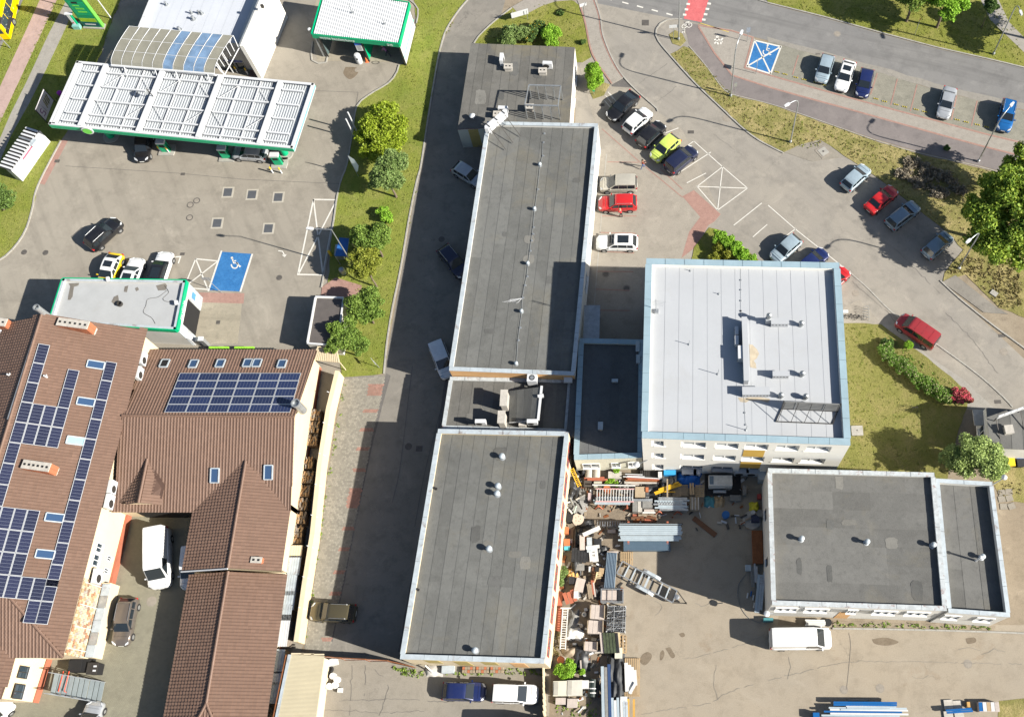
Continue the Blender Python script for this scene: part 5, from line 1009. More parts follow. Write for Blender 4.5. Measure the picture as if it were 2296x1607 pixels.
q=p0 .lerp(p1,.72)+n*.05;mb=MB();mb.bar(q-d*.5+Vector((0,0,2.1)),q+d*.5+Vector((0,0,2.1)),.5,.35);mb.build('terminal',m_cap,t)
FG='twin white flag poles at the forecourt edge'
for u,v,u2,v2,w in((797,311,775,260,'western'),(801,296,780,252,'eastern')):
 p=G(u,v);mb=MB();mb.tube([(p.x,p.y,0),(p.x,p.y,3.9)],.09,8);solo(mb,'flag_pole',m_wmetal,'white pole beside the yellow-green tree, '+w+' one','pole',FG,40)
p=G(804,396);t=thing('feather_flag','white feather flag on the lawn edge','flag',(p.x,p.y,0));MB().tube([(p.x,p.y,0),(p.x,p.y,4.3)],.03,6).build('pole',m_gmetal,t);mb=MB();mb.add([(p.x,p.y,1.0),(p.x+.3,p.y-.1,1.3),(p.x+.75,p.y-.2,2.6),(p.x+.55,p.y-.1,3.7),(p.x+.02,p.y,4.35),(p.x-.05,p.y,2.6)]+[(p.x,p.y+.03,1.0),(p.x+.3,p.y-.07,1.3),(p.x+.75,p.y-.17,2.6),(p.x+.55,p.y-.07,3.7),(p.x+.02,p.y+.03,4.35),(p.x-.05,p.y+.03,2.6)],[(0,1,2,3,4,5),(11,10,9,8,7,6)]);mb.build('cloth',mat('flag_cloth',(.66,.74,.76),.7,var=.06),t)
#brown-roofed house
from mathutils.geometry import intersect_point_tri_2d
def tiled(par,poly,eave_dir,name='roof_tiles',w=.31,c=.36):
 """Pan tiles laid on a sloping polygon; eave_dir runs along the eave. Base slab + joined tiles."""
 P=[Vector(p)for p in poly];n=(P[1]-P[0]).cross(P[2]-P[0]).normalized();n=n if n.z>0 else-n
 e=(Vector(eave_dir)-n*Vector(eave_dir).dot(n)).normalized();u=n.cross(e);u=u if u.z>0 else-u;o=P[0]
 q=[((p-o).dot(e),(p-o).dot(u))for p in P];V2=[Vector((a,b,0))for a,b in q]
 mb=MB();mb.add([tuple(p-n*.06)for p in P]+[tuple(p-n*.2)for p in P],[tuple(range(len(P)))]+[tuple(reversed(range(len(P),2*len(P))))]+[(i,i+len(P),(i+1)%len(P)+len(P),(i+1)%len(P))for i in range(len(P))]);mb.build('roof_slab',m_tilebase,par)
 a0,a1=min(a for a,b in q),max(a for a,b in q);b0,b1=min(b for a,b in q),max(b for a,b in q);mb=MB();j=0
 prof=((0,.012),(.22,.0),(.5,.012),(.72,.05),(.9,.05),(1.02,.02))
 bb=b0
 while bb<b1:
  aa=a0
  while aa<a1:
   if inside(aa+w/2,bb+c/2,V2):
    t0=random.uniform(-.006,.006);L_=[];U_=[]
    for s_,h in prof:
     L_.append(o+e*(aa+s_*w)+u*(bb-.03)+n*(h+.035+t0));U_.append(o+e*(aa+s_*w)+u*(bb+c)+n*(h*.9-.02+t0))
    dn=[p-n*.05 for p in L_];k=len(prof)
    mb.add(L_+U_+dn,[(i,i+1,k+i+1,k+i)for i in range(k-1)]+[(2*k+i,2*k+i+1,i+1,i)for i in range(k-1)]+[(0,k,2*k)])
   aa+=w
  bb+=c
 r_=mb.build(name,m_tile,par);r_['kind']='stuff';return n
def ridge(par,a,b,m=m_tile,r_=.13):
 a,b=Vector(a),Vector(b);n=max(1,int((b-a).length/.4));mb=MB()
 for k in range(n):mb.tube([a.lerp(b,k/n)+Vector((0,0,.03+.015)),a.lerp(b,(k+1.05)/n)+Vector((0,0,.03))],r_,7)
 o=mb.build('ridge_tiles',m,par);o['kind']='stuff';return o
house=thing('brown_roofed_house','large L-shaped house under brown tiled roofs with a cream courtyard wall','house',(-48,25,0))
sl=.037;Ex=lambda Y:-52.9-sl*(41.8-Y);Rx=lambda Y:-61.65-sl*(41.8-Y);Wx=lambda Y:-70.4-sl*(41.8-Y);ed=(sl,1,0)
Yn,Ys,Yr=41.9,9.5,18.3;ze,zrg=6.6,10.2
E_n,E_s=Vector((Ex(Yn),Yn,ze)),Vector((Ex(Ys),Ys,ze));R_n,R_s=Vector((Rx(Yn),Yn,zrg)),Vector((Rx(Yr),Yr,zrg));W_n,W_s=Vector((Wx(Yn),Yn,ze)),Vector((Wx(Ys),Ys,ze))
nE=tiled(house,[E_s,E_n,R_n,R_s],ed);tiled(house,[W_n,W_s,R_s,R_n],ed);tiled(house,[W_s,E_s,R_s],(1,0,0))
ridge(house,R_n,R_s);ridge(house,R_s,E_s);ridge(house,R_s,W_s)
mb=MB();ins=.45;mb.prism([(Ex(Yn)-ins-.3,Yn-.3),(Ex(Ys)-ins-.3,Ys+ins),(Wx(Ys)+ins,Ys+ins),(Wx(Yn)+ins,Yn-.3)],0,ze-.1);mb.add([(Ex(Yn)-.6,Yn-.3,ze-.2),(Wx(Yn)+.6,Yn-.3,ze-.2),(Rx(Yn),Yn-.3,zrg-.2),(Ex(Yn)-.6,Yn-.35,ze-.2),(Wx(Yn)+.6,Yn-.35,ze-.2),(Rx(Yn),Yn-.35,zrg-.2)],[(0,1,2),(5,4,3)]);mb.build('wall',m_wallc,house)
mb=MB();mb.bar((R_n.x,R_n.y,R_n.z+.08),(R_n.x-.55,R_n.y-11,R_n.z+.08),.2,.06);mb.build('ridge_flashing',m_gmetal,house)
mb=MB();mb.prism([(Ex(34)-.74,34),(Ex(10)-.74,10),(Ex(10)-.5,10),(Ex(34)-.5,34)],0,.8);mb.build('plinth',mat('red_plinth',(.36,.12,.07),.8,var=.1),house)
zb,zbr=4.0,6.8;bNE,bNW,bRE,bRW,bSE,bSW=G(710,784,3.95),G(336,784,3.95),G(659,934,zbr),G(274,931,zbr),G(650,1147,zb),G(250,1147,zb);XE=bSE.x-.4;Bs,Bn,Br=bSE.y,bNE.y,bRE.y
nN=tiled(house,[bNE,bNW,bRW,bRE],(1,0,0));nS=tiled(house,[bSW,bSE,bRE,bRW],(1,0,0));ridge(house,bRW,bRE)
mb=MB();mb.prism([(bSW.x-.5,Bs+.5),(XE,Bs+.5),(XE,Bn-.4),(bNW.x-.5,Bn-.4)],0,zb-.15);mb.add([(XE,Bs+.2,zb-.25),(XE,Bn-.2,zb-.25),(XE,Br,zbr-.22),(XE-.3,Bs+.2,zb-.25),(XE-.3,Bn-.2,zb-.25),(XE-.3,Br,zbr-.22)],[(0,1,2),(5,4,3)]);mb.build('wall',m_wallc,house)
mb=MB();mb.prism([(XE+.02,8),(XE+.06,8),(XE+.06,Bn-.5),(XE+.02,Bn-.5)],0,.6);mb.build('plinth',MATS['red_plinth'],house)
mb=MB();mb.box((-49.5,Bs+.46,1.7),(6,.1,3.4));mb.build('gateway_dark',m_black,house)  # flat black sheet, the passage's inner darkness put in as colour
d0,d1,dw,de,df=G(331,1028,5.55),G(311,1126,5.5),G(261,1128,4.1),G(360,1129,4.6),G(370,1086,5.0)
tiled(house,[dw,d1,d0],(0,1,0));tiled(house,[d0,d1,de,df],(0,1,0));ridge(house,d0,d1)
mb=MB();y_=d1 .y+.15;mb.add([(dw.x,y_,dw.z-.15),(de.x-.1,y_,dw.z-.15),(de.x-.1,y_,de.z-.15),(d1 .x,y_,d1 .z-.2),(dw.x,y_+.2,dw.z-.15),(de.x-.1,y_+.2,dw.z-.15),(de.x-.1,y_+.2,de.z-.15),(d1 .x,y_+.2,d1 .z-.2)],[(0,1,2,3),(7,6,5,4)]);mb.build('dormer_wall',m_wallc,house)
c0=G(552,1033,5.5);xw,xr,xe,C0,C1,C2=G(422,1205,4.0).x,c0 .x,bSE.x,c0 .y,G(632,1279,4).y,-4.0
tiled(house,[(xe,C1,4),(xe,Bs+.1,4),(xr,C0,5.55),(xr,C1,5.55)],(0,1,0));tiled(house,[(xw,Bs+.1,4),(xw,C1,4),(xr,C1,5.55),(xr,C0,5.55)],(0,1,0));ridge(house,(xr,C0,5.55),(xr,C1,5.55))
mb=MB();mb.prism([(xw+.4,Bs+1),(XE,Bs+1),(XE,C1+.3),(xw+.4,C1+.3)],0,3.9);mb.add([(xw+.3,C1+.25,3.8),(XE,C1+.25,3.8),(xr,C1+.25,5.4)],[(0,1,2)]);mb.build('wall',m_wallc,house)
zl,zlr=2.35,3.85;Chip=G(460,1575,zlr).y;xr2=G(488,1425,zlr).x
tiled(house,[(xe,C2,zl),(xe,C1,zl),(xr2,C1,zlr),(xr2,Chip,zlr)],(0,1,0));tiled(house,[(xw,C1,zl),(xw,C2,zl),(xr2,Chip,zlr),(xr2,C1,zlr)],(0,1,0));tiled(house,[(xw,C2,zl),(xe,C2,zl),(xr2,Chip,zlr)],(1,0,0))
ridge(house,(xr2,C1,zlr),(xr2,Chip,zlr));ridge(house,(xr2,Chip,zlr),(xe,C2,zl));ridge(house,(xr2,Chip,zlr),(xw,C2,zl))
mb=MB();mb.prism([(xw+.4,C2+.4),(XE,C2+.4),(XE,C1+.2),(xw+.4,C1+.2)],0,zl-.1);mb.build('wall',m_wallc,house)
mb=MB();mb.bar((xw-.05,C1-.1,4.1),(xr,C1-.1,5.65),.12,.1);mb.build('verge_trim',m_wmetal,house)
a,b,c_=G(35,1470,6.5),G(10,1566,6.5),Vector((-75,9.6,6.5));ex,ey=a.x,a.y
tiled(house,[(ex-.4,b.y,6.5),(ex,ey+.2,6.5),(ex-6,ey+5.5,8.8),(ex-6.4,b.y,8.8)],ed)
mb=MB();mb.prism([(ex-.5,ey+1),(ex-.9,b.y+.1),(ex-12,b.y+.1),(ex-12,ey+1)],0,6.4);bw=mb.build('wall',m_wallc,house)
mb=MB();mb.prism([(ex-.45,ey+.5),(ex-.85,b.y+.05),(ex-.8,b.y+.05),(ex-.4,ey+.5)],0,.9);mb.build('plinth',MATS['red_plinth'],house)
for y0,y1 in((ey-.6,ey-1.7),(ey-2.2,ey-3.5)):window(house,(ex-.62,y1,0),(ex-.58,y0,0),3.1,4.6,(1,0,0),m_dmetal,mull=1)
xo=lambda Y:Ex(Y)-.72
for y0,y1,z0,z1 in((20.4,19.5,3.6,4.6),(19.3,18.2,3.6,4.6),(19.6,19.1,1.5,2.3),(18.4,17.9,1.5,2.3)):window(house,(xo(y1),y1,0),(xo(y0),y0,0),z0,z1,(1,0,0),m_frame,m_win,1)
AG='air conditioners on the courtyard walls'
for y0,z,w,sc in((39.0,5.2,'northernmost, tucked between the two roofs',1.3),(37.4,5.2,'second one between the two roofs',1.3),(25.6,4.8,'upper one above the courtyard gate',1.3),(24.2,4.6,'lower one above the courtyard gate',1.4),(17.2,3.5,'twin-fan one over the side door',1.4)):
 condenser((Ex(y0)-.2,y0,z),pi/2,'white wall-mounted condenser, '+w,AG,(1.0*sc,.4,.75*sc))
t=thing('stone_clad_bay','patterned stone-clad wall bay with a narrow roof in the courtyard','wall bay',(Ex(13),13,0))
m_st=[mat('stone_tile_'+n_,c,.7,var=.2,scale=3)for n_,c in(('cream',(.52,.43,.30)),('sand',(.42,.30,.17)),('rust',(.34,.18,.10)),('brown',(.26,.16,.11)),('grey',(.34,.31,.27)))]
XW=lambda Y:Ex(Y)-.72
for i in range(9):
 for j in range(21):
  mb=MB();y_=16.7-j*.325-(.16 if i%2 else 0);mb.box((XW(y_)+random.uniform(.03,.07),y_,2.35+.34*i),(.08,.3,.315),sl*-1);mb.build('stone_tile',random.choices(m_st,(8,4,2,2,3))[0],t)
mb=MB();mb.prism([(XW(17),17),(XW(10),10),(XW(10)+.7,10),(XW(17)+.7,17)],0,1.9);mb.build('terrace_base',m_wallc,t)
for j in range(6):y_=16.3-1.15*j;mb=MB();mb.box((XW(y_)+.5,y_,2.0+.004*j),(.8,1.12,.05));mb.build('roof_panel',m_gmetal if j%3==1 else m_cap,t)
for j in range(4):y_=16.5-2*j;mb=MB();mb.box((XW(y_)+.12,y_,3.6),(.05,.05,3.0));mb.build('post',m_wmetal,t)
s0,s1=G(122,1508,1.6),G(236,1528,.2);t=thing('outside_stair','grey steel stair with railings below the cream wall','stair',(s1 .x,s1 .y,0));d=(s1-s0);wv=G(180,1556,1)-G(183,1512,1)
for k in range(10):q=s0+d*((k+.5)/10);mb=MB();mb.box((q.x,q.y-.9,q.z),(.42,1.8,.05));mb.build('tread',mat('grey_tread',(.26,.30,.31),.6,.1,var=.1),t)
for yy in(0,-1.85):
 mb=MB();mb.bar(s0+Vector((0,yy,1.0)),s1+Vector((0,yy,1.0)),.06);mb.build('handrail',m_gmetal,t);mb=MB();mb.bar(s0+Vector((0,yy,-.05)),s1+Vector((0,yy,-.05)),.08,.2);mb.build('stringer',m_gmetal,t)
 for k in range(5):q=s0+d*(k/4)+Vector((0,yy,0));mb=MB();mb.bar(q,q+Vector((0,0,1.0)),.05);mb.build('baluster',m_gmetal,t)
mb=MB();q=G(150,1545,.5);mb.tube([(q.x-.2,q.y+1.6,1.4),(q.x-.2,q.y-.2,1.5),(q.x-.2,q.y-.4,.6)],.04,6);mb.tube([(q.x+.35,q.y+1.6,1.4),(q.x+.35,q.y-.2,1.5),(q.x+.35,q.y-.4,.6)],.04,6);mb.box((q.x+.08,q.y-.4,.7),(.8,.35,.25));solo(mb,'hand_truck',mat('orange_red',(.75,.08,.03),.5),'bright red hand truck leaning over the grey stair','hand truck')
q=G(222,1500);t=thing('wheeled_bin','black wheeled bin with two white labels by the stair','bin',(q.x,q.y,0));MB().box((q.x,q.y,.6),(.9,1.0,1.2)).build('body',m_black,t);MB().box((q.x,q.y,1.23),(1.0,1.1,.08)).build('lid',m_dmetal,t)
for k in(-.2,.2):MB().box((q.x+.25,q.y+k,1.275),(.3,.16,.012)).build('label',m_wmetal,t)
q=G(190,1494);mb=MB();mb.box((q.x,q.y+.1,.55),(1.9,1.3,1.1));mb.box((q.x-.3,q.y,1.16),(1.2,1.1,.1),.1);solo(mb,'covered_crate',m_black,'black tarp-covered crate between the bin and the stair','crate')
q=G(262,1328,.05);mb=MB();mb.box((q.x-1.0,q.y+.4,2.3),(1.0,1.2,.08));mb.box((q.x-.6,q.y,1.1),(.06,.06,2.2));mb.box((q.x-.6,q.y+.9,1.1),(.06,.06,2.2));solo(mb,'door_canopy',m_cap,'small pale glass canopy over the courtyard side door','canopy')
def brick_chimney(u,v,pl,sx,sy,hh,rz,label,pots):
 p=GP(u,v,*pl);t=thing('brick_chimney',label,'chimney',(p.x,p.y,p.z));M_=Matrix.Rotation(rz,3,'Z');rows=int(hh/.16)
 for j in range(rows):
  for sgn,ax in((-1,0),(1,0),(-1,1),(1,1)):
   ln=sx if ax==0 else sy;nb=max(1,round(ln/.3))
   mb=MB()
   for k in range(nb):
    x=-ln/2+ln*(k+.5)/nb;off=Vector((x,sgn*sy/2,0))if ax==0 else Vector((sgn*sx/2,x,0));q=M_@off
    mb.box((p.x+q.x,p.y+q.y,p.z-.3+.16*j+.08),((ln/nb-.014,.11,.145)if ax==0 else(.11,ln/nb-.014,.145)),rz)
   mb.build('brick_course',m_brick,t)
 MB().box((p.x,p.y,p.z+hh/2-.5),(sx-.02,sy-.02,hh+.3),rz).build('core',m_conc,t)
 MB().box((p.x,p.y,p.z-.3+rows*.16+.05),(sx+.1,sy+.1,.1),rz).build('cap',m_conc,t)
 for k in range(pots):q=M_@Vector((-sx/2+sx*(k+.5)/pots,0,0));MB().box((p.x+q.x,p.y+q.y,p.z-.3+rows*.16+.1),(.2,.2,.06),rz).build('flue',m_black,t)
 fl=MB();fl.box((p.x,p.y-.1,p.z-.12),(sx+.8,sy+.7,.06),rz,tilt=Matrix.Rotation(radians(22),3,'Y'));fl.build('flashing',m_cap,t)
 return t
PE,PN,PS=(E_n,nE),(bNE,nN),(bSE,nS);n_w=Vector((-nE.x,nE.y,nE.z))
brick_chimney(176,734,PE,3.1,.75,1.3,-.14,'long brick chimney with a silver pot at the north end of the brown roof',6)
brick_chimney(95,1050,PE,2.6,.75,1.3,-.14,'long brick chimney between the solar panels',6)
brick_chimney(10,730,(R_n,n_w),1.6,.75,1.3,-.14,'brick chimney on the dark west slope at the frame edge',3)
brick_chimney(578,1256,(Vector((xe,C1,4.0)),Vector((.31,0,.95)).normalized()),.95,.5,.7,-.05,'small brick chimney on the south wing roof',2)
for u,v,pl,w in((97,700,PE,'silver flue at the north tip of the brown ridge'),(665,912,PN,'wide grey flue pipe at the end of the solar array')):
 p=GP(u,v,*pl);big=u>600;p.x+=.3 if big else 0;mb=MB();r_=.42 if big else.3;mb.lathe((p.x,p.y,p.z-1),[(r_,0),(r_,2.1),(r_*1.1,2.1),(r_*1.1,2.25),(r_*.85,2.26),(r_*.8,1.9),(.02,1.9)],16);solo(mb,'flue_pipe',m_gmetal,w,'flue',smooth=40,at=(p.x,p.y,p.z))
for u,v,pl,w in((23,842,(R_n,n_w),'dark west slope'),(105,845,PE,'first row of panels')):
 p=GP(u,v,*pl);mb=MB();mb.tube([(p.x,p.y,p.z-.1),(p.x,p.y,p.z+.45),(p.x+.25,p.y,p.z+.5)],.1,8);solo(mb,'roof_vent',m_wmetal,'small white pipe vent on the brown roof by the '+w,'roof vent')
def solar_mat(name,base,nx,ny):
 m,nt,b=_new(name,.16,0,.6);co=_co(nt,'Object',(nx,ny,1));s_=nt.nodes.new('ShaderNodeSeparateXYZ');nt.links.new(co,s_.inputs[0]);r_=[]
 for k in(0,1):
  a=nt.nodes.new('ShaderNodeMath');a.operation='FRACT';nt.links.new(s_.outputs[k],a.inputs[0]);b_=nt.nodes.new('ShaderNodeMath');b_.operation='PINGPONG';b_.inputs[1].default_value=.5;nt.links.new(a.outputs[0],b_.inputs[0]);r_.append(b_.outputs[0])
 mn=nt.nodes.new('ShaderNodeMath');mn.operation='MINIMUM';nt.links.new(r_[0],mn.inputs[0]);nt.links.new(r_[1],mn.inputs[1])
 oi=nt.nodes.new('ShaderNodeObjectInfo');c0=_mix(nt,base,tuple(x*1.6 for x in base),oi.outputs['Random'])
 c=_mix(nt,(.13,.145,.19),c0,_ramp(nt,mn.outputs[0],.02,.07));nt.links.new(c,b.inputs['Base Color']);return m
m_cellA=solar_mat('dark_solar_cells',(.012,.014,.035),6,10);m_cellB=solar_mat('blue_solar_cells',(.010,.018,.06),6,10);m_alu=mat('alu_frame',(.50,.52,.54),.4,.2,var=.05)
def solar(par,o,ex,ey,n,cell,cache):
 """One panel: o corner, ex / ey edge vectors; parts: frame with cells as its sub-part."""
 lx,ly=ex.length,ey.length;key=(round(lx,2),round(ly,2),cell.name)
 if key not in cache:
  f=MB();g=.045
  for a,b in(((g,g/2),(lx-g,g/2)),((g,ly-g/2),(lx-g,ly-g/2))):f.bar((a[0],a[1],.03),(b[0],b[1],.03),g,.05)
  for x in(g/2,lx-g/2):f.bar((x,0,.03),(x,ly,.03),g,.05)
  fm=bpy.data.meshes.new('panel_frame');fm.from_pydata(f.v,[],f.f);fm.materials.append(m_alu)
  c=MB();c.box((.5,.5,0),(1,1,1));cm=bpy.data.meshes.new('panel_cells');cm.from_pydata(c.v,[],c.f);cm.materials.append(cell);cache[key]=(fm,cm)
 fm,cm=cache[key];R=Matrix((ex.normalized(),ey.normalized(),n)).transposed().to_4x4();R.translation=o+n*.14-wloc(par)
 f=bpy.data.objects.new('solar_panel',fm);COL.objects.link(f);f.parent=par;f.matrix_local=R
 c=bpy.data.objects.new('cells',cm);COL.objects.link(c);c.parent=f;c.location=(.03,.03,.02);c.scale=(lx-.06,ly-.06,.03)
cache={};sa=thing('solar_array','black solar panels laid in strips over the long brown roof','solar panels',GP(120,1000,*PE))
o0=GP(88,771,*PE);o8=GP(-10,1134,*PE);rd=(E_s-E_n).normalized();dn=nE.cross(rd);dn=dn if dn.z<0 else-dn
pitchN=abs((o8-o0).dot(rd))/8;pitchW=(GP(140,1000,*PE)-GP(26,1000,*PE)).dot(dn)/4;o0=o0+dn*0
cells_={(0,r)for r in range(12)}|{(c,r)for c in(1,2,3)for r in(3,4,8,9,10,11)}|{(3,1.05),(3,2.02)}|{(6,r+.35)for r in range(0,11)}|{(6,11.2),(4,11),(5,11),(5,12),(6,12.2)}
for c,r in sorted(cells_):
 c2=c-.03 if c<6 else 5.92
 r2=round(r)if(c==6 and r>=11)else r
 solar(sa,o0+rd*(r2*pitchN)+dn*(c2*pitchW),rd*(pitchN-.03)*1,dn*(pitchW-.03),rd.cross(dn).normalized()if rd.cross(dn).z>0 else-rd.cross(dn).normalized(),m_cellA,cache)if rd.cross(dn).z>0 else solar(sa,o0+rd*(r2*pitchN)+dn*((c2+1)*pitchW),rd*(pitchN-.03),-dn*(pitchW-.03),(rd.cross(-dn)).normalized(),m_cellA,cache)
sb=thing('solar_array','square field of blue solar panels on the north slope of the middle wing','solar panels',GP(520,880,*PN))
a,b,c_,d_=(GP(u,v,*PN)for u,v in((405,838),(676,838),(652,926),(370,926)))
for i in range(6):
 for j in range(5):
  P=[lerp(lerp(a,b,(i+s_)/6),lerp(d_,c_,(i+s_)/6),(j+t_)/5)for s_,t_ in((0,1),(1,1),(0,0))];ex_,ey_=(P[1]-P[0])*.985,(P[2]-P[0])*.985;ey_=ey_-ex_*(ey_.dot(ex_)/ex_.length_squared);nn=ex_.cross(ey_).normalized();solar(sb,P[0],ex_,ey_,nn,m_cellB,cache)
def skylight(u,v,pl,w,l,along,label,glassm,group,lift=.12,tilt=0):
 p,n=GP(u,v,*pl),pl[1];e=(Vector(along)-n*n.dot(Vector(along))).normalized();f=n.cross(e);t=thing('roof_window',label,'roof window',(p.x,p.y,p.z),group)
 mb=MB()
 for s_,(a_,b_)in((1,(w,l)),(-1,(w,l))):mb.bar(p+e*s_*w/2-f*l/2+n*lift,p+e*s_*w/2+f*l/2+n*lift,.1,.14,up=n);mb.bar(p-e*w/2+f*s_*l/2+n*lift,p+e*w/2+f*s_*l/2+n*lift,.1,.14,up=n)
 mb.build('frame',m_cap,t);q=MB();h=n*(lift+.01);P=[p-e*w/2-f*l/2+h,p+e*w/2-f*l/2+h,p+e*w/2+f*l/2+h,p-e*w/2+f*l/2+h]
 if tilt:P[2]=P[2]+n*tilt;P[3]=P[3]+n*tilt
 q.add(P+[x-n*.03 for x in P],[(0,1,2,3),(7,6,5,4),(0,4,5,1),(2,6,7,3)]);q.build('pane',glassm,t);return t
SG='roof windows of the brown house'
for u,v,w,g in((215,818,'northernmost one on the long slope',m_winb),(193,901,'second one on the long slope',m_winb),(170,988,'open pale-blue one on the long slope',mat('pale_blind',(.30,.52,.58),.3)),(123,1160,'fourth one on the long slope',m_winb),(102,1242,'southernmost one on the long slope',m_winb)):skylight(u,v,PE,1.5,.75,dn,'roof window on the brown house, '+w,g,SG)
for u,v,w in((370,816,'leftmost above the blue panels'),(435,817,'second above the blue panels'),(495,816,'third above the blue panels'),(556,815,'left of the pair above the blue panels'),(577,815,'right of the pair above the blue panels'),(633,817,'rightmost above the blue panels')):skylight(u,v,PN,.8,1.0,(1,0,0),'roof window on the brown house, '+w,m_winb if u!=370 else m_black,SG,.16)
for u,v,w in((483,1065,'left one on the south slope'),(603,1058,'right one on the south slope, near the gable')):skylight(u,v,PS,.8,1.4,(1,0,0),'roof window on the brown house, '+w,m_winb,SG,.16)
#boundary wall, shed, firewood
bw=thing('boundary_wall','cream boundary wall between the house path and the shaded lane','wall',G(720,1150));m_wc=mat('cream_wall',(.72,.585,.37),var=.05,scale=.4,dirt=.25,dirtcol=(.5,.38,.22))
Wl=[G(u,v)for u,v in((772,846),(752,930),(733,1053),(718,1205),(700,1320),(683,1443))]
for a,b in zip(Wl,Wl[1:]):mb=MB();w_=Vector((-.32,0,0));mb.prism([a,b,b+w_,a+w_],0,1.95);mb.build('wall_panel',m_wc,bw);mb=MB();mb.bar(a+w_/2+Vector((0,0,1.99)),b+w_/2+Vector((0,0,1.99)),.44,.08);mb.build('cap',m_wallc,bw)
for k in range(8):q=G(*[lerp(x,y,(k+.5)/8)for x,y in zip((760,850),(690,1400))],1.5);mb=MB();mb.tube([(q.x-.3,q.y,1.7),(q.x-.9,q.y+.15,2.1)],.04,5);mb.build('bracket',m_wmetal,bw)
rg=thing('rusty_gate','rusty sheet-metal gate closing the lane towards the front yard','gate',G(820,1478));P=[G(u,v)for u,v in((728,1474),(775,1478),(830,1481),(880,1484),(935,1497))];m_rp=mat('pinkish_sheet',(.42,.34,.31),.6,.2,var=.12,scale=1.5,dirt=.6,dirtcol=(.25,.11,.05));m_rust=mat('rust',(.24,.09,.035),.9,var=.3,scale=3)
for k,(a,b)in enumerate(zip(P,P[1:])):
 d=(b-a);mb=MB();nseg=14
 for j in range(nseg):mb.bar(a+d*(j/nseg)+Vector((0,.02*(j%2),.1)),a+d*(j/nseg)+Vector((0,.02*(j%2),1.75)),d.length/nseg,.03,up=(0,1,0))
 mb.build('gate_panel',m_rp if k<3 else m_rust,rg)
 mb=MB();mb.bar(a+Vector((0,0,1.8)),b+Vector((0,0,1.8)),.07);mb.bar(a,a+Vector((0,0,1.85)),.1);mb.bar(a+Vector((0,-.04,.1)),b+Vector((0,-.04,1.7)),.05);mb.build('gate_frame',m_rust,rg)
P=[G(u,v,2.5)for u,v in((652,1466),(727,1469),(702,1660),(612,1660))];t=thing('storage_shed','shed with a cream corrugated roof beside the boundary wall','shed',G(680,1540));mb=MB();mb.prism(inset(P,.15),0,2.4);mb.build('wall',m_wallc,t);m_cream=mat('cream_sheet',(.55,.49,.35),.5,.05,var=.06,scale=.5,dirt=.3,dirtcol=(.4,.33,.2))
ns=11
for i in range(ns):
 mb=MB();t0,t1=i/ns,(i+1)/ns;k_=6
 for j in range(k_):
  for f0,f1,h0,h1 in((0,.55,0,0),(.55,.65,0,.05),(.65,.9,.05,.05),(.9,1,.05,0)):
   a_,b_=t0+(j+f0)/k_/ns,t0+(j+f1)/k_/ns;e=Vector((0,0,1));A1,A2,B1,B2=lerp(P[0],P[3],a_)+e*(h0+.004*i),lerp(P[1],P[2],a_)+e*(h0-.1+.004*i),lerp(P[0],P[3],b_)+e*(h1+.004*i),lerp(P[1],P[2],b_)+e*(h1-.1+.004*i);mb.add([A1,A2,B2,B1],[(3,2,1,0)])
 mb.build('roof_sheet',m_cream,t)
mb=MB();mb.bar(P[0]+Vector((-.1,0,0)),P[3]+Vector((-.1,0,0)),.3,.1);mb.build('gutter',m_cap,t);mb=MB();mb.bar(P[0]+Vector((-.45,0,-.1)),P[3]+Vector((-.45,0,-.1)),.12);mb.build('pipe',m_rust,t)
for j in range(3):mb=MB();q=lerp(P[0],P[1],.2+.3*j);mb.box((q.x,q.y+.1,2.5),(1.2,.12,.1));mb.build('eaves_trim',m_wallc,t)
m_log=[mat('split_wood_'+n_,c,.9,var=.25,scale=4)for n_,c in(('pale',(.42,.28,.15)),('brown',(.30,.18,.09)),('grey',(.24,.20,.16)))]
FG='firewood crates along the house wall';w_i=0
for i,(u,v,hh)in enumerate(((714,938,1.0),(710,965,1.0),(706,993,.9),(697,1044,1.0),(696,1076,.95),(689,1106,.8),(684,1136,1.0),(681,1166,.95),(674,1196,.9),(672,1210,.8))):
 p=G(u,v);t=thing('firewood_crate','mesh crate of split firewood between house and boundary wall, number %s from the north'%('one two three four five six seven eight nine ten'.split()[i]),'firewood',(p.x,p.y,0),FG)
 t['label']='crate of split firewood by the house wall, '+('northernmost','second from the north','third, last before the gap','first after the gap','second after the gap','third after the gap','pale grey wood, fourth after the gap','fifth after the gap','last but one before the tin roofs','touching the tin roofs')[i]
 for k in range(16):
  mb=MB();x=p.x-.4+.27*(k%4);y=p.y-.35+.27*(k//4);mb.bar((x+random.uniform(-.08,.08),y-.2,hh+random.uniform(-.06,.1)),(x+random.uniform(-.15,.15),y+.22,hh+random.uniform(-.06,.12)),random.uniform(.12,.2),random.uniform(.1,.16));mb.build('log',random.choice(m_log),t)
 mb=MB()
 for k in range(24):mb.bar((p.x-.52+1.04*random.random(),p.y-.52,.1+.07*(k%13)),(p.x-.5+1.0*random.random(),p.y+.5,.1+.07*(k%13)),.15,.1)
 for z in(.12,.35,.6,.85):
  for k in range(7):mb.box((p.x-.5+.166*k,p.y-.5,z),(.15,.1,.15));mb.box((p.x+.5,p.y-.5+.166*k,z),(.1,.15,.15))
 q=mb.build('stacked_logs',m_log[1],t);q['kind']='stuff'
 mb=MB()
 for sx in(-1,1):
  for sy in(-1,1):mb.box((p.x+sx*.58,p.y+sy*.58,.55),(.04,.04,1.1))
 for z in(.15,.6,1.05):
  for sx in(-1,1):mb.box((p.x+sx*.58,p.y,z),(.03,1.16,.03));mb.box((p.x,p.y+sx*.58,z),(1.16,.03,.03))
 mb.build('cage',m_dmetal,t)
TG='tin sheets over the firewood row'
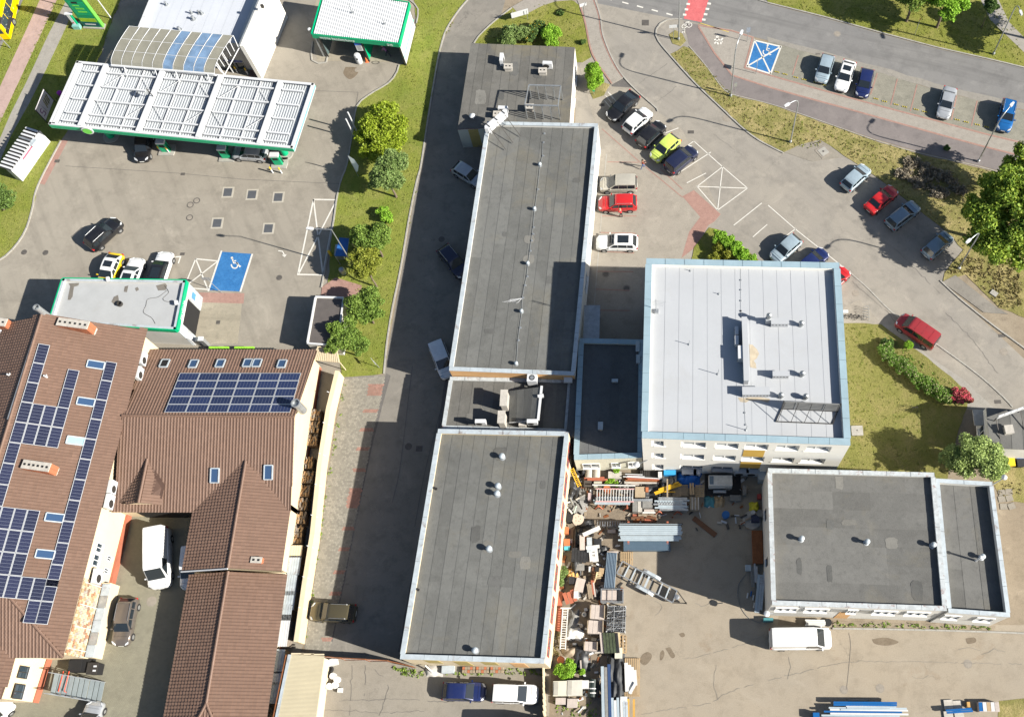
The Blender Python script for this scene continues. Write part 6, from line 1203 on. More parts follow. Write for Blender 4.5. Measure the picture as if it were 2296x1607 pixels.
for i,(u,v,m,l)in enumerate(((664,1235,m_wallc,1.2),(660,1266,m_cap,1.9),(651,1310,m_cap,2.0),(647,1345,m_cap,1.8),(640,1372,m_cap,1.5),(634,1412,m_wmetal,3.0),(622,1481,m_cap,2.2),(617,1519,m_wmetal,1.2),(611,1552,m_cap,1.9))):
 p=G(u,v,1.5);t=thing('tin_sheet','tin sheet roof over the firewood row, '+('brown topmost one','first grey one','second grey one','third grey one','fourth grey one','long white one','grey one after the long white','short white one','southernmost grey one')[i],'tin sheet',(p.x,p.y,1.45),TG);mb=MB()
 for k in range(10):mb.box((p.x-.55+.12*k,p.y,1.5+.015*(k%2)),(.13,l,.02))
 mb.build('sheet',m,t);mb=MB();mb.box((p.x+.15,p.y,.7),(.8,l-.1,1.4));mb.build('stacked_logs',m_log[i%3],t)['kind']='stuff'
t=thing('firewood_crate','southernmost open crate of split firewood at the frame bottom','firewood',G(607,1590),FG);p=G(607,1588)
for k in range(24):mb=MB();x=p.x-.5+.25*(k%5);y=p.y-.7+.3*(k//5);mb.bar((x,y-.2,.9+random.uniform(-.1,.1)),(x+random.uniform(-.2,.2),y+.2,.9+random.uniform(-.1,.1)),.16);mb.build('log',random.choice(m_log),t)
#vehicles
m_paint0=paint('car_paint',(.5,.5,.5));m_paint1=paint('roof_paint',(.5,.5,.5));m_glass=glass();m_tyre=mat('tyre_rubber',(.022,.022,.023),.85);m_rim=mat('wheel_alloy',(.45,.46,.47),.35,.7,var=.1)
m_trim=mat('dark_trim',(.025,.025,.027),.6);m_head=mat('lamp_glass',(.62,.64,.66),.1,.2,var=.03);m_tail=mat('tail_lamp',(.42,.02,.02),.2);m_plate=mat('number_plate',(.7,.7,.66),.5)
def loft(rings,cap=True):
 mb=MB();n=len(rings[0])
 for r_ in rings:mb.v+=[tuple(p)for p in r_]
 for i in range(len(rings)-1):
  for j in range(n-1):mb.f.append((i*n+j,(i+1)*n+j,(i+1)*n+j+1,i*n+j+1));mb.m.append(0)
  mb.f.append((i*n+n-1,(i+1)*n+n-1,(i+1)*n,i*n));mb.m.append(0)
 if cap:mb.f+=[tuple(range(n)),tuple(reversed(range((len(rings)-1)*n,len(rings)*n)))];mb.m+=[0,0]
 return mb
def plate(mb,P,n=None,off=.012,mi=0):
 P=[Vector(p)for p in P];nn=(P[1]-P[0]).cross(P[2]-P[0]).normalized()
 if n is not None and nn.dot(Vector(n))<0:P.reverse();nn=-nn
 A=[p+nn*off for p in P];B=[p-nn*.03 for p in P];k=len(P)
 return mb.add(A+B,[tuple(range(k))]+[(i,i+k,(i+1)%k+k,(i+1)%k)for i in range(k)],mi)
def inq(P,a,b):
 P=[Vector(p)for p in P];f=lambda s,t:(P[0].lerp(P[1],s)).lerp(P[3].lerp(P[2],s),t)
 return[f(a,b),f(1-a,b),f(1-a,1-b),f(a,1-b)]
def car_proto(name,L,Wd,H,hood,belt=.92,roof0=None,roof1=None,base0=None,base1=None,tail=None,wr=.78,zb=.2,nose=.62,rails=False,sunroof=0,van=False,ribs=0,deck=None,rear_glass=True,side_glass=True,box=False):
 """x forward, ground at z = 0. base0/base1: rear and front foot of the glasshouse; roof0/roof1: its roof ends."""
 t=thing(name,None,None);w=Wd/2;x1=L/2;x0=-x1;deck=deck or belt
 def ring(x,ws,zt,zl=zb):
  y=w*ws;zt_=zt
  return[(x,-y*.90,zl),(x,-y,zl+.16),(x,-y,zt_-.22),(x,-y*.965,zt_-.06),(x,-y*.86,zt_),(x,-y*.45,zt_+.025),(x,0,zt_+.032),(x,y*.45,zt_+.025),(x,y*.86,zt_),(x,y*.965,zt_-.06),(x,y,zt_-.22),(x,y,zl+.16),(x,y*.90,zl)]
 hz=hood
 R_=[ring(x0,.78,deck-.16,zb+.1),ring(x0+.07,.90,deck-.05),ring(x0+.25,.965,deck),ring(base0 if base0>x0+.4 else x0+.5,1,belt),ring((base0+base1)/2,1,belt),ring(base1-.1,1,belt-.0),ring(base1+.25,.99,belt-.015 if not van else belt),ring((base1+x1)/2+.12,.975,hz),ring(x1-.42,.94,hz-.06),ring(x1-.16,.86,nose+.06),ring(x1-.03,.72,nose-.02,zb+.06),ring(x1,.58,nose-.1,zb+.12)]
 body=loft(R_).build('body',m_paint0,t,42)
 yb,yr=w*.93,w*wr;zr_=H
 def gr(x,y,z,y2=None):return[(x,-yb,belt-.08),(x,-y,z),(x,-y*.6,z+.03),(x,0,z+.042),(x,y*.6,z+.03),(x,y,z),(x,yb,belt-.08)]
 G_=[[(base0,-yb,belt-.08),(base0,-yb*.98,belt),(base0,-yb*.6,belt+.01),(base0,0,belt+.01),(base0,yb*.6,belt+.01),(base0,yb*.98,belt),(base0,yb,belt-.08)]]
 G_+=[gr(roof0,yr*.97,zr_-.05),gr(roof0+.25,yr,zr_-.012),gr((roof0+roof1)/2,yr,zr_),gr(roof1-.25,yr*.985,zr_-.015),gr(roof1,yr*.96,zr_-.06)]
 G_+=[[(base1,-yb,belt-.08),(base1,-yb*.97,belt-.02),(base1,-yb*.6,belt),(base1,0,belt),(base1,yb*.6,belt),(base1,yb*.97,belt-.02),(base1,yb,belt-.08)]]
 loft(G_).build('roof',m_paint1,t,42)
 def sd(x,t_,s_):
  zt=zr_-.06
  if x<roof0:zt=belt+(zr_-.06-belt)*max(.0,(x-base0)/(roof0-base0))
  if x>roof1:zt=belt+(zr_-.06-belt)*max(.0,(base1-x)/(base1-roof1))
  return(x,s_*(yb+(yr-yb)*t_*(zt-belt+.08)/(zr_-belt+.02)),belt-.0+(zt-belt)*t_)
 fy=yb*.93
 W_=inq([(base1,fy,belt),(base1,-fy,belt),(roof1,-yr*.93,zr_-.05),(roof1,yr*.93,zr_-.05)],.03,.06);mb=MB();plate(mb,W_,(1,0,1),.045);mb.build('windscreen',m_glass,t)
 if rear_glass:W_=inq([(base0,-fy,belt),(base0,fy,belt),(roof0,yr*.9,zr_-.05),(roof0,-yr*.9,zr_-.05)],.05,.1);mb=MB();plate(mb,W_,(-1,0,1),.045);mb.build('rear_window',m_glass,t)
 if side_glass:
  cuts=[base0+(roof0-base0)*.55+.1,base0+(base1-base0)*.33,base0+(base1-base0)*.64,base1-(base1-roof1)*.28]
  if side_glass==2:cuts=[cuts[2],cuts[3]]
  for s_ in(-1,1):
   for a,b in zip(cuts,cuts[1:]):
    a_,b_=a+.04,b-.04;mb=MB();plate(mb,[sd(a_,.08,s_),sd(b_,.08,s_),sd(min(b_,roof1+.1)if b==cuts[-1]else b_,.9,s_),sd(max(a_,roof0-.05)if a==cuts[0]else a_,.9,s_)],(0,s_,.3),.018);mb.build('side_window',m_glass,t)
 rw=.325 if not van else.345
 for fx in(x0+L*.19,x1-L*.19):
  for s_ in(-1,1):
   y=s_*(w-.08);mb=MB();mb.lathe((fx,y,rw),[(rw*.86,-.11),(rw,-.08),(rw,.085),(rw*.88,.105)],18,axis='Y');wh=mb.build('wheel',m_tyre,t,50);mb=MB();mb.lathe((fx,y+s_*.1,rw),[(rw*.66,-.01),(rw*.66,.006),(rw*.3,.018),(.02,.018)]if s_>0 else[(.02,-.018),(rw*.3,-.018),(rw*.66,-.006),(rw*.66,.01)],14,axis='Y');mb.build('rim',m_rim,wh)
   mb=MB();mb.lathe((fx,s_*(w-.005),rw),[(rw*1.16,-.012),(rw*1.16,.012),(.02,.012)],18,axis='Y');mb.build('wheel_arch',m_trim,t)
 for s_ in(-1,1):
  mb=MB();plate(mb,[(x1-.05,s_*w*.48,nose+.0),(x1-.22,s_*w*.84,nose+.03),(x1-.42,s_*w*.88,hood-.03),(x1-.22,s_*w*.55,nose+.1)],(1,s_*.5,.7),.05);mb.build('headlight',m_head,t)
  mb=MB();zt=deck-.1 if not van else deck;mb.box((x0+.09,s_*w*.83,zt-.05),(.16,w*.22,.2 if not box else.45));mb.build('tail_light',m_tail,t)
  mb=MB();mb.box((base1-.25,s_*(w+.07),belt+.06),(.12,.2,.14),0);mb.build('mirror',m_paint0,t)
 mb=MB();mb.box((x1-.01,0,zb+.22),(.05,w*1.0,.16));mb.box((x0+.03,0,zb+.16),(.08,w*1.5,.16));mb.build('bumper_trim',m_trim,t)
 for xx in(x1+.015,x0-.005):mb=MB();mb.box((xx,0,zb+.32),(.02,.5,.11));mb.build('number_plate',m_plate,t)
 mb=MB()
 for s_ in(-1,1):
  for x in(base0+(base1-base0)*.34,base0+(base1-base0)*.66):mb.box((x,s_*w*1.001,belt*.5+.12),(.014,.008,belt*.62))
 mb.box((base1+.42,0,belt-.0+.028),(.014,w*1.5,.012));mb.build('door_seams',m_trim,t)
 if rails:
  for s_ in(-1,1):mb=MB();mb.tube([(roof0+.1,s_*yr*.93,zr_+.01),(roof0+.2,s_*yr*.93,zr_+.07),(roof1-.3,s_*yr*.93,zr_+.07),(roof1-.2,s_*yr*.93,zr_+.01)],.022,5);mb.build('roof_rail',m_rim,t)
 if sunroof:mb=MB();c=(roof1-.35-sunroof/2);mb.box((c,0,zr_+.035),(sunroof,yr*1.35,.03));mb.build('sunroof',m_glass,t)
 if ribs:
  for k in range(ribs):mb=MB();mb.box((roof0+.3+(roof1-roof0-.6)*(k+.5)/ribs,0,zr_+.035),(.07,yr*1.5,.03));mb.build('roof_rib',m_paint1,t)
 mb=MB();mb.box((0,0,.3),(L*.86,Wd*.8,.2));mb.build('underbody',m_trim,t)
 for fx in(x0+L*.42,x1-L*.36):
  for s_ in(-1,1):mb=MB();mb.box((fx,s_*(w+.004),belt-.12),(.16,.02,.035));mb.build('door_handle',m_paint0,t)
 return t
PR={}
PR['hatch']=dict(L=4.1,Wd=1.75,H=1.48,hood=.88,belt=.95,base0=-1.95,roof0=-1.45,roof1=.25,base1=1.0,nose=.66)
PR['wagon']=dict(L=4.55,Wd=1.8,H=1.50,hood=.9,belt=.94,base0=-2.2,roof0=-1.75,roof1=.2,base1=1.0,nose=.66,rails=True)
PR['suv']=dict(L=4.45,Wd=1.84,H=1.68,hood=1.02,belt=1.06,base0=-2.12,roof0=-1.7,roof1=.25,base1=.95,nose=.75,rails=True,zb=.26)
PR['coupe']=dict(L=4.7,Wd=1.85,H=1.40,hood=.86,belt=.9,base0=-1.95,roof0=-.95,roof1=.15,base1=.98,nose=.62,deck=.93,wr=.72)
PR['sunroof']=dict(L=4.5,Wd=1.8,H=1.45,hood=.88,belt=.93,base0=-1.95,roof0=-1.25,roof1=.2,base1=1.0,nose=.64,sunroof=.75)
PR['panorama']=dict(L=4.75,Wd=1.84,H=1.5,hood=.9,belt=.94,base0=-2.25,roof0=-1.75,roof1=.25,base1=1.05,nose=.66,sunroof=1.25)
PR['saloon']=dict(L=4.5,Wd=1.75,H=1.45,hood=.88,belt=.92,base0=-1.55,roof0=-.95,roof1=.25,base1=1.0,nose=.64,deck=.96)
PR['smallvan']=dict(L=4.9,Wd=1.9,H=1.95,hood=1.02,belt=1.12,base0=-2.42,roof0=-2.3,roof1=.95,base1=1.65,nose=.8,van=True,ribs=3,wr=.84)
PR['highvan']=dict(L=6.0,Wd=2.05,H=2.55,hood=1.2,belt=1.32,base0=-2.96,roof0=-2.88,roof1=1.35,base1=2.25,nose=.9,van=True,ribs=0,wr=.86,rear_glass=False,side_glass=2,box=True)
PR['mpv']=dict(L=4.35,Wd=1.8,H=1.8,hood=1.0,belt=1.05,base0=-2.12,roof0=-1.95,roof1=.3,base1=1.15,nose=.75,van=True,wr=.84)
COLS={n_:paint(n_+'_paint',c,mt)for n_,c,mt in(('black',(.010,.010,.012),0),('white',(.80,.80,.79),0),('silver',(.48,.50,.52),.35),('iceblue',(.40,.50,.56),.3),('navy',(.012,.022,.10),.1),('red',(.50,.018,.02),0),('darkred',(.30,.03,.035),0),('blue',(.01,.12,.36),.1),('lime',(.55,.68,.13),0),('beige',(.50,.47,.40),.25),('bluegrey',(.20,.28,.35),.3),('brown',(.17,.145,.125),.4),('gold',(.12,.10,.055),.4),('yellow',(.75,.52,.02),0),('slate',(.02,.024,.035),.1),('midnight',(.015,.02,.055),.1),('offwhite',(.72,.74,.76),.1))}
protos={}
def car(kind,rear,front,col,label,group=None,roofcol=None,zc=.7,stretch=True,cat='car'):
 a,b=G(*rear,zc),G(*front,zc);d=b-a;c=(a+b)/2;rz=atan2(d.y,d.x);sw={'car_paint':COLS[col],'roof_paint':COLS[roofcol or col]}
 if kind not in protos:
  protos[kind]=car_proto('parked_car' if 'van' not in kind else 'parked_van',**PR[kind]);p=protos[kind];p.location=(c.x,c.y,.012);p.rotation_euler=(0,0,rz)
  def rec(o):
   for s_ in(o.material_slots if o.type=='MESH' else[]):
    if s_.material.name in sw:m=sw[s_.material.name];s_.link='OBJECT';s_.material=m
   for ch in o.children:rec(ch)
  rec(p);tag(p,label,cat,group);p['_base']=1;return p
 src=protos[kind]
 def cp(o,par):
  n=o.copy();COL.objects.link(n);n.parent=par
  if n.type=='MESH':
   for i,s_ in enumerate(n.material_slots):
    base=o.data.materials[i]
    if base and base.name in sw:s_.link='OBJECT';s_.material=sw[base.name]
  for ch in o.children:cp(ch,n)
  return n
 r_=cp(src,None);r_.location=(c.x,c.y,.012);r_.rotation_euler=(0,0,rz);tag(r_,label,cat);
 if group:r_['group']=group
 elif 'group' in r_:del r_['group']
 if '_base' in r_:del r_['_base']
 return r_
GB='cars parked nose-in along the road bays'
car('hatch',(1858,125),(1840,182),'iceblue','ice-blue hatchback, first in the road bays from the blue painted bay',GB)
car('sunroof',(1904,143),(1886,196),'white','white car with a black sunroof in the road bays',GB)
car('hatch',(1945,158),(1932,213),'navy','navy blue hatchback next to the white car with sunroof',GB)
car('saloon',(2131,198),(2114,262),'silver','silver car standing alone in the road bays',GB)
car('suv',(2264,226),(2249,293),'blue','bright blue estate under the lamp post at the right edge',GB)
GL='cars parked slanted in the lot beside the long hall'
car('coupe',(1428,206),(1363,268),'black','large glossy black car, northernmost of the slanted row',GL)
car('hatch',(1406,292),(1454,247),'white','white hatchback between two black cars in the slanted row',GL)
car('hatch',(1437,322),(1484,277),'black','black hatchback with red tail lamps next to the lime car',GL)
car('hatch',(1513,311),(1469,352),'lime','lime-yellow small car in the slanted row',GL)
car('mpv',(1505,377),(1552,338),'midnight','dark navy compact van, southernmost of the slanted row',GL)
GW='cars parked facing the pale wall of the long hall'
car('mpv',(1428,413),(1346,414),'beige','beige estate with dark lower trim facing the pale wall',GW)
rs=car('suv',(1427,455),(1343,457),'red','red SUV with its driver door open',GW)
car('panorama',(1429,544),(1338,543),'white','white estate with a black glass roof facing the pale wall',GW)
car('hatch',(1789,533),(1734,581),'iceblue','pale silver hatchback half hidden by the white building');car('hatch',(1798,605),(1847,565),'navy','navy car half hidden by the white building, beside the pale silver one');car('hatch',(1846,652),(1897,604),'red','red car showing only its corner behind the white building')
GT='cars parked along the dry verge on the east side'
car('hatch',(1896,419),(1943,375),'iceblue','pale silver hatchback, first along the dry verge',GT)
car('saloon',(1952,467),(2002,425),'red','red saloon with chrome roof edges along the dry verge',GT)
car('wagon',(1996,504),(2054,459),'bluegrey','blue-grey estate with roof rails along the dry verge',GT)
car('hatch',(2078,570),(2128,527),'bluegrey','blue-grey hatchback in tree shade by the lamp post',GT)
car('smallvan',(2093,768),(2019,717),'darkred','dark red van with a ribbed roof on the east road',cat='van')
car('hatch',(1023,374),(1078,408),'silver','silver car in the shaded lane by the north shop end wall');car('wagon',(992,555),(1043,617),'midnight','dark navy estate in the shaded lane beside the long hall');car('mpv',(978,772),(1006,842),'offwhite','white car at the south corner of the long hall')
car('suv',(791,1374),(703,1370),'gold','dark bronze car parked at the cream wall, half in shadow')
car('hatch',(995,1548),(1086,1550),'navy','navy hatchback in the small front yard');car('mpv',(1106,1553),(1205,1556),'white','white car behind the navy hatchback in the small front yard')
car('highvan',(1722,1432),(1868,1430),'white','long white panel van parked beside the workshop',zc=1.0,cat='van');car('highvan',(356,1178),(357,1323),'white','white high-roof van in the courtyard of the brown house',zc=1.0,cat='van')
car('highvan',(1120,1640),(1260,1640),'white','white van roof cut off at the bottom of the small front yard',zc=1.0,cat='van')
car('wagon',(290,1343),(270,1443),'brown','grey-brown car with a long bonnet in the courtyard');car('hatch',(185,1665),(214,1580),'silver','silver car cut off at the bottom of the courtyard');car('hatch',(-45,1640),(10,1582),'white','white car corner at the bottom left of the picture');car('mpv',(434,1225),(425,1318),'offwhite','white vehicle mostly hidden under the brown eaves')
car('hatch',(325,298),(317,358),'black','black car at the pump under the canopy edge');car('hatch',(600,346),(520,340),'silver','grey car under the east end of the fuel canopy');car('suv',(202,553),(265,495),'black','black SUV driving across the forecourt')
car('sunroof',(259,575),(232,640),'yellow','yellow car with a white roof behind the car wash building',roofcol='white');car('sunroof',(282,652),(308,582),'white','white car beside the yellow one behind the car wash');car('panorama',(345,648),(374,563),'white','white car with black roof and open door behind the car wash',roofcol='black')
for o,ang,yy,xx in((rs,1.05,.92,.85),):
 d=thing('tmp',None,None);bpy.data.objects.remove(d);mb=MB();mb.box((-.5,0,-.35),(1.05,.07,.7));mb.build('door',COLS['red'],o);dd=o.children[-1]if False else[c for c in o.children if c.name.startswith('door')and 'seam' not in c.name and 'handle' not in c.name][-1];dd.location=(xx,yy+.02,.98);dd.rotation_euler=(0,0,-ang);mb=MB();mb.box((-.5,0,.2),(.85,.03,.36));g=mb.build('door_glass',m_glass,o);g.parent=dd;g.location=(0,0,0)
a,b=G(28,108,0),G(58,-30,0)
t=thing('city_bus','bright yellow and black bus at the upper left corner','bus',(a.x,a.y,0));d=(b-a).normalized();n=Vector((d.y,-d.x,0));p0=G(28,92,0);m_by=mat('bus_yellow',(.85,.60,.0),.35,var=.05);wB=2.5
P=[p0,p0+d*12,p0+d*12-n*wB,p0-n*wB]
mb=MB();mb.prism(P,.35,2.95);mb.build('body',m_by,t);mb=MB();mb.prism(inset(P,.12),2.94,3.1);mb.build('roof',m_by,t)
def bq(name,s0,s1,z0,z1,m,off=.02):mb=MB();mb.prism([p0+d*s0+n*off,p0+d*s1+n*off,p0+d*s1-n*.03,p0+d*s0-n*.03],z0,z1);return mb.build(name,m,t)
for k in range(5):bq('side_window',.5+1.7*k,2.1+1.7*k,1.5,2.6,m_win)
bq('black_graphic',.15,3.6,.9,1.5,m_trim,.024);bq('black_graphic',0.1,1.4,2.6,2.9,m_trim,.024)
for k in range(26):s_,z=random.uniform(.2,8),random.uniform(.95,2.7);bq('pale_fleck',s_,s_+.14,z,z+.1,m_gmetal,.03)
for s_ in(2.6,8.6):q=p0+d*s_;mb=MB();mb.lathe((q.x,q.y,.48),[(.48,-.2),(.48,.04),(.3,.05),(.02,.05)],18,axis='X');w_=mb.build('wheel',m_tyre,t);mb=MB();mb.lathe((q.x+.06,q.y,.48),[(.28,-.01),(.28,.01),(.02,.02)],14,axis='X');mb.build('rim',m_rim,w_)
mb=MB();mb.prism([p0-d*.04-n*.2,p0+d*.02-n*.2,p0+d*.02-n*(wB-.2),p0-d*.04-n*(wB-.2)],1.4,2.6);mb.build('rear_window',m_win,t)
t=thing('car_trailer','bare galvanised trailer frame with cross members and mudguards in the yard','trailer',G(1450,1300));zt=.62
def R3(x,y,z=zt):return G(1148+x/4,1205+y/4,z)
A0,A1,B0,B1=R3(992,208),R3(1480,472),R3(938,315),R3(1440,580)
for p,q in((A0,A1),(B0,B1),(A0,B0),(A1,B1)):mb=MB();mb.bar(p,q,.1,.14);mb.build('rail',m_gmetal,t)
for f in(.13,.25,.38,.5,.74,.87):mb=MB();mb.bar(A0 .lerp(A1,f),B0 .lerp(B1,f),.13 if f not in(.5,)else.2,.09);mb.build('cross_member',m_cap,t)
mb=MB();mb.bar(A0 .lerp(A1,.44),B0 .lerp(B1,.44),.05);mb.bar(A0 .lerp(A1,.57),B0 .lerp(B1,.57),.05);mb.build('axle',m_gmetal,t)
hp=R3(1562,585,.5)
for p in(A1,B1):mb=MB();mb.bar(p,hp,.09);mb.build('drawbar',m_dmetal,t)
mb=MB();mb.lathe((hp.x,hp.y,.45),[(.09,0),(.09,.2),(.04,.28)],8);mb.build('hitch',m_dmetal,t);q=R3(1480,530,.6);mb=MB();mb.lathe((q.x,q.y,.5),[(.2,0),(.26,.06),(.26,.2),(.1,.24)],14);mb.build('spare_wheel',m_rim,t)
mb=MB();mb.prism([A0 .lerp(A1,.9),A1,B1,B0 .lerp(B1,.9)],.6,.66);mb.build('front_plate',m_dmetal,t)
dR=(A1-A0).normalized();nR=Vector((-dR.y,dR.x,0))
for p,q,s_ in((A0,A1,1),(B0,B1,-1)):
 for f in(.45,.58):c=p.lerp(q,f)+nR*s_*.2;mb=MB();mb.tube([Vector((c.x,c.y,.33))-nR*.1,Vector((c.x,c.y,.33))+nR*.1],.32,16);mb.build('wheel',m_tyre,t)
 c=p.lerp(q,.515)+nR*s_*.22;mb=MB();ar=[(-1.0,.45),(-.85,.68),(-.5,.78),(.5,.78),(.85,.68),(1.0,.45)]
 for(x0_,z0),(x1_,z1_)in zip(ar,ar[1:]):mb.bar(c+dR*x0_+Vector((0,0,z0-c.z)),c+dR*x1_+Vector((0,0,z1_-c.z)),.3,.03)
 mb.build('mudguard',m_cap,t)
#vegetation
def leaves_mesh(C,size,seed,up=.35,elong=1.5,name='crown'):
 """Leaf-sized bent quads at the given points."""
 rng=np.random.default_rng(seed);n=len(C);a=rng.normal(size=(n,3));a[:,2]+=up*2;a/=np.linalg.norm(a,axis=1)[:,None]
 t=rng.normal(size=(n,3));t-=a*(t*a).sum(1)[:,None];t/=np.linalg.norm(t,axis=1)[:,None];b=np.cross(a,t);s=size*rng.uniform(.6,1.35,n)[:,None]
 V=np.stack([C-t*s*elong*.5,C+b*s*.42+a*s*.08,C+t*s*elong*.5-a*s*.1,C-b*s*.42+a*s*.08],1).reshape(-1,3)
 me=bpy.data.meshes.new(name);me.vertices.add(4*n);me.vertices.foreach_set('co',V.astype(np.float32).ravel());me.loops.add(4*n);me.loops.foreach_set('vertex_index',np.arange(4*n,dtype=np.int32));me.polygons.add(n);me.polygons.foreach_set('loop_start',np.arange(0,4*n,4,dtype=np.int32));me.update(calc_edges=True);return me
def crown_points(n,lobes,rng,shell=.55):
 out=[];w=np.array([l[3]**2 for l in lobes]);w=w/w.sum()
 for l,k in zip(lobes,(w*n).astype(int)):
  d=rng.normal(size=(k,3));d/=np.linalg.norm(d,axis=1)[:,None];r_=l[3]*(shell+(1-shell)*rng.random(k)**.6);keep=rng.random(k)<np.where(d[:,2]<-.35,.35,1);p=d*r_[:,None]*np.array(l[4]if len(l)>4 else(1,1,.8));out.append((p+np.array(l[:3]))[keep])
 return np.concatenate(out)
GROW={'willow_tree':1.2,'slender_tree':1.25,'columnar_thuja':1.15,'bushy_shrub':1.15,'birch_tree':1.1}
def tree(name,label,u,v,h,lobes,m,nleaf,size,trunk=.16,lean=(0,0),seed=1,group=None,cat='tree',bark=None,up=.35,elong=1.5,limbs=True,stems=1,flowers=None,z0=.03):
 """lobes: (dx, dy, z, r, squash) round the foot; trunk forks into limbs that run into the lobes."""
 gk=GROW.get(name,1.0);lobes=[(l[0]*gk,l[1]*gk,l[2],l[3]*gk)+tuple(l[4:])for l in lobes];nleaf=int(nleaf*gk*gk)
 p=G(u,v);rng=np.random.default_rng(seed);t=thing(name,label,cat,(p.x,p.y,z0),group)
 top=Vector((p.x+lean[0],p.y+lean[1],h*.5));mb=MB();bark=bark or mat('bark',(.16,.125,.09),.95,var=.25,scale=3,bump=.5)
 if limbs:
  fork=Vector((p.x+lean[0]*.6,p.y+lean[1]*.6,h*.34));mb.tube([(p.x,p.y,0),(p.x+lean[0]*.25+.05,p.y+lean[1]*.25,h*.16),tuple(fork)],trunk,8,r1=trunk*.7)
  for l in lobes:c=Vector((p.x+l[0],p.y+l[1],l[2]));mid=fork.lerp(c,.55)+Vector((rng.uniform(-.2,.2),rng.uniform(-.2,.2),.15));mb.tube([tuple(fork),tuple(mid),tuple(c)],trunk*.5,6,r1=trunk*.12)
 else:mb.tube([(p.x,p.y,0),(p.x,p.y,h*.6)],trunk,7,r1=trunk*.4)
 mb.build('trunk',bark,t,60)
 L2=[]
 for l in lobes:
  sq=l[4]if len(l)>4 else(1,1,.8);L2 .append((l[0],l[1],l[2],l[3]*.72,sq))
  for k in range(max(7,int(10*l[3]))):
   d=rng.normal(size=3);d/=np.linalg.norm(d);d[2]=abs(d[2])*.95-.25;rr=l[3]*rng.uniform(.5,.9);L2 .append((l[0]+d[0]*rr*sq[0],l[1]+d[1]*rr*sq[1],max(.3,l[2]+d[2]*rr*sq[2]),l[3]*rng.uniform(.24,.46)))
 C=crown_points(nleaf,L2,rng,.35);C[:,2]=np.maximum(C[:,2],.08)-z0;me=leaves_mesh(C,size,seed+5,up,elong);me.materials.append(m);o=bpy.data.objects.new('crown',me);o.parent=t;COL.objects.link(o)
 if flowers:
  m2,frac,fs,nm=flowers;K=C[rng.random(len(C))<frac];K=K[K[:,2]>np.median(C[:,2])*.9]+np.array([0,0,.06]);fm=leaves_mesh(K,fs,seed+9,.8,1.0,nm);fm.materials.append(m2);f=bpy.data.objects.new(nm,fm);f.parent=t;COL.objects.link(f)
 return t
m_lyel=leaf_mat('golden_leaves',(.235,.33,.02),(.37,.45,.045));m_lgrn=leaf_mat('willow_leaves',(0.166,0.263,0.070),(0.280,0.367,0.123));m_lmid=leaf_mat('maple_leaves',(0.149,0.254,0.044),(0.263,0.367,0.070));m_lbri=leaf_mat('bright_leaves',(0.228,0.455,0.035),(0.367,0.595,0.070));m_ldrk=leaf_mat('dark_leaves',(0.070,0.131,0.038),(0.140,0.228,0.052));m_lbig=leaf_mat('broad_leaves',(0.168,0.294,0.038),(0.400,0.493,0.062));m_lcon=leaf_mat('conifer_needles',(0.088,0.149,0.035),(0.158,0.245,0.052),.1);m_llime=leaf_mat('lime_needles',(0.228,0.438,0.035),(0.333,0.560,0.052));m_lpale=leaf_mat('pale_birch_leaves',(0.306,0.416,0.131),(0.481,0.591,0.198));m_hedge=leaf_mat('hedge_leaves',(0.131,0.254,0.035),(0.228,0.367,0.061));m_pink=leaf_mat('rhododendron_blooms',(.60,.055,.10),(.72,.16,.19));m_cream=leaf_mat('cream_blossoms',(.48,.44,.24),(.58,.52,.3));m_yfl=leaf_mat('yellow_blossoms',(.5,.36,.02),(.6,.45,.04));m_dryl=leaf_mat('dry_twigs',(.24,.205,.15),(.36,.31,.23),.2)
ST='slender trees on the central lawn'
tree('golden_tree','large golden-leaved tree beside the twin white poles',862,322,4.8,[(.2,-2.4,1.9,1.5),(-1.2,-2.0,1.8,1.4),(1.7,-2.0,1.9,1.4),(-1.0,.5,2.3,1.9),(1.3,.9,2.4,1.9),(.2,2.0,2.6,2.0),(.3,-.9,2.3,1.7),(2.2,-.8,2.0,1.3),(-1.9,-.5,1.8,1.2)],m_lyel,30000,.18,.14,seed=3,elong=1.7)
tree('willow_tree','grey-green airy tree just south of the golden tree',889,442,5.6,[(-.3,.6,3.8,1.5),(.2,1.5,4.2,1.4),(-1.1,.2,3.5,1.1),(.5,-.1,3.6,1.0)],m_lgrn,13000,.15,.15,(-.3,.3),seed=4,elong=2.0)
tree('slender_tree','bushy tree with a pale trunk behind the air point',858,575,5,[(-.9,.5,3.2,1.3),(.4,.9,3.4,1.2),(-1.7,.9,3.0,.9),(-.2,-.2,2.9,1.1)],m_lmid,12000,.15,.13,seed=5,group=ST)
tree('slender_tree','olive-tinted tree with curved trunk above the red paving',846,645,4.8,[(-1.0,1.1,3.2,1.1),(-.3,1.6,3.5,1.1),(-.6,.6,2.9,1.0)],leaf_mat('olive_leaves',(0.210,0.254,0.035),(0.350,0.367,0.052)),9500,.14,.12,(-.3,.5),seed=6,group=ST)
tree('slender_tree','tree east of the small kiosk',838,724,4.4,[(-.6,.9,2.8,1.3),(.4,1.2,3.0,1.1),(-.9,.1,2.4,1.1),(.5,.1,2.5,.9)],m_lmid,11000,.15,.12,seed=7,group=ST)
tree('slender_tree','ragged tree reaching over the kiosk roof corner',802,797,4.6,[(-.4,.7,2.6,1.2),(-1.3,1.5,3.2,.8),(.6,.2,2.3,1.0),(-1.6,.1,2.6,.7),(-.2,2.2,3.4,.6)],m_lmid,10000,.15,.11,seed=8,group=ST)
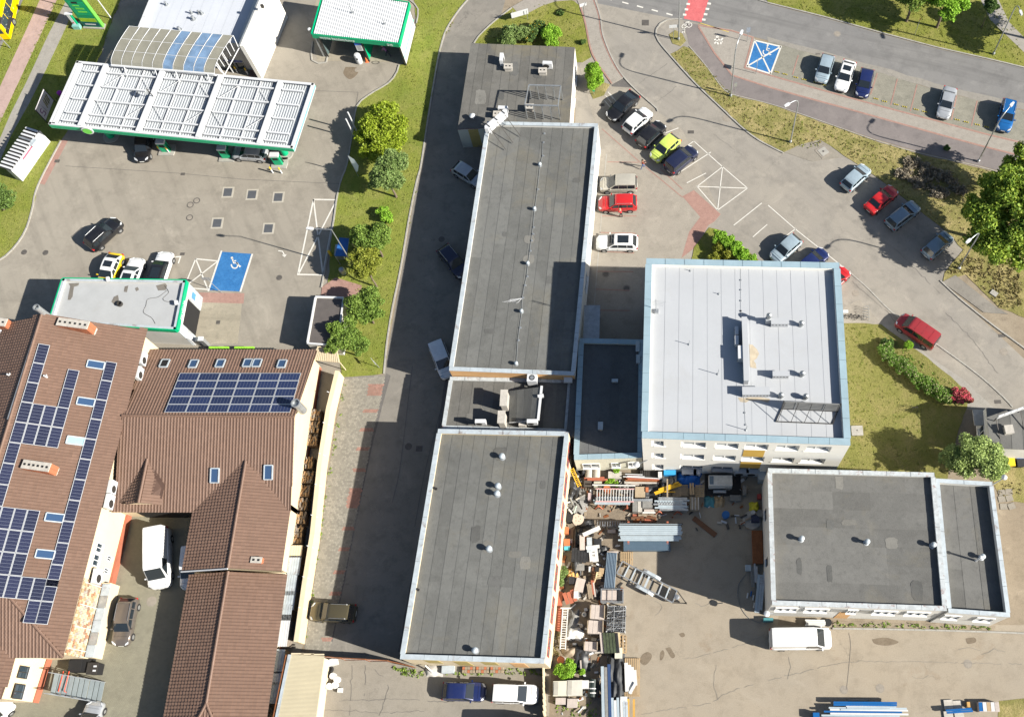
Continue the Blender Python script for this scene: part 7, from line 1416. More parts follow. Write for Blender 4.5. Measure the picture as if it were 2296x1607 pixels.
tree('round_shrub','bright green low shrub alone on the central lawn',868,494,1.8,[(-.1,.2,.7,.9),(.3,0,.6,.7),(-.4,.8,.8,.7)],m_lbri,4500,.13,.06,seed=9,cat='shrub')
tree('conifer_bush','dark green conifer at the left frame edge',10,470,3.2,[(0,1.0,1.4,1.6),(.9,.2,1.1,1.1),(-1.4,.2,1.2,1.3)],m_lcon,12000,.14,.14,seed=10,cat='shrub',up=.1,limbs=False)
tree('columnar_thuja','bright green oval thuja at the sidewalk corner',1334,193,2.9,[(0,0,1.0,1.1,(1,1,1)),(0,.05,2.0,1.1,(1,1,1.1)),(0,.1,3.0,.85,(1,1,1.1))],m_llime,16000,.12,.1,seed=11,cat='shrub',up=.1,limbs=False)
SH='shrubs behind the north shop'
tree('bushy_shrub','large grey-green shrub on the left behind the north shop',1155,98,2.6,[(-.4,.3,1.2,1.2),(.7,.5,1.2,1.1),(-.9,-.1,1.0,.9)],m_lgrn,8000,.15,.09,seed=12,cat='shrub',group=SH)
tree('bushy_shrub','dark shrub with yellow sprigs in the middle behind the north shop',1200,92,2.2,[(0,.5,1.0,1.0),(-.5,-.1,.8,.8),(.3,1.4,1.1,.8)],m_ldrk,6500,.14,.08,seed=13,cat='shrub',group=SH,flowers=(m_yfl,.05,.14,'flowers'))
tree('bushy_shrub','fresh green shrub on the right behind the north shop',1235,97,2.6,[(-.2,.3,1.2,1.1),(.5,.6,1.3,1.0),(.2,-.2,.9,.9)],m_lbri,8500,.14,.09,seed=14,cat='shrub',group=SH)
for u,v,w,sd in((1258,34,'small green tuft on the corner lawn',41),(1307,98,'dark tuft by the walkway edge',42),(2120,335,'small shrub at the cycle path edge',43)):
 tree('low_shrub',w,u,v,.7,[(0,0,.3,.45)],m_ldrk,1200,.11,.03,seed=sd,cat='shrub',limbs=False)
tree('clipped_hedge','fresh green hedge clump north of the white building',1645,575,2.4,[(-1.6,1.9,1.3,.95),(-.8,1.2,1.3,.95),(.1,.5,1.3,.95),(1.0,-.3,1.2,.95),(1.8,-1.0,1.1,.9)],m_lbri,12000,.13,.07,seed=15,cat='hedge',limbs=False)
tree('clipped_hedge','darker olive hedge clump against the white building',1620,575,2.2,[(-.3,.6,.9,.9),(.5,-.1,.9,.9),(1.5,.2,.9,.8),(-.9,-.3,.7,.7)],leaf_mat('olive_hedge',(0.245,0.280,0.035),(0.350,0.367,0.052)),7000,.13,.07,seed=16,cat='hedge',limbs=False)
hl=[(1978,786),(2000,806),(2024,826),(2048,845),(2072,862),(2096,878),(2116,890)];p0=G(2048,845)
tree('flowering_hedge','long diagonal hedge with cream blossom at its upper end',2048,850,1.5,[(G(*q).x-p0 .x,G(*q).y-p0 .y,.8,.95,(1,1,.95))for q in hl]+[((G(*a).x+G(*b).x)/2-p0 .x,(G(*a).y+G(*b).y)/2-p0 .y,.8,.92,(1,1,.95))for a,b in zip(hl,hl[1:])],m_hedge,26000,.12,.06,seed=17,cat='hedge',limbs=False,flowers=(m_cream,.10,.12,'blossoms'))
tree('rhododendron_bush','round rhododendron bush covered with pink-red blooms',2150,900,1.9,[(0,.2,.9,1.05),(.6,.3,.8,.8),(-.5,.1,.8,.8)],m_ldrk,7000,.14,.08,seed=18,cat='shrub',flowers=(m_pink,.75,.15,'blooms'),limbs=False)
tree('blue_spruce_bush','grey-green spiky bush by the dark red van',1988,775,1.3,[(0,0,.5,.75),(.4,.2,.4,.5)],m_ldrk,3000,.13,.05,seed=19,cat='shrub',limbs=False);tree('ball_thuja','round lime-green bush next to the dark red van',2036,778,1.2,[(0,0,.65,.62)],m_llime,4000,.11,.05,seed=20,cat='shrub',up=.1,limbs=False)
tree('birch_tree','pale leafy tree leaning over the narrow workshop',2170,1060,6.2,[(-1.8,.6,3.2,1.6),(-.2,.9,4.2,1.9),(1.2,.6,4.0,1.7),(.6,-.6,4.4,1.5),(1.9,-.2,3.2,1.2),(-1.3,-.3,3.9,1.4)],m_lpale,26000,.15,.15,seed=21,elong=1.6)
big=[(-2.5,0,6,2.6),(0,2.5,7.5,3.0),(1.5,-1.5,7.0,3.0),(-1.5,-3.2,5.5,2.2),(-1.0,3.6,5.5,2.2),(3,1,7.5,2.8),(-3.3,-1.6,4.2,1.6),(-3.4,2.0,4.4,1.6),(1.0,-4.4,5,2.0)]
tree('maple_tree','large dense tree filling the right frame edge',2228,545,10,big,m_lbig,46000,.26,.3,seed=22,elong=1.4);tree('maple_tree','dark tree at the right edge above the large dense one',2296,440,9,[(-2.2,.3,5,2.0),(-.4,1.8,6,2.2),(.5,-1,6,2.4)],m_lbig,18000,.24,.26,seed=23,elong=1.4)
UT='trees over the upper roadside lawn'
tree('lime_tree','tree crown hanging in at the top of the roadside lawn',2100,62,8,[(0,0,5.5,2.0),(-1.5,1,5,1.8),(1.6,.8,5,1.8),(.2,-1.6,4.6,1.3)],m_lbri,15000,.2,.2,seed=24,group=UT);tree('young_tree','small round-crowned tree with a thin bare stem by the park path',2200,62,4.6,[(.2,.3,3.6,1.0,(1,1,1.2))],m_ldrk,6500,.15,.07,seed=25,group=UT)
tree('lime_tree','tree beyond the top frame edge left of the hanging crown',2032,48,8,[(0,0,5,2.2),(-1.6,.6,4.6,1.8),(1.8,.4,4.8,1.8)],m_lmid,11000,.2,.2,seed=26,group=UT);tree('lime_tree','tree in the top right corner beside the park path',2335,95,9,[(0,0,5.5,2.6),(-1.2,-1.6,5,2.0),(1,1.6,5.2,2.2)],m_ldrk,14000,.22,.22,seed=27,group=UT)
tree('yard_shrub','bright green shrub at the south-east corner of the south hall',1267,1503,1.8,[(-.4,.1,.8,.8),(.5,.2,.9,.8),(.1,-.4,.7,.7)],m_lbri,7000,.12,.06,seed=28,cat='shrub',limbs=False);tree('yard_shrub','small green shrub right of the larger yard shrub',1306,1505,1.0,[(0,0,.4,.42)],m_lbri,1800,.11,.04,seed=29,cat='shrub',limbs=False)
tree('yard_shrub','grey-green shrub against the red-windowed wall',1262,1290,1.2,[(-.2,0,.6,.55),(.25,.3,.6,.5),(-.1,-.7,.5,.45)],m_lgrn,3800,.11,.05,seed=30,cat='shrub',limbs=False);tree('yard_weed','leafy weed between the planks near the annex wall',1372,1078,.6,[(0,0,.3,.4),(.5,-.35,.25,.3),(-.5,-.2,.2,.25)],m_lbri,1500,.12,.03,seed=31,cat='weed',limbs=False);tree('yard_weed','weed in the concrete planter by the annex wall',1381,1058,.9,[(0,0,.6,.35)],m_lbri,900,.12,.03,seed=32,cat='weed',limbs=False)
dry=[(2040,365),(2075,380),(2110,395),(2060,410),(2100,430),(2140,420),(2020,390)]
for i,(u,v)in enumerate(dry):tree('bare_bush','grey twiggy bush on the dry verge, '+('western top','second from the west at the top','middle top','lower left','lower middle','easternmost','westernmost, nearest the cars')[i],u,v,.7,[(0,0,.12,.9,(1.4,1.4,.35)),(.6,-.3,.1,.8,(1.4,1.2,.35))],m_dryl,700,.16,.03,seed=50+i,cat='bush',limbs=False,group='bare bushes on the dry verge',elong=3)
def scatter(name,poly,n,size,m,seed,z=.05,hmax=1.0,world=False):
 P=poly if world else[G(*p)for p in poly];rng=np.random.default_rng(seed);x0,x1=min(p.x for p in P),max(p.x for p in P);y0,y1=min(p.y for p in P),max(p.y for p in P);C=[]
 while len(C)<n:
  x,y=rng.uniform(x0,x1),rng.uniform(y0,y1)
  if inside(x,y,P):
   k=rng.integers(3,7);C+=[(x+rng.normal()*size*.6,y+rng.normal()*size*.6,z+size*.3*hmax*rng.random())for _ in range(k)]
 me=leaves_mesh(np.array(C),size,seed+1,.15,2.0,name);me.materials.append(m);o=bpy.data.objects.new(name,me);o['kind']='stuff';COL.objects.link(o);return o
m_tuft=leaf_mat('grass_blades',(0.166,0.219,0.035),(0.298,0.298,0.061),.2);m_tuftd=leaf_mat('dry_grass_blades',(.22,.185,.075),(.33,.27,.12),.2);m_weed=leaf_mat('weed_leaves',(0.175,0.289,0.044),(0.298,0.403,0.070),.2)
scatter('grass',[(172,5),(270,5),(230,110),(150,290),(85,412),(20,560),(0,560),(25,310),(102,165)],2860,.09,m_tuft,61);scatter('grass',[(118,10),(140,10),(56,180),(0,300),(0,270),(40,195)],825,.1,m_tuft,62);scatter('grass',[(62,10),(88,10),(40,105),(0,190),(0,130)],660,.1,m_tuft,63)
scatter('grass',[(945,5),(1040,5),(985,120),(940,395),(868,760),(860,830),(770,840),(765,800),(800,660),(755,600),(760,480),(800,240),(905,150)],4125,.095,m_tuft,64);scatter('grass',[(1075,95),(1110,50),(1200,10),(1285,10),(1320,110),(1290,135)],935,.1,m_tuft,65)
scatter('dry_grass',[(1505,122),(1545,110),(1650,218),(1870,286),(2060,347),(2290,400),(2290,480),(2160,555),(2060,468),(1930,370),(1870,325),(1800,320),(1760,338),(1610,232)],3300,.11,m_tuftd,66);scatter('grass',[(1505,122),(1545,110),(1650,218),(1870,286),(2060,347),(1930,368),(1870,325),(1760,338),(1610,232)],1430,.11,m_tuft,67);scatter('dry_grass',[(2120,612),(2165,575),(2290,600),(2290,690),(2245,688),(2165,612)],1430,.15,m_tuftd,68,hmax=2)
scatter('grass',[(1725,5),(1972,70),(2290,145),(2290,5)],2860,.1,m_tuft,69);scatter('grass',[(1890,730),(1970,730),(2130,880),(2140,1000),(2110,1060),(1890,1045)],2860,.09,m_tuft,70);scatter('weeds',[(1985,745),(2070,815),(2150,872),(2100,850),(2030,800)],300,.1,m_weed,74)
scatter('weeds',[(772,850),(778,850),(722,1205),(690,1435),(685,1435),(716,1205)],260,.1,m_weed,71,hmax=2);scatter('weeds',[(1870,1394),(2030,1398),(2225,1404),(2220,1412),(1870,1404)],330,.12,m_weed,72,hmax=2);scatter('weeds',[(1240,1410),(1258,1410),(1252,1470),(1232,1480)],200,.14,m_tuftd,73,hmax=3)
scatter('weeds',[(875,1490),(930,1503),(965,1505),(945,1515),(905,1512)],200,.12,m_weed,75,hmax=2);scatter('weeds',[(985,1493),(1215,1500),(1215,1512),(1000,1512)],300,.12,m_weed,76,hmax=2);scatter('weeds',[(1240,1570),(1330,1560),(1340,1605),(1240,1605)],160,.12,m_weed,77);scatter('weeds',[(2245,1085),(2290,1080),(2290,1110),(2235,1115)],120,.1,m_tuftd,78);scatter('weeds',[(710,1550),(722,1550),(715,1600),(705,1600)],70,.12,m_weed,79,hmax=2)
rng_=random.Random(5);DB={}
for k in range(420):
 if k<330:u,v=rng_.uniform(1245,1400),rng_.uniform(1060,1600)
 else:u,v=rng_.uniform(1400,1680),rng_.uniform(1055,1190)
 p=G(u,v);w_,l_=rng_.uniform(.06,.3),rng_.uniform(.1,.75);DB.setdefault(k%5,MB()).box((p.x,p.y,rng_.uniform(.04,.16)),(l_,w_,rng_.uniform(.03,.14)),rng_.uniform(0,3.1),0,Matrix.Rotation(rng_.uniform(-.3,.3),3,'Y'))
for k,m in enumerate((m_conc,m_dmetal,MATS['weathered_wood'],m_wmetal,m_rust)):struct(DB[k],'debris',m,'stuff')
#lamp posts, masts, small signs
def lamp(label,u,v,h,arm,group='street lamps',r_=.085,lean=(0,0),curve=True,double=False):
 p=G(u,v);t=thing('street_lamp',label,'street lamp',(p.x,p.y,0),group);a=Vector(arm);top=Vector((p.x+lean[0],p.y+lean[1],h));mb=MB();mb.lathe((p.x,p.y,0),[(.16,0),(.16,.35),(r_,.4)],10)
 P=[(p.x,p.y,.3),tuple(Vector((p.x,p.y,0)).lerp(top,.6)),tuple(top)]
 if curve:P=P[:2]+[tuple(top+Vector((0,0,-1.4))),tuple(top+a*.15+Vector((0,0,-.5))),tuple(top+a*.5-Vector((0,0,.08))),tuple(top+a)]
 mb.tube(smooth_path(P,4),r_,8,r1=r_*.55);mb.build('pole',m_gmetal,t,50)
 if not curve:q=MB();q.tube([top,top+a],r_*.5,6);q.build('arm',m_gmetal,t)
 hd=MB();d=a.normalized();e=top+a;hd.prism([e-d*.1+Vector((d.y,-d.x,0))*.12,e+d*.2+Vector((d.y,-d.x,0))*.17,e+d*.62+Vector((d.y,-d.x,0))*.1,e+d*.62-Vector((d.y,-d.x,0))*.1,e+d*.2-Vector((d.y,-d.x,0))*.17,e-d*.1-Vector((d.y,-d.x,0))*.12],e.z-.08,e.z+.1);hd.build('lamp_head',m_wmetal,t);return t
lamp('street lamp at the tip of the median by the access road',1638.5,216,9.2,(.6,1.6,0));lamp('street lamp on the median with its head turned to the cycle path',1772,319,8.6,(-1.2,-.8,-.1));lamp('tall street lamp on the upper roadside lawn',2227,122,9.2,(.2,-1.2,-.2));lamp('street lamp in front of the large dense tree',2193,362,8.8,(1.2,1.4,0));lamp('street lamp by the blue-grey hatchback',2149.5,602,8.8,(-1.3,-1.1,-.2));lamp('straight tall mast at the junction corner',1521.7,89,10.5,(.3,1.6,0))
lamp('street lamp over the blue air point',798,604,9.0,(-2.0,.1,0),curve=False);p=G(2243,1086);
t=thing('wall_lamp','bulb-headed lamp arm on the corner of the narrow workshop','lamp',G(2225,1088,6.4));a,b=G(2225,1086,6.5),G(2248,1072,6.9);MB().tube([a,b],.05,6).build('arm',m_gmetal,t);MB().lathe((b.x+.15,b.y+.1,b.z-.1),[(.05,0),(.26,.1),(.28,.25),(.1,.42)],12).build('globe',m_wmetal,t,60)
t=thing('wall_lamp','round lamp on an arm under the white building facade','lamp',G(1440,1045,3));a,b=G(1452,1030,4.2),G(1428,1041,3.6);MB().tube([a,b],.05,6).build('arm',m_gmetal,t);MB().lathe((b.x,b.y,b.z-.15),[(.05,0),(.3,.1),(.32,.3),(.1,.45)],12).build('globe',m_wmetal,t,60)
t=thing('wall_lamp','white oval lamp sticking out of the white building on its east side','lamp',G(1890,698,9));a,b=G(1886,698,9.5),G(1896,698,9.5);MB().tube([a,b],.04,6).build('arm',m_gmetal,t);MB().box((b.x,b.y,b.z),(.5,.3,.14)).build('head',m_wmetal,t)
p=G(1430,1480,0);t=thing('wall_lamp','white ball lamp at the workshop corner by the long van','lamp',G(1718,1376,3));q=G(1719,1375,3.2);MB().lathe((q.x,q.y,3.0),[(.05,0),(.28,.1),(.3,.28),(.1,.42)],12).build('globe',m_wmetal,t,60);MB().tube([(q.x+.6,q.y+.1,3.0),(q.x,q.y,3.05)],.04,5).build('arm',m_gmetal,t)
def sign(u,v,h,w_,hh,label,m=m_gmetal,rz=0,lean=(0,0),name='road_sign',posts=1):
 p=G(u,v);t=thing(name,label,'road sign',(p.x,p.y,0))
 for k in range(posts):MB().tube([(p.x+(k-(posts-1)/2)*w_*.8,p.y,0),(p.x+(k-(posts-1)/2)*w_*.8+lean[0],p.y+lean[1],h)],.035,6).build('post',m_gmetal,t)
 MB().box((p.x+lean[0],p.y+lean[1]-.04,h-hh/2),(w_,.03,hh),rz).build('plate',m,t);return t
sign(1510,89,2.7,1.1,.5,'small direction sign by the tall junction mast',m_wmetal,.1);sign(1675,93,2.6,.5,.9,'narrow grey sign post at the edge of the blue road bay',m_gmetal,.2);sign(1647,212,2.3,.35,.7,'small sign beside the median lamp post',m_gmetal,.3);sign(1310,36,2.3,.9,.5,'white-backed sign at the walkway near the top edge',m_wmetal,.4);sign(1695,165,2.6,.6,.6,'sign post on the sidewalk below the blue road bay',m_gmetal,1.3);sign(2051,78,3.0,.12,.25,'thin marker post with an orange tip on the roadside lawn',mat('orange_tip',(.6,.2,.06)),0);sign(498,656,2.6,.9,.6,'leaning post sign over the blue parking bay',m_gmetal,0,(-.9,.6));sign(1168,44,1.6,2.2,.9,'long white hoarding board behind the north shop',m_wmetal,.35,posts=2,name='hoarding');sign(851,824,1.6,.9,.25,'leaning white arrow board at the end of the central lawn',m_wmetal,-.9,(-.3,.2));sign(1332,212,.9,.25,.25,'tiny green post beside the thuja',m_green,0)
mb=MB()
for u,v in((3,92),(22,108)):
 a,b=G(u,v+0),G(u,v);
p=G(23,108);mb.tube([(p.x,p.y,0),(p.x-.1,p.y,6.5)],.06,7);solo(mb,'lamp_mast',m_gmetal,'thin mast on the verge behind the yellow bus','mast')
p=G(250,42);mb=MB();mb.tube([(p.x,p.y,0),(p.x,p.y,6.5)],.07,7);solo(mb,'flag_mast',m_wmetal,'thin white mast right of the price pylon','mast')
p=G(842,52);mb=MB();p=G(842,50);
p=G(606,48,6);t=thing('camera_pole','thin pole with a dark box above the white shop wall','camera',G(606,52,5));a,b=G(606,53,4.6),G(588,14,7.0);MB().tube([a,b],.03,5).build('pole',m_gmetal,t);MB().box((b.x,b.y,b.z),(.3,.3,.4)).build('box',m_dmetal,t)
t=thing('bicycle_rack','metal bicycle stands east of the white building','bicycle rack',G(1932,712));q=G(1938,716)
for k in range(5):mb=MB();c=G(1935,694+6*k);mb.tube([(c.x-.05,c.y,0),(c.x-.05,c.y+.1,.6),(c.x+.45,c.y+.1,.75),(c.x+.6,c.y,.5),(c.x+.6,c.y,0)],.025,5);mb.build('hoop',m_gmetal,t)
for i,(u,v,w)in enumerate(((1908,712,'left'),(1925,715,'right'))):
 p=G(u,v);t=thing('bicycle','dark bicycle lying at the stands, '+w+' one','bicycle',(p.x,p.y,0),'bicycles at the stands')
 for s_ in(-.52,.52):mb=MB();mb.tube([(p.x+s_+.33*cos(x),p.y+.1*sin(x),.36+.33*sin(x))for x in np.linspace(0,2*pi,17)],.022,5);mb.build('wheel',m_tyre,t)
 mb=MB()
 for a,b in(((-.52,.36),(-.1,.75)),((-.1,.75),(.35,.8)),((.35,.8),(.52,.36)),((-.1,.35),(.35,.8)),((-.1,.35),(-.52,.36)),((-.1,.35),(-.15,.9))):mb.tube([(p.x+a[0],p.y,a[1]),(p.x+b[0],p.y,b[1])],.02,5)
 mb.build('frame',m_dmetal,t);mb=MB();mb.box((p.x-.16,p.y,.93),(.25,.12,.05));mb.build('saddle',m_black,t);mb=MB();mb.tube([(p.x+.36,p.y-.28,.98),(p.x+.36,p.y+.28,.98)],.018,5);mb.build('handlebar',m_dmetal,t)
BGp='wheelie bins by the gatehouse'
for u,v,n_,c in((2261,1040,'yellow',(.75,.55,.02)),(2281,1024,'blue',(.03,.16,.55)),(2266,1022,'green',(.06,.22,.09)),(2283,1042,'charcoal',(.03,.03,.035))):
 p=G(u,v);m=mat('bin_'+n_,c,.45);t=thing('wheelie_bin',n_+' wheelie bin by the gatehouse','bin',(p.x,p.y,0),BGp);mb=MB();z=.85;mb.add([(p.x-.26,p.y-.3,.08),(p.x+.26,p.y-.3,.08),(p.x+.26,p.y+.3,.08),(p.x-.26,p.y+.3,.08),(p.x-.36,p.y-.4,z),(p.x+.36,p.y-.4,z),(p.x+.36,p.y+.4,z),(p.x-.36,p.y+.4,z)],[(3,2,1,0),(0,1,5,4),(1,2,6,5),(2,3,7,6),(3,0,4,7),(4,5,6,7)]);mb.build('body',m,t);MB().box((p.x,p.y,z+.04),(.8,.88,.07)).build('lid',m,t)
 for s_ in(-.3,.3):MB().lathe((p.x+s_,p.y+.33,.1),[(.1,-.03),(.1,.03)],10,axis='X').build('wheel',m_tyre,t)
p=G(2210,1045);t=thing('garden_table','low wooden garden table frame on the east lawn','table',G(2182,960));p=G(2182,963)
p=G(2181,962);mb=MB()
bpy.data.objects.remove(t)
p=G(2179,961);p=G(2048,962);p=G(2178,962)
t=thing('lawn_frame','thin wire frame standing on the east lawn','frame',G(2047,919));p=G(2047,919)
for dx in(-.35,.35):
 for dy in(-.3,.3):MB().tube([(p.x+dx,p.y+dy,0),(p.x+dx*.8,p.y+dy*.8,.9)],.03,5).build('leg',m_dmetal,t)
MB().box((p.x,p.y,.9),(.7,.06,.05)).build('top_bar',m_dmetal,t)
for i,(u,v,rz)in enumerate(((2246,1100,.1),(2262,1098,.05),(2246,1114,.12),(2263,1112,.2),(2268,1130,.3),(2250,1131,0))):
 p=G(u,v+4);mb=MB();mb.box((p.x,p.y,.04),(.72,.62,.05),rz);solo(mb,'paving_slab',m_lot2,'loose concrete slab in the dry verge beside the narrow workshop','slab','slabs in the dry verge',at=(p.x,p.y,0))
#people
def person(u,v,label,joints,top,legs,hair,scale=1.0,rz=0,skin=(.50,.30,.21)):
 """One continuous skinned body; clothing colours go by height."""
 p=G(u,v);t=thing('person',label,'person',(p.x,p.y,.012));me=bpy.data.meshes.new('body');J=joints;names=list(J);idx={n_:i for i,n_ in enumerate(names)}
 E=[('pel','spi'),('spi','che'),('che','nec'),('nec','hea'),('hea','cro')]
 for s_ in 'lr':E+=[('che',s_+'sho'),(s_+'sho',s_+'elb'),(s_+'elb',s_+'wri'),(s_+'wri',s_+'han'),('pel',s_+'hip'),(s_+'hip',s_+'kne'),(s_+'kne',s_+'ank'),(s_+'ank',s_+'toe')]
 me.from_pydata([tuple(Vector(J[n_][:3])*scale)for n_ in names],[(idx[a],idx[b])for a,b in E],[]);o=bpy.data.objects.new('body',me);COL.objects.link(o)
 sk=o.modifiers.new('Skin','SKIN');me.skin_vertices if me.skin_vertices else None
 if not me.skin_vertices:bm=bmesh.new();bm.from_mesh(me);bm.verts.layers.skin.verify();bm.to_mesh(me);bm.free()
 for i,n_ in enumerate(names):sv=me.skin_vertices[0].data[i];r_=J[n_][3]*scale;sv.radius=(r_,r_);sv.use_root=n_=='pel'
 sub=o.modifiers.new('Sub','SUBSURF');sub.levels=sub.render_levels=1
 dg=bpy.context.evaluated_depsgraph_get();me2=bpy.data.meshes.new_from_object(o.evaluated_get(dg));bpy.data.objects.remove(o);me2 .name='body'
 def cm(n_,c):return mat('cloth_'+n_,c,.85,var=.12,scale=6)
 for m in(cm(label[:14]+'top',top),cm(label[:14]+'legs',legs),mat('skin_'+str(skin),skin,.6),m_black):me2 .materials.append(m)
 pts={n_:Vector(J[n_][:3])*scale for n_ in names};key={'toe':3,'ank':1,'kne':1,'hip':1,'pel':1,'spi':0,'che':0,'sho':0,'elb':0,'wri':2,'han':2,'nec':2,'hea':2,'cro':2}
 for f in me2 .polygons:c=f.center;n_=min(pts,key=lambda k:(pts[k]-c).length);f.material_index=key[n_[-3:]];f.use_smooth=True
 b=bpy.data.objects.new('body',me2);COL.objects.link(b);b.parent=t;h=pts['hea'];q=pts['cro']
 mb=MB();mb.lathe((0,0,0),[(.02,-.09),(.1,-.05),(.118,.02),(.1,.08),(.03,.125)],12);hm=mb.build('hair',mat('hair_'+str(hair),hair,.7),None,60);hm.parent=t;hm.location=(h+(q-h)*.45)+Vector((-.015,0,.0));t.rotation_euler=(0,0,rz)
 for s_,sd in(('l',1),('r',-1)):
  w_,e=pts[s_+'han'],(pts[s_+'han']-pts[s_+'wri']).normalized();sdv=Vector((0,1,0))if abs(e.y)<.8 else Vector((1,0,0));mb=MB()
  for k in range(4):a=w_+sdv*(.022*(k-1.5));mb.tube([a-e*.02,a+e*(.04+.008*(k in(1,2))),a+e*(.07+.012*(k in(1,2)))+Vector((0,0,-.012))],.009,5)
  mb.tube([w_-e*.03+sdv*.03*sd,w_+e*.01+sdv*.06*sd,w_+e*.035+sdv*.058*sd],.01,5);f=mb.build('fingers',mat('skin_'+str(skin),skin,.6),None,60);f.parent=t
 fm=MB();fm.lathe((h.x+.1,0+h.y,h.z-.0),[(.006,-.025),(.018,-.015),(.006,.02)],6)
 n2=fm.build('nose',mat('skin_'+str(skin),skin,.6),None,60);n2 .parent=t;em=MB()
 for s_ in(-.035,.035):em.box((h.x+.098,h.y+s_,h.z+.03),(.02,.022,.012))
 em.box((h.x+.095,h.y,h.z-.05),(.02,.045,.01));e_=em.build('face',m_black,None);e_.parent=t;return t
def pose(stride=.25,lh=(.25,.22,.95),rh=(-.1,-.25,.85),lean=0.0,le=None,re=None):
 J=dict(pel=(0,0,.95,.125),spi=(lean*.5,0,1.12,.125),che=(lean,0,1.36,.13),nec=(lean*1.2,0,1.52,.055),hea=(lean*1.35+.01,0,1.63,.085),cro=(lean*1.4,0,1.74,.07))
 for s_,y,h_,f,el in(('l',1,lh,stride,le),('r',-1,rh,-stride,re)):
  J.update({s_+'sho':(lean,y*.19,1.43,.062),s_+'elb':el or(lean-.04+h_[0]*.3,y*.25,1.16,.045),s_+'wri':(h_[0],h_[1],h_[2],.032),s_+'han':(h_[0]+.06,h_[1]*.98,h_[2]-.05,.036),s_+'hip':(0,y*.095,.9,.095),s_+'kne':(f*.55+.04,y*.1,.5,.062),s_+'ank':(f,y*.1,.09,.045),s_+'toe':(f+.16,y*.11,.045,.04)})
 return J
person(1441,377,'person in a rust-red top and blue jeans walking across the lot',pose(.28,(.3,.12,1.2),(.3,-.12,1.2)),(.30,.085,.05),(.10,.16,.32),(.04,.025,.015),1.0,.4);person(1393,487,'person in a red shirt at the open door of the red SUV',pose(.1,(.35,.15,1.15),(.35,-.1,1.1),.1),(.62,.05,.05),(.02,.02,.025),(.45,.32,.18),1.0,2.4)
person(872,127,'person in a pink top bending over with a hose in the wash bay',pose(.3,(.6,.15,.85),(.55,-.1,.8),.38),(.42,.16,.36),(.03,.03,.06),(.55,.36,.22),1.0,2.6)
#things lying in the industrial yard
def qa(x,y):return 1261.3+.11466*x,1034.6+.11466*y
def qb(x,y):return 1473.9+.11466*x,1020.4+.11466*y
def qc(x,y):return 1233.0+.11466*x,1204.6+.11466*y
def qd(x,y):return 1233.0+.11466*x,1374.7+.11466*y
m_wood=mat('bare_wood',(.46,.33,.19),.85,var=.22,scale=3,isl=.25);m_wood2=MATS['weathered_wood'];m_brnw=mat('brown_ply',(.15,.07,.035),.7,var=.2);m_orange=mat('orange_plastic',(.46,.15,.06),.6,var=.1);m_tarp=mat('black_tarp',(.028,.029,.031),.45,var=.3,scale=3);m_tarpb=mat('blue_tarp',(.015,.12,.42),.4,var=.3,scale=3);m_cpale=mat('pale_stone',(.46,.40,.36),.85,var=.15,scale=2,dirt=.3,dirtcol=(.3,.26,.22));m_steelb=mat('pale_blue_steel',(.42,.49,.53),.4,.15,var=.1);m_sheet=mat('slate_sheet',(.10,.15,.20),.45,.2,var=.08);m_redox=mat('red_oxide',(.37,.115,.065),.7,var=.15,scale=1.5);m_ycr=mat('crane_yellow',(.66,.38,.02),.5,var=.1);m_bluep=mat('blue_paint',(.06,.16,.31),.5,var=.15);m_wht=mat('white_plastic',(.60,.595,.57),.5,var=.06,scale=2,dirt=.25,dirtcol=(.5,.46,.4));m_conf=mat('grey_board',(.22,.215,.20),.8,var=.2,scale=3);m_cream2=mat('cream_box',(.60,.57,.46),.6,var=.06)
def xyz(q,z=0):return G(q[0],q[1],z)
def boxq(name,label,cat,qa_,qb_,z0,z1,m,rz=None,lid=None,group=None):
 """Box between two opposite top corners seen at height z1."""
 a,b=xyz(qa_,z1),xyz(qb_,z1);t=thing(name,label,cat,((a.x+b.x)/2,(a.y+b.y)/2,max(0,z0)),group);sx,sy=abs(b.x-a.x),abs(b.y-a.y);mb=MB();mb.box(((a.x+b.x)/2,(a.y+b.y)/2,(z0+z1)/2),(sx,sy,z1-z0+.01),rz or 0);mb.build('body',m,t)
 if lid:mb=MB();mb.box(((a.x+b.x)/2,(a.y+b.y)/2,z1+.03),(sx+.06,sy+.06,.05),rz or 0);mb.build('lid',lid,t)
 return t
def bundle(name,label,cat,q0,q1,z,n,w,m,gap=1.0,group=None,part='bar',hh=None,layers=1,jitter=.25,up=0):
 """n long bars side by side from q0 to q1 (centre line)."""
 a,b=xyz(q0,z),xyz(q1,z);d=(b-a).normalized();s_=Vector((-d.y,d.x,0));t=thing(name,label,cat,((a.x+b.x)/2,(a.y+b.y)/2,0),group)
 for L_ in range(layers):
  for k in range(n):o=s_*((k-(n-1)/2)*w*gap)+Vector((0,0,-L_*(hh or w)))+d*random.uniform(-jitter,jitter);mb=MB();mb.bar(a+o,b+o,w*.92,(hh or w)*.9);mb.build(part,m if not isinstance(m,list)else random.choice(m),t)
 return t
def ladder(label,q0,q1,z,w,n,m,mr=None,z1=None,name='ladder',r_=.035):
 a,b=xyz(q0,z),xyz(q1,z if z1 is None else z1);d=(b-a).normalized();s_=Vector((-d.y,d.x,0)).normalized()*w/2;t=thing(name,label,'ladder',((a.x+b.x)/2,(a.y+b.y)/2,0))
 for k in(-1,1):mb=MB();mb.bar(a+s_*k,b+s_*k,r_*2,r_*2.4);mb.build('rail',m,t)
 for k in range(n):p=a.lerp(b,(k+.5)/n);mb=MB();mb.bar(p-s_,p+s_,r_*1.5);mb.build('rung',mr or m,t)
 return t
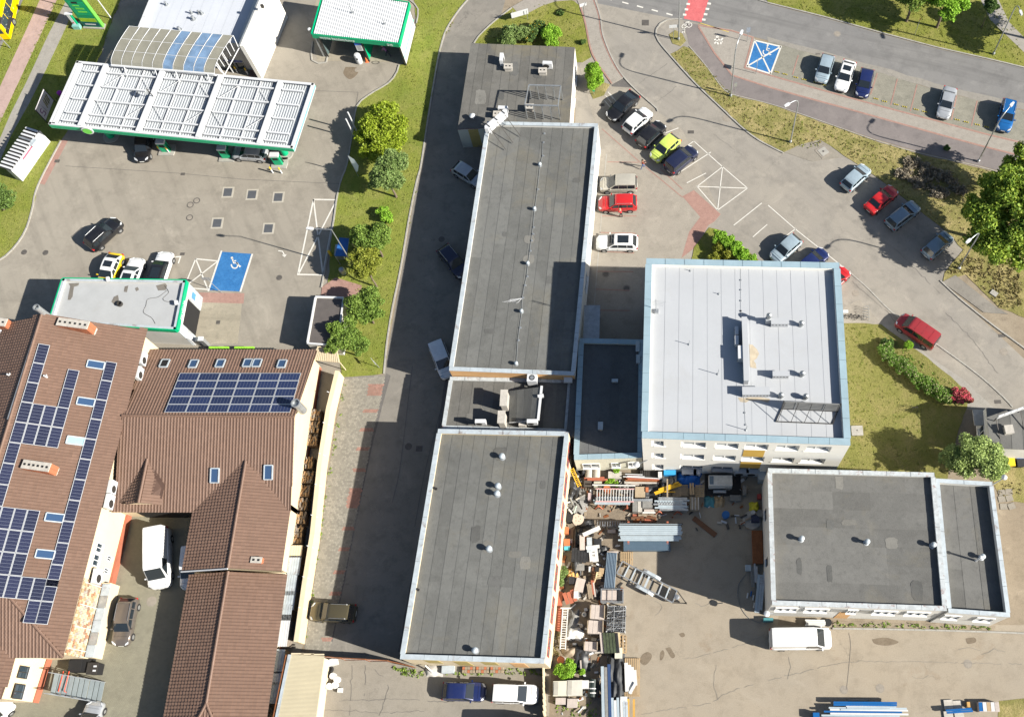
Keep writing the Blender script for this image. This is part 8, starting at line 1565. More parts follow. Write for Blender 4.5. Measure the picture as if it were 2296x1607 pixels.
def pallet(label,q,z,rz,m=m_wood,lx=1.2,ly=.8,n=7,group=None,name='pallet'):
 p=xyz(q,z);t=thing(name,label,'pallet',(p.x,p.y,max(0,z-.14)),group);M_=Matrix.Rotation(rz,3,'Z')
 for k in range(n):o=M_@Vector((0,-ly/2+ly*(k+.5)/n,0));mb=MB();mb.box((p.x+o.x,p.y+o.y,p.z-.012),(lx,ly/n*.68,.024),rz);mb.build('slat',m,t)
 for k in(-1,0,1):o=M_@Vector((k*(lx/2-.06),0,0));mb=MB();mb.box((p.x+o.x,p.y+o.y,p.z-.085),(.1,ly,.12),rz);mb.build('bearer',m,t)
 return t
def heap(name,label,cat,q,sx,sy,h,m,seed=0,rz=0,lumps=5,z0=0,res=18):
 """Draped or bagged heap: one continuous crumpled skin."""
 p=xyz(q,z0);rng=random.Random(seed);B_=[(rng.uniform(-.5,.5),rng.uniform(-.5,.5),rng.uniform(.25,.5),rng.uniform(.6,1))for _ in range(lumps)];mb=MB();n=res;M_=Matrix.Rotation(rz,3,'Z')
 for i in range(n+1):
  for j in range(n+1):
   x,y=(i/n-.5)*2,(j/n-.5)*2;e=max(0,1-max(abs(x),abs(y))**6);z=max(math.exp(-((x-bx*1.5)**2+(y-by*1.5)**2)/(bs*1.6)**2)*bh for bx,by,bs,bh in B_)*e*h+rng.uniform(-.03,.03)*(1 if e>0 else 0)+.01;k=1+.1*sin(5*x+seed)*cos(4*y);o=M_@Vector((x*sx/2*k,y*sy/2*(1+.1*cos(6*x+seed)),0));mb.v.append((p.x+o.x,p.y+o.y,p.z+max(.01,z)))
 for i in range(n):
  for j in range(n):k=i*(n+1)+j;mb.f.append((k,k+n+1,k+n+2,k+1));mb.m.append(0)
 return solo(mb,name,m,label,cat,at=(p.x,p.y,p.z),smooth=50)
def drum(name,label,cat,q,r_,h,m,mtop=None,group=None,z0=0):
 p=xyz(q,z0+h);t=thing(name,label,cat,(p.x,p.y,z0),group);MB().lathe((p.x,p.y,z0),[(r_*.96,0),(r_,.03),(r_,h*.33),(r_*1.03,h*.35),(r_,h*.37),(r_,h*.66),(r_*1.03,h*.68),(r_,h*.7),(r_,h)],18).build('body',m,t,50);MB().lathe((p.x,p.y,z0+h),[(r_*1.02,0),(r_*1.02,.03),(r_*.9,.032),(r_*.88,.012),(.02,.012)],18).build('lid',mtop or m,t);return t
ladder('yellow lattice ladder leaning by the north-west corner of the yard',qa(180,130),qa(335,480),1.5,.34,11,m_ycr,z1=.5)
for i,(x,y,w)in enumerate(((270,190,'upper'),(420,210,'lower'))):heap('cable_coil','black crumpled cover near the yellow ladder, '+w+' one','cover',qa(x,y),.9,1.0,.8,m_tarp,i+1)
for x,w in((515,'left'),(660,'right')):p=xyz(qa(x,225),.35);mb=MB();mb.tube([(p.x,p.y-.5,.35),(p.x,p.y+.6,.35)],.38,16);solo(mb,'concrete_pipe',m_conc,'grey concrete pipe end at the annex wall, '+w+' one','pipe','pipes at the annex wall',50)
bundle('steel_channels','red-oxide steel channels lying below the concrete pipes','steel beams',qa(460,332),qa(850,330),.4,2,.2,m_redox,layers=2)
bundle('steel_channels','brownish steel channels with a white rail on top near the annex wall','steel beams',qa(1240,320),qa(1860,335),.5,4,.16,[m_redox,m_rust],layers=2);bundle('white_rail','long white rail lying over the brownish channels','rail',qa(1215,290),qa(1940,330),.75,1,.1,m_wmetal);bundle('white_rail','short white frame rail above the brownish channels','rail',qa(1220,258),qa(1560,270),.75,2,.09,m_wmetal,gap=2.2)
t=boxq('concrete_planter','square concrete planter holding a weed by the annex wall','planter',qa(895,185),qa(1150,320),0,.55,m_conc);t=boxq('dark_square_board','dark brown square panel lying left of the cream one','panel',qa(420,362),qa(565,490),.3,.42,mat('dark_brown_board',(.07,.06,.05)));t=boxq('square_board','cream square panel lying under the long white pole','panel',qa(615,380),qa(765,530),.4,.5,mat('pale_green_board',(.42,.42,.34)));bundle('white_pole','long white pole crossing the cream square panel','pole',qa(560,450),qa(1400,466),.9,1,.13,m_wht)
drum('orange_drum','orange drum with a flat lid beside the pink ladder','drum',qa(868,525),.36,.9,m_orange);t=boxq('stone_kerb','long mossy stone block row behind the stone heap','stone block',qa(1210,375),qa(1880,425),0,.4,m_conc);boxq('plank','pale plank lying in front of the stone row','plank',qa(1200,425),qa(1500,455),.1,.18,m_cpale)
for i in range(9):pass
t=thing('stone_heap','heap of grey boulders beside the orange drum','stones',xyz(qa(1260,540)));
for i in range(16):
 p=xyz(qa(1110+(i%6)*56+random.uniform(-10,10),495+(i//6)*45+random.uniform(-8,8)),.2);bm=bmesh.new();bmesh.ops.create_icosphere(bm,subdivisions=1,radius=random.uniform(.2,.34));mb=MB();mb.v=[(p.x+v.co.x*1.15,p.y+v.co.y*.95,.2+v.co.z*.8+random.uniform(-.03,.03))for v in bm.verts];mb.f=[tuple(v.index for v in f.verts)for f in bm.faces];mb.m=[0]*len(mb.f);bm.free();mb.build('stone',random.choice([m_conf,m_dmetal,m_gmetal,m_conc]),t)
boxq('cardboard_box','beige cardboard box beside the boulder heap','box',qa(1420,485),qa(1615,690),0,.8,mat('cardboard',(.38,.30,.20),.85,var=.12));heap('tarp_heap','black bags heaped right of the cardboard box','bags',qa(1720,600),2.3,2.2,.7,m_tarp,4,lumps=8);boxq('orange_box','small orange box on the black bags','box',qa(1625,495),qa(1680,580),.5,.9,m_orange)
t=thing('wire_mesh_bundle','bundle of black wire mesh against the annex wall','wire mesh',xyz(qa(1690,240)))
for k in range(14):mb=MB();a,b=xyz(qa(1520,180+10*k),.6),xyz(qa(1860,170+10*k),.6+.02*(k%3));mb.tube([a,b],.03,5);mb.build('wire',m_dmetal,t)
for k in range(10):mb=MB();a,b=xyz(qa(1530+35*k,165),.68),xyz(qa(1530+35*k,310),.62);mb.tube([a,b],.025,5);mb.build('wire',m_dmetal,t)
boxq('white_cabinet','white cabinet standing beside the wire mesh bundle','cabinet',qa(1870,190),qa(1945,300),0,1.2,m_wht);t=boxq('pump_slab','grey machine base carrying a bright blue tank','machine',qa(1955,260),qa(2230,400),0,.5,m_conc);p=xyz(qa(2100,210),1.1);MB().box((p.x,p.y,.9),(1.25,.5,.6)).build('tank',mat('cyan_blue',(.04,.32,.65),.4),t);MB().lathe((p.x+.1,p.y-.8,.5),[(.32,0),(.4,.15),(.4,.45),(.2,.55)],16).build('motor',m_black,t)
boxq('plank','brown plank standing across the yellow beams','plank',qa(2035,330),qa(2065,690),1.0,1.06,m_wood2);bundle('yellow_beams','yellow scaffold beams lying in the shadow edge','beams',qa(1850,585),qa(2240,440),.8,3,.16,m_ycr,layers=2,jitter=.5);bundle('yellow_tube','thin yellow tube right of the yellow beams','tube',qa(1850,582),qa(2230,590),.7,1,.09,m_ycr)
t=ladder('pink-railed wide ladder rack with pale panels near the centre of the clutter',qa(650,650),qa(1400,655),1.1,1.75*.75,14,mat('pink_rail',(.62,.36,.35),.6),m_wht,r_=.045);bundle('truss_bundle','bundle of silver lattice trusses below the pink ladder','trusses',qa(630,755),qa(1320,760),.9,5,.16,[m_gmetal,m_steelb],layers=2);bundle('truss_bundle','bundle of silver lattice trusses crossing the shadow edge','trusses',qb(0,940),qb(560,950),.95,8,.17,[m_gmetal,m_steelb],layers=2,jitter=.4)
for x0,x1,y,zz in((640,1310,735,1.0),(1850,2330,800,1.05)):
 t=thing('lattice_truss','zigzag lattice girder on top of the '+('truss bundle below the pink ladder' if x0==640 else 'truss bundle crossing the shadow edge'),'truss',xyz(qa((x0+x1)/2,y)));a,b=xyz(qa(x0,y),zz),xyz(qa(x1,y),zz)
 for k in range(18):p,q=a.lerp(b,k/18),a.lerp(b,(k+1)/18);mb=MB();mb.tube([p+Vector((0,.14*(-1)**k,0)),q-Vector((0,.14*(-1)**k,0))],.025,5);mb.build('web',m_gmetal,t)
TR='orange trestles carrying steel in the yard'
for q,w in((qa(710,830),'left one under the silver trusses'),(qa(1270,860),'right one under the silver trusses'),(qa(1890,930),'under the trusses at the shadow edge'),(qb(400,1060),'in the shadow under the trusses')):
 p=xyz(q);t=thing('trestle','orange steel trestle, '+w,'trestle',(p.x,p.y,0),TR)
 for s_ in(-.4,.4):mb=MB();mb.bar((p.x+s_,p.y-.5,0),(p.x,p.y-.3,.7),.09);mb.bar((p.x+s_,p.y+.9,0),(p.x,p.y+.7,.7),.09);mb.build('leg',m_redox,t)
 mb=MB();mb.bar((p.x,p.y-.5,.72),(p.x,p.y+1.0,.72),.12);mb.build('beam',m_redox,t)
heap('tarp_heap','grey-black tarp thrown over things at the yellow wall corner','tarp',qa(190,580),1.7,3.0,1.2,m_tarp,7,lumps=7);heap('junk_heap','pile of grey scrap and tubes left of the silver trusses','scrap',qa(200,850),2.9,3.2,.6,m_conf,9,lumps=9)
t=thing('scrap_tubes','loose white and green tubes thrown on the scrap pile','tubes',xyz(qa(200,900)))
for i,(a,b,m)in enumerate((((90,890),(190,1010),m_wht),((270,860),(220,1000),mat('pale_green',(.35,.42,.36))),((300,720),(440,640),m_conf),((60,960),(160,880),m_dmetal),((330,820),(380,920),m_black),((150,700),(210,830),m_gmetal),((260,740),(330,700),m_conc),((290,980),(360,1020),m_black),((70,800),(150,780),m_wht))):mb=MB();mb.tube([xyz(qa(*a),.75),xyz(qa(*b),.8)],.09,7);mb.build('tube',m,t)
boxq('pink_crate','small pinkish wire crate left of the pink ladder','crate',qa(500,605),qa(560,745),0,.7,mat('pink_grey',(.45,.36,.36)));boxq('plank','grey boards left of the pinkish crate','planks',qa(330,650),qa(440,740),.3,.5,m_conf)
for x,y,r_,w,m in((302,1115,.6,'pale wooden cable drum lying in the sun by the scrap pile',mat('pale_drum',(.50,.42,.34),.8,var=.12)),(120,1085,.52,'dark round tank beside the pale cable drum',m_black)):
 p=xyz(qa(x,y),.7);t=thing('cable_drum',w,'cable drum',(p.x,p.y,0));MB().lathe((p.x,p.y,0),[(r_,0),(r_,.08),(r_*.5,.09),(r_*.5,.62),(r_,.63),(r_,.7),(r_*.15,.71)],22).build('drum',m,t)
 for k in range(5):MB().box((p.x+.25*cos(1.3*k),p.y+.25*sin(1.3*k),.72),(.06,.06,.03)).build('bolt',m_dmetal,t)
for q0,q1,h,m,lab in((qa(1372,752),qa(1465,970),.9,m_conf,'grey board stack, left of the pair below the cardboard box'),(qa(1475,752),qa(1555,975),.8,m_conc,'pale concrete block stack between board stacks'),(qa(1565,715),qa(1760,895),.9,m_conf,'grey board stack in front of the black bags')):boxq('board_stack',lab,'boards',q0,q1,0,h,m)
boxq('grey_beam','grey steel beam lying over the board stacks','beam',qa(1330,722),qa(1760,765),.9,1.05,m_gmetal);boxq('white_sheet','bright white fluted sheet above the rusty scrap','sheet',qa(1565,975),qa(1815,1005),.4,.5,m_wht);boxq('pale_block','pale pinkish block above the white fluted sheet','block',qa(1595,925),qa(1810,975),0,.5,m_cpale)
t=thing('rusty_scrap','rusty steel offcuts scattered at the shadow edge','scrap steel',xyz(qa(1600,1100)))
for k in range(20):x,y=random.uniform(1380,1760),random.uniform(1030,1180);p=xyz(qa(x,y),random.uniform(.06,.3));a_=random.choice([0,.1,-.1,.2]);L_=random.uniform(.5,1.5);mb=MB();mb.box((p.x,p.y,p.z),(L_,random.uniform(.08,.25),.09),a_);mb.build('offcut',random.choice([m_rust,m_redox,m_wood2,m_brnw]),t)
ladder('dark ladder lying along the upper edge of the profile rack',qa(660,1210),qa(1250,1215),.8,.55,12,m_dmetal,m_gmetal)
t=thing('profile_rack','orange cantilever rack loaded with long pale-blue profiles','rack',xyz(qa(1700,1350)))
for x in(1290,2055):
 p0,p1=xyz(qa(x,1180),1.3),xyz(qa(x,1530),.8);mb=MB();mb.bar((p0 .x,p0 .y,1.15),(p0 .x,p1 .y-1.0,.5),.2,.18);mb.bar((p0 .x-.6,p0 .y,.1),(p0 .x+.6,p0 .y,.1),.16);mb.bar((p0 .x,p0 .y,0),(p0 .x,p0 .y,1.3),.2);mb.build('arm',m_redox,t)
bundle('pale_profiles','upper layer of pale-blue steel profiles on the orange rack','profiles',qa(1110,1318),qa(2330,1320),1.25,6,.19,m_steelb,jitter=.12);bundle('pale_profiles','lower layer of pale-blue steel profiles on the orange rack','profiles',qa(1115,1463),qa(2300,1465),1.0,5,.17,[m_steelb,m_gmetal],jitter=.15);bundle('thin_profiles','thin dark profiles along the top of the orange rack','profiles',qa(1120,1215),qa(2380,1225),1.3,2,.1,[m_gmetal,m_dmetal],gap=1.6)
a,b,c,d=(xyz(q,.75)for q in(qc(1440,30),qc(2350,25),qc(2360,245),qc(1440,245)));t=thing('roof_sheet_stack','stack of dark slate-blue corrugated sheets below the profile rack','sheets',xyz(qc(1900,140)))
for k in range(16):mb=MB();p,q=a.lerp(d,(k+.5)/16),b.lerp(c,(k+.5)/16);mb.bar((p.x,p.y,.72+.035*(k%2)),(q.x,q.y,.72+.035*(k%2)),abs((d-a).y)/16*1.02,.05);mb.build('sheet_rib',m_sheet,t)
mb=MB();mb.prism([(p.x,p.y)for p in(a,b,c,d)],.05,.69);mb.build('stack',m_sheet,t);boxq('pale_board','pale board left of the profile rack','board',qa(880,1320),qa(1035,1385),.2,.35,m_cpale);boxq('dark_mat','dark mat behind the pale board','mat',qa(890,1240),qa(1080,1320),0,.12,m_conf)
for x,y,m,m2,w in((60,1320,m_orange,mat('cream_trim',(.6,.5,.35)),'orange crate at the red-windowed wall, upper one'),):boxq('crate',w,'crate',qa(10,1270),qa(110,1400),0,.8,m,lid=None)
boxq('crate','orange and turquoise crate at the red-windowed wall, lower one','crate',qc(275,20),qc(380,150),0,.9,m_orange);boxq('turquoise_panel','turquoise front board below the orange crate','board',qc(280,150),qc(385,235),0,.55,mat('turquoise',(.10,.45,.55)));
heap('tarp_heap','bright blue tarp heap under the white building wall','tarp',qb(610,470),2.6,1.7,.9,m_tarpb,12,lumps=8)
for x,y,w,sx in((620,345,'low unit left above the blue tarp',1.5),(770,345,'small unit beside the low one',.7),(1640,330,'left one of the corner pair',1.5),(1875,335,'right one of the corner pair',1.5)):p=xyz(qb(x,y),.6);condenser((p.x,p.y,.02),0,'shaded condenser at the foot of the white building, '+w,'condensers at the foot of the white building',(sx,.5,1.1))
boxq('white_cabinet','tall pale cabinet in the dark inner corner of the yard','cabinet',qb(1980,295),qb(2130,470),0,1.5,m_cap)
t=boxq('generator','white generator housing with grey louvred top','generator',qb(1005,385),qb(1470,580),.35,1.75,m_wht);q0,q1=xyz(qb(1020,400),1.78),xyz(qb(1100,560),1.78);MB().box(((q0 .x+q1 .x)/2,(q0 .y+q1 .y)/2,1.78),(abs(q1 .x-q0 .x),abs(q0 .y-q1 .y),.05)).build('vent_panel',m_sheet,t);q0,q1=xyz(qb(1115,395),1.79),xyz(qb(1460,565),1.79);MB().box(((q0 .x+q1 .x)/2,(q0 .y+q1 .y)/2,1.77),(abs(q1 .x-q0 .x),abs(q0 .y-q1 .y),.05)).build('louvre_top',m_gmetal,t);MB().box((q1 .x-.4,q1 .y-.28,.8),(.5,.03,.2)).build('label',m_conf,t)
boxq('flat_trolley','dark trolley platform under the generator','trolley',qb(930,360),qb(1640,780),0,.2,m_black);boxq('grey_board','pale grey board leaning at the generator foot','board',qb(1095,675),qb(1345,725),.1,.5,m_gmetal);boxq('wire_basket','wire basket right of the generator foot','basket',qb(1420,770),qb(1640,880),.1,.4,m_conf)
PG='pallets in the shaded yard'
pallet('dark pallet left of the plank pair in the shadow',qb(380,690),.5,pi/2,m_wood2,1.2,.9,7,PG);pallet('dark pallet second from the left in the shadow',qb(520,680),.45,pi/2,m_wood2,1.2,.9,7,PG);pallet('upright-slatted pale pallet beside the generator',qb(830,690),.6,0,m_wood,.9,1.3,6,PG);bundle('plank_pair','two pale planks left of the slatted pallet','planks',qb(670,560),qb(680,790),.9,2,.2,m_wood,gap=1.3)
t=thing('slatted_crate','grey slatted crate at the end of the silver trusses','crate',xyz(qb(725,950)))
q0,q1=xyz(qb(635,815),.8),xyz(qb(820,1060),.8);MB().box(((q0 .x+q1 .x)/2,(q0 .y+q1 .y)/2,.38),(q1 .x-q0 .x,q0 .y-q1 .y,.76)).build('body',m_wood2,t)
for k in range(6):mb=MB();x=q0 .x+(q1 .x-q0 .x)*(k+.5)/6;mb.box((x,(q0 .y+q1 .y)/2,.79),((q1 .x-q0 .x)/6*.75,q0 .y-q1 .y,.05));mb.build('slat',m_conc if k%2 else m_wood2,t)
boxq('wire_rack','galvanised mesh rack at the end of the truss bundle','rack',qb(470,870),qb(580,1080),.1,.9,m_gmetal)
t=thing('brown_boards','two long brown boards lying diagonally in the shade','boards',xyz(qb(930,1390)));P=[xyz(qb(*q),.1)for q in((735,1180),(1175,1520),(1110,1600),(680,1255))]
mb=MB();mb.prism([P[0].lerp(P[1],.14),P[1],P[2],P[3].lerp(P[2],.14)],.02,.1);mb.build('board',m_brnw,t);mb=MB();mb.prism([P[0],P[0].lerp(P[1],.135),P[3].lerp(P[2],.135),P[3]],.02,.14);mb.build('board',m_brnw,t)
drum('blue_barrel','small blue barrel lying in the shade','barrel',qb(1340,1150),.38,.6,m_bluep);drum('grey_drum','grey lidded drum at the workshop wall','drum',qb(2010,1125),.36,.8,m_conf);drum('white_canister','small white canister beside the yellow bag','canister',qb(1875,1110),.22,.5,m_wht);heap('yellow_bag','yellow bag against the workshop wall','bag',qb(1890,1005),1.0,1.0,.8,mat('yellow_bag',(.55,.50,.03),.6),15,res=12);boxq('red_box','red box at the workshop wall in the shade','box',qb(1955,750),qb(2035,840),0,.6,m_redf);boxq('paint_shelf','narrow shelf of paint tins in the shade','shelf',qb(1670,580),qb(1745,755),0,.9,m_conf);boxq('navy_box','navy container on the manhole ring by the workshop','container',qb(1840,1165),qb(2000,1290),0,.7,mat('navy_plastic',(.02,.03,.07),.5))
p=xyz(qb(1850,1260));mb=MB();mb.lathe((p.x,p.y,0),[(.95,0),(.95,.05),(.85,.06),(.02,.06)],24);solo(mb,'concrete_ring_lid',m_conc,'large round concrete lid beneath the navy container','lid')
for x,y,m,w in((1020,900,m_bluep,'teal and orange tool chest in the shade'),(1210,900,m_wood,'heap of buckets and boards right of the tool chest')):heap('tool_heap',w,'tools',qb(x,y),1.1,1.2,.5,m if m is m_wood else mat('teal_paint',(.08,.25,.28)),int(x),res=12)
boxq('rust_plate','rusty plate leaning along the workshop west wall','plate',(1686,1188),(1712,1262),0,.5,m_rust);bundle('pipe_bundle','grey pipes leaning along the workshop wall','pipes',(1690,1265),(1692,1310),.4,4,.18,[m_gmetal,m_conf]);bundle('pipe_bundle','blue and white boards along the lower workshop wall','boards',(1708,1285),(1700,1370),.5,3,.25,[m_cap,m_steelb]);boxq('grey_crate','pale crate beside the workshop wall pipes','crate',(1671,1265),(1684,1278),0,.5,m_cap)
mb=MB();mb.tube([xyz(q,.04)for q in smooth_path([(1670,1288),(1656,1310),(1654,1335),(1662,1362),(1680,1385),(1705,1395)])],.035,5);solo(mb,'yard_hose',m_conf,'curved hose on the ground by the workshop corner','hose')
for u,v,m in((1675,1340,m_wht),(1688,1345,m_wht),(1690,1362,m_wht),(1683,1336,m_bluep)):p=G(u,v);mb=MB();mb.tube([(p.x,p.y,.1),(p.x+.1,p.y+.5,.12)],.08,6);solo(mb,'white_tube',m,'short tube lying at the workshop corner, '+{1675:'white, westernmost',1688:'white, middle',1690:'white, nearest the white van',1683:'the blue one'}[u],'tube','short tubes at the workshop corner')
t=thing('corrugated_stack','stack of blue-grey corrugated sheets left of the trailer','sheets',xyz(qc(1180,640)));a,b,c,d=(xyz(q,.6)for q in(qc(1110,285),qc(1310,300),qc(1265,1000),qc(1050,985)))
for k in range(7):
 mb=MB();P=[a.lerp(b,(k+f)/7)for f in(0,.3,.5,.8,1)];Q_=[d.lerp(c,(k+f)/7)for f in(0,.3,.5,.8,1)];hs_=(0,.0,.09,.09,0)
 for i in range(4):mb.add([P[i]+Vector((0,0,hs_[i])),P[i+1]+Vector((0,0,hs_[i+1])),Q_[i+1]+Vector((0,0,hs_[i+1])),Q_[i]+Vector((0,0,hs_[i]))],[(3,2,1,0)])
 mb.build('sheet_rib',mat('blue_grey_sheet',(.22,.29,.36),.4,.3,var=.12),t)
mb=MB();mb.prism([(p.x,p.y)for p in(a,b,c,d)],0,.58);mb.build('stack',m_conf,t);boxq('white_trim','white trim strip at the top of the corrugated stack','strip',qc(1120,262),qc(1340,292),.3,.5,m_cpale)
pallet('pallet half under the rear of the trailer',qc(1500,420),.2,pi/2,m_wood,1.5,1.3,7);bundle('dark_trellis','bundle of dark fluted covers below the white frames','covers',qc(610,200),qc(590,470),.7,6,.3,m_tarp,jitter=.1);bundle('grey_boards','two pale grey boards standing above the dark covers','boards',qc(700,-40),qc(705,250),.95,2,.55,[m_cap,m_cpale],gap=1.3,hh=.12);heap('tarp_heap','dark crumpled tarp left of the pale grey boards','tarp',qc(545,250),1.0,4.8,.8,m_tarp,21);heap('tarp_heap','dark tarp beside the black-framed box','tarp',qa(430,1280),2.0,1.6,.8,m_tarp,22);bundle('white_beam','thick white beam lying slanted over the dark tarp','beam',qa(360,1450),qa(690,1300),1.1,1,.42,m_wht,hh=.2);boxq('black_box','black open-topped box right of the grey boards','box',qc(862,20),qc(1000,180),0,.8,m_tarp)
t=thing('white_appliance','white plastic frame with a square hole, standing near the grey boards','frame',xyz(qc(865,330)));a,b=xyz(qc(840,200),.8),xyz(qc(870,465),.8)
for s_ in(-.28,.28):mb=MB();mb.bar(a+Vector((s_,0,0)),b+Vector((s_,0,0)),.3,.3);mb.build('side',m_wht,t)
for f in(.1,.42,.85):p=a.lerp(b,f);mb=MB();mb.box((p.x,p.y,p.z+.004),(.3,.5 if f!=.42 else.2,.28));mb.build('bridge',m_wht,t)
mb=MB();mb.box((a.x,a.y+.05,.98),(1.35,.32,.14),.12);mb.build('top',m_wht,t)
heap('black_sacks','black sacks by the corrugated stack','sacks',qc(1010,240),1.2,.9,.5,m_tarp,23,res=12);t=thing('wooden_furniture','brown wooden furniture parts in a heap','furniture',xyz(qc(930,700)))
for q0,q1,z,m in((qc(820,575),qc(890,700),.6,m_brnw),(qc(885,570),qc(960,660),.7,m_black),(qc(945,590),qc(1055,700),.6,m_wood),(qc(960,690),qc(1040,750),.5,m_wood),(qc(810,690),qc(900,860),.5,m_brnw)):a,b=xyz(q0,z),xyz(q1,z);mb=MB();mb.box(((a.x+b.x)/2,(a.y+b.y)/2,z/2),(abs(b.x-a.x),abs(b.y-a.y),z),-.1);mb.build('board',m,t)
t=thing('wooden_chair','pale bentwood chair tipped over by the brown furniture','chair',xyz(qc(900,780)));q=xyz(qc(900,780),.8);mb=MB();mb.tube([(q.x-.3,q.y-.6,.4),(q.x,q.y,.8),(q.x+.1,q.y+.55,.9)],.07,6);mb.build('frame',mat('pale_bentwood',(.60,.47,.28),.6),t)
for k in range(3):mb=MB();mb.tube([(q.x+.05,q.y+.1+.22*k-.2,.85),(q.x+.5,q.y+.15+.22*k-.2,.85),(q.x+.5,q.y+.28+.22*k-.2,.85),(q.x+.05,q.y+.25+.22*k-.2,.85)],.035,5);mb.build('slat',MATS['pale_bentwood'],t)
boxq('white_frame_crate','small white open frame left of the brown furniture','frame',qc(760,560),qc(805,665),.3,.5,m_wht);boxq('dark_table','dark flat table top behind the white frame','table',qc(490,505),qc(670,640),.4,.5,m_conf);heap('yellow_foam','orange-yellow foam pieces beside the wall shrub','foam',qc(440,690),1.2,.9,.35,mat('foam_orange',(.62,.36,.12),.8),31,res=12);boxq('slab_stack','stack of cream stone slabs below the foam','slabs',qc(500,790),qc(665,1050),0,.8,m_cpale,-.2);boxq('black_crate','black crate left of the cream slab stack','crate',qc(375,760),qc(480,900),0,.7,m_tarp);boxq('white_sack','white square sack right of the red boards','sack',qc(470,1040),qc(545,1180),0,.9,m_wht);bundle('red_boards','bright red-orange boards leaning beside the white sack','boards',qc(350,1050),qc(430,1270),.7,3,.38,m_redox,gap=1.05,hh=.06)
P=[xyz(q,.5)for q in(qc(110,1010),qc(250,1060),qd(215,345),qd(65,320))];mb=MB();mb.prism(P,.35,.42);solo(mb,'red_sheet',m_redox,'long rust-red sheet lying along the red-windowed wall','sheet')
t=ladder('long white ladder lying beside the rust-red sheet',qc(305,1370),qd(250,700),.8,.5,17,m_wht,r_=.045);p=xyz(qc(310,1375),.9);mb=MB();mb.box((p.x,p.y,.9),(1.0,.12,.14));mb.build('stabiliser',m_wht,t)
bundle('batten_bundle','bundle of pale battens left of the caged bin','battens',qc(790,880),qc(830,1160),.8,5,.15,[m_cpale,m_wood2,m_redox],layers=2);heap('black_sacks','black sacks behind the caged bin','sacks',qc(930,1070),1.2,1.4,.7,m_tarp,24,res=12)
t=thing('caged_bin','grey wire-caged bin with pale boards inside','bin',xyz(qc(1210,1140)));a,b=xyz(qc(1005,1000),.9),xyz(qc(1425,1250),.9);cx,cy,sx,sy=(a.x+b.x)/2,(a.y+b.y)/2,b.x-a.x,a.y-b.y
for z in(.1,.9):
 for s_ in(-1,1):mb=MB();mb.box((cx,cy+s_*sy/2,z),(sx+.08,.08,.08));mb.build('rail',m_gmetal,t);mb=MB();mb.box((cx+s_*sx/2,cy,z),(.08,sy-.08,.08));mb.build('rail',m_gmetal,t)
for s_ in(-1,1):
 for r_ in(-1,1):mb=MB();mb.box((cx+s_*sx/2,cy+r_*sy/2,.5),(.08,.08,.72));mb.build('post',m_gmetal,t)
mb=MB();mb.box((cx-sx*.13,cy,.3),(sx*.7,sy*.9,.5));mb.build('load',m_cpale,t);mb=MB();mb.box((cx+sx*.35,cy,.25),(sx*.2,sy*.9,.4));mb.build('load',m_tarp,t);mb=MB();mb.box((cx,cy,.905),(.06,sy-.1,.06));mb.build('rail',m_gmetal,t)
SG_='stone slab stacks in the yard'
for q0,q1,h,w in((qc(800,1310),qc(1060,1590),1.0,'upper one right of the caged bin'),(qd(750,130),qd(1030,390),1.0,'middle one with shadow stripes'),(qd(680,545),qd(920,725),.9,'lower one with a crossed shadow')):
 t=boxq('slab_stack','stack of pale stone slabs, '+w,'slabs',q0,q1,0,h,m_cpale,-.06,group=SG_);a,b=xyz(q0,h),xyz(q1,h)
 for k in range(3):mb=MB();x=a.x+(b.x-a.x)*(k+.5)/3;mb.box((x,(a.y+b.y)/2,h+.035),(abs(b.x-a.x)/3*.94,abs(a.y-b.y)*.96,.05),-.06);mb.build('slab',m_cpale,t)
 for s_ in(-1,1):mb=MB();mb.box(((a.x+b.x)/2+s_*abs(b.x-a.x)*.52,(a.y+b.y)/2,h+.1),(.06,abs(a.y-b.y)*.9,.5));mb.build('side_board',m_wood2,t)
t=thing('scaffold_racks','stack of shiny scaffold frames with many struts','scaffold frames',xyz(qd(1290,130)))
a,b,c,d=(xyz(q,1.0)for q in(qc(1130,1310),qc(1480,1340),qd(1465,350),qd(1105,350)))
for k in range(9):mb=MB();p,q=a.lerp(b,k/8),d.lerp(c,k/8);z=.55+.14*(k%4);mb.tube([(p.x,p.y,z),(q.x,q.y,z)],.035,6);mb.build('tube',m_gmetal,t)
for k in range(15):mb=MB();p,q=a.lerp(d,k/14),b.lerp(c,k/14);z=.5+.13*(k%4);j=random.uniform(-.15,.15);mb.tube([(p.x,p.y+j,z),(q.x,q.y-j,z+.1)],.028,5);mb.build('strut',m_wmetal if k%3==0 else m_gmetal,t)
for k in range(12):mb=MB();p=a.lerp(b,random.random()).lerp(d.lerp(c,random.random()),random.random());mb.tube([(p.x-.4,p.y-.3,.9),(p.x+.35,p.y+.35,.95)],.025,5);mb.build('strut',m_dmetal if k%2 else m_gmetal,t)
for p in(a,b,c,d):mb=MB();mb.box((p.x,p.y,.55),(.09,.09,1.1));mb.build('post',m_wmetal,t)
mb=MB();mb.prism([(p.x,p.y)for p in(a,b,c,d)],.05,.4);mb.build('base',m_dmetal,t)
p=xyz(qc(672,1505));mb=MB();mb.lathe((p.x,p.y,0),[(.22,0),(.24,.3),(.1,.34),(.08,.2)],12);solo(mb,'white_roll',m_wht,'small white roll on the dark ground left of the slab stacks','roll',smooth=50)
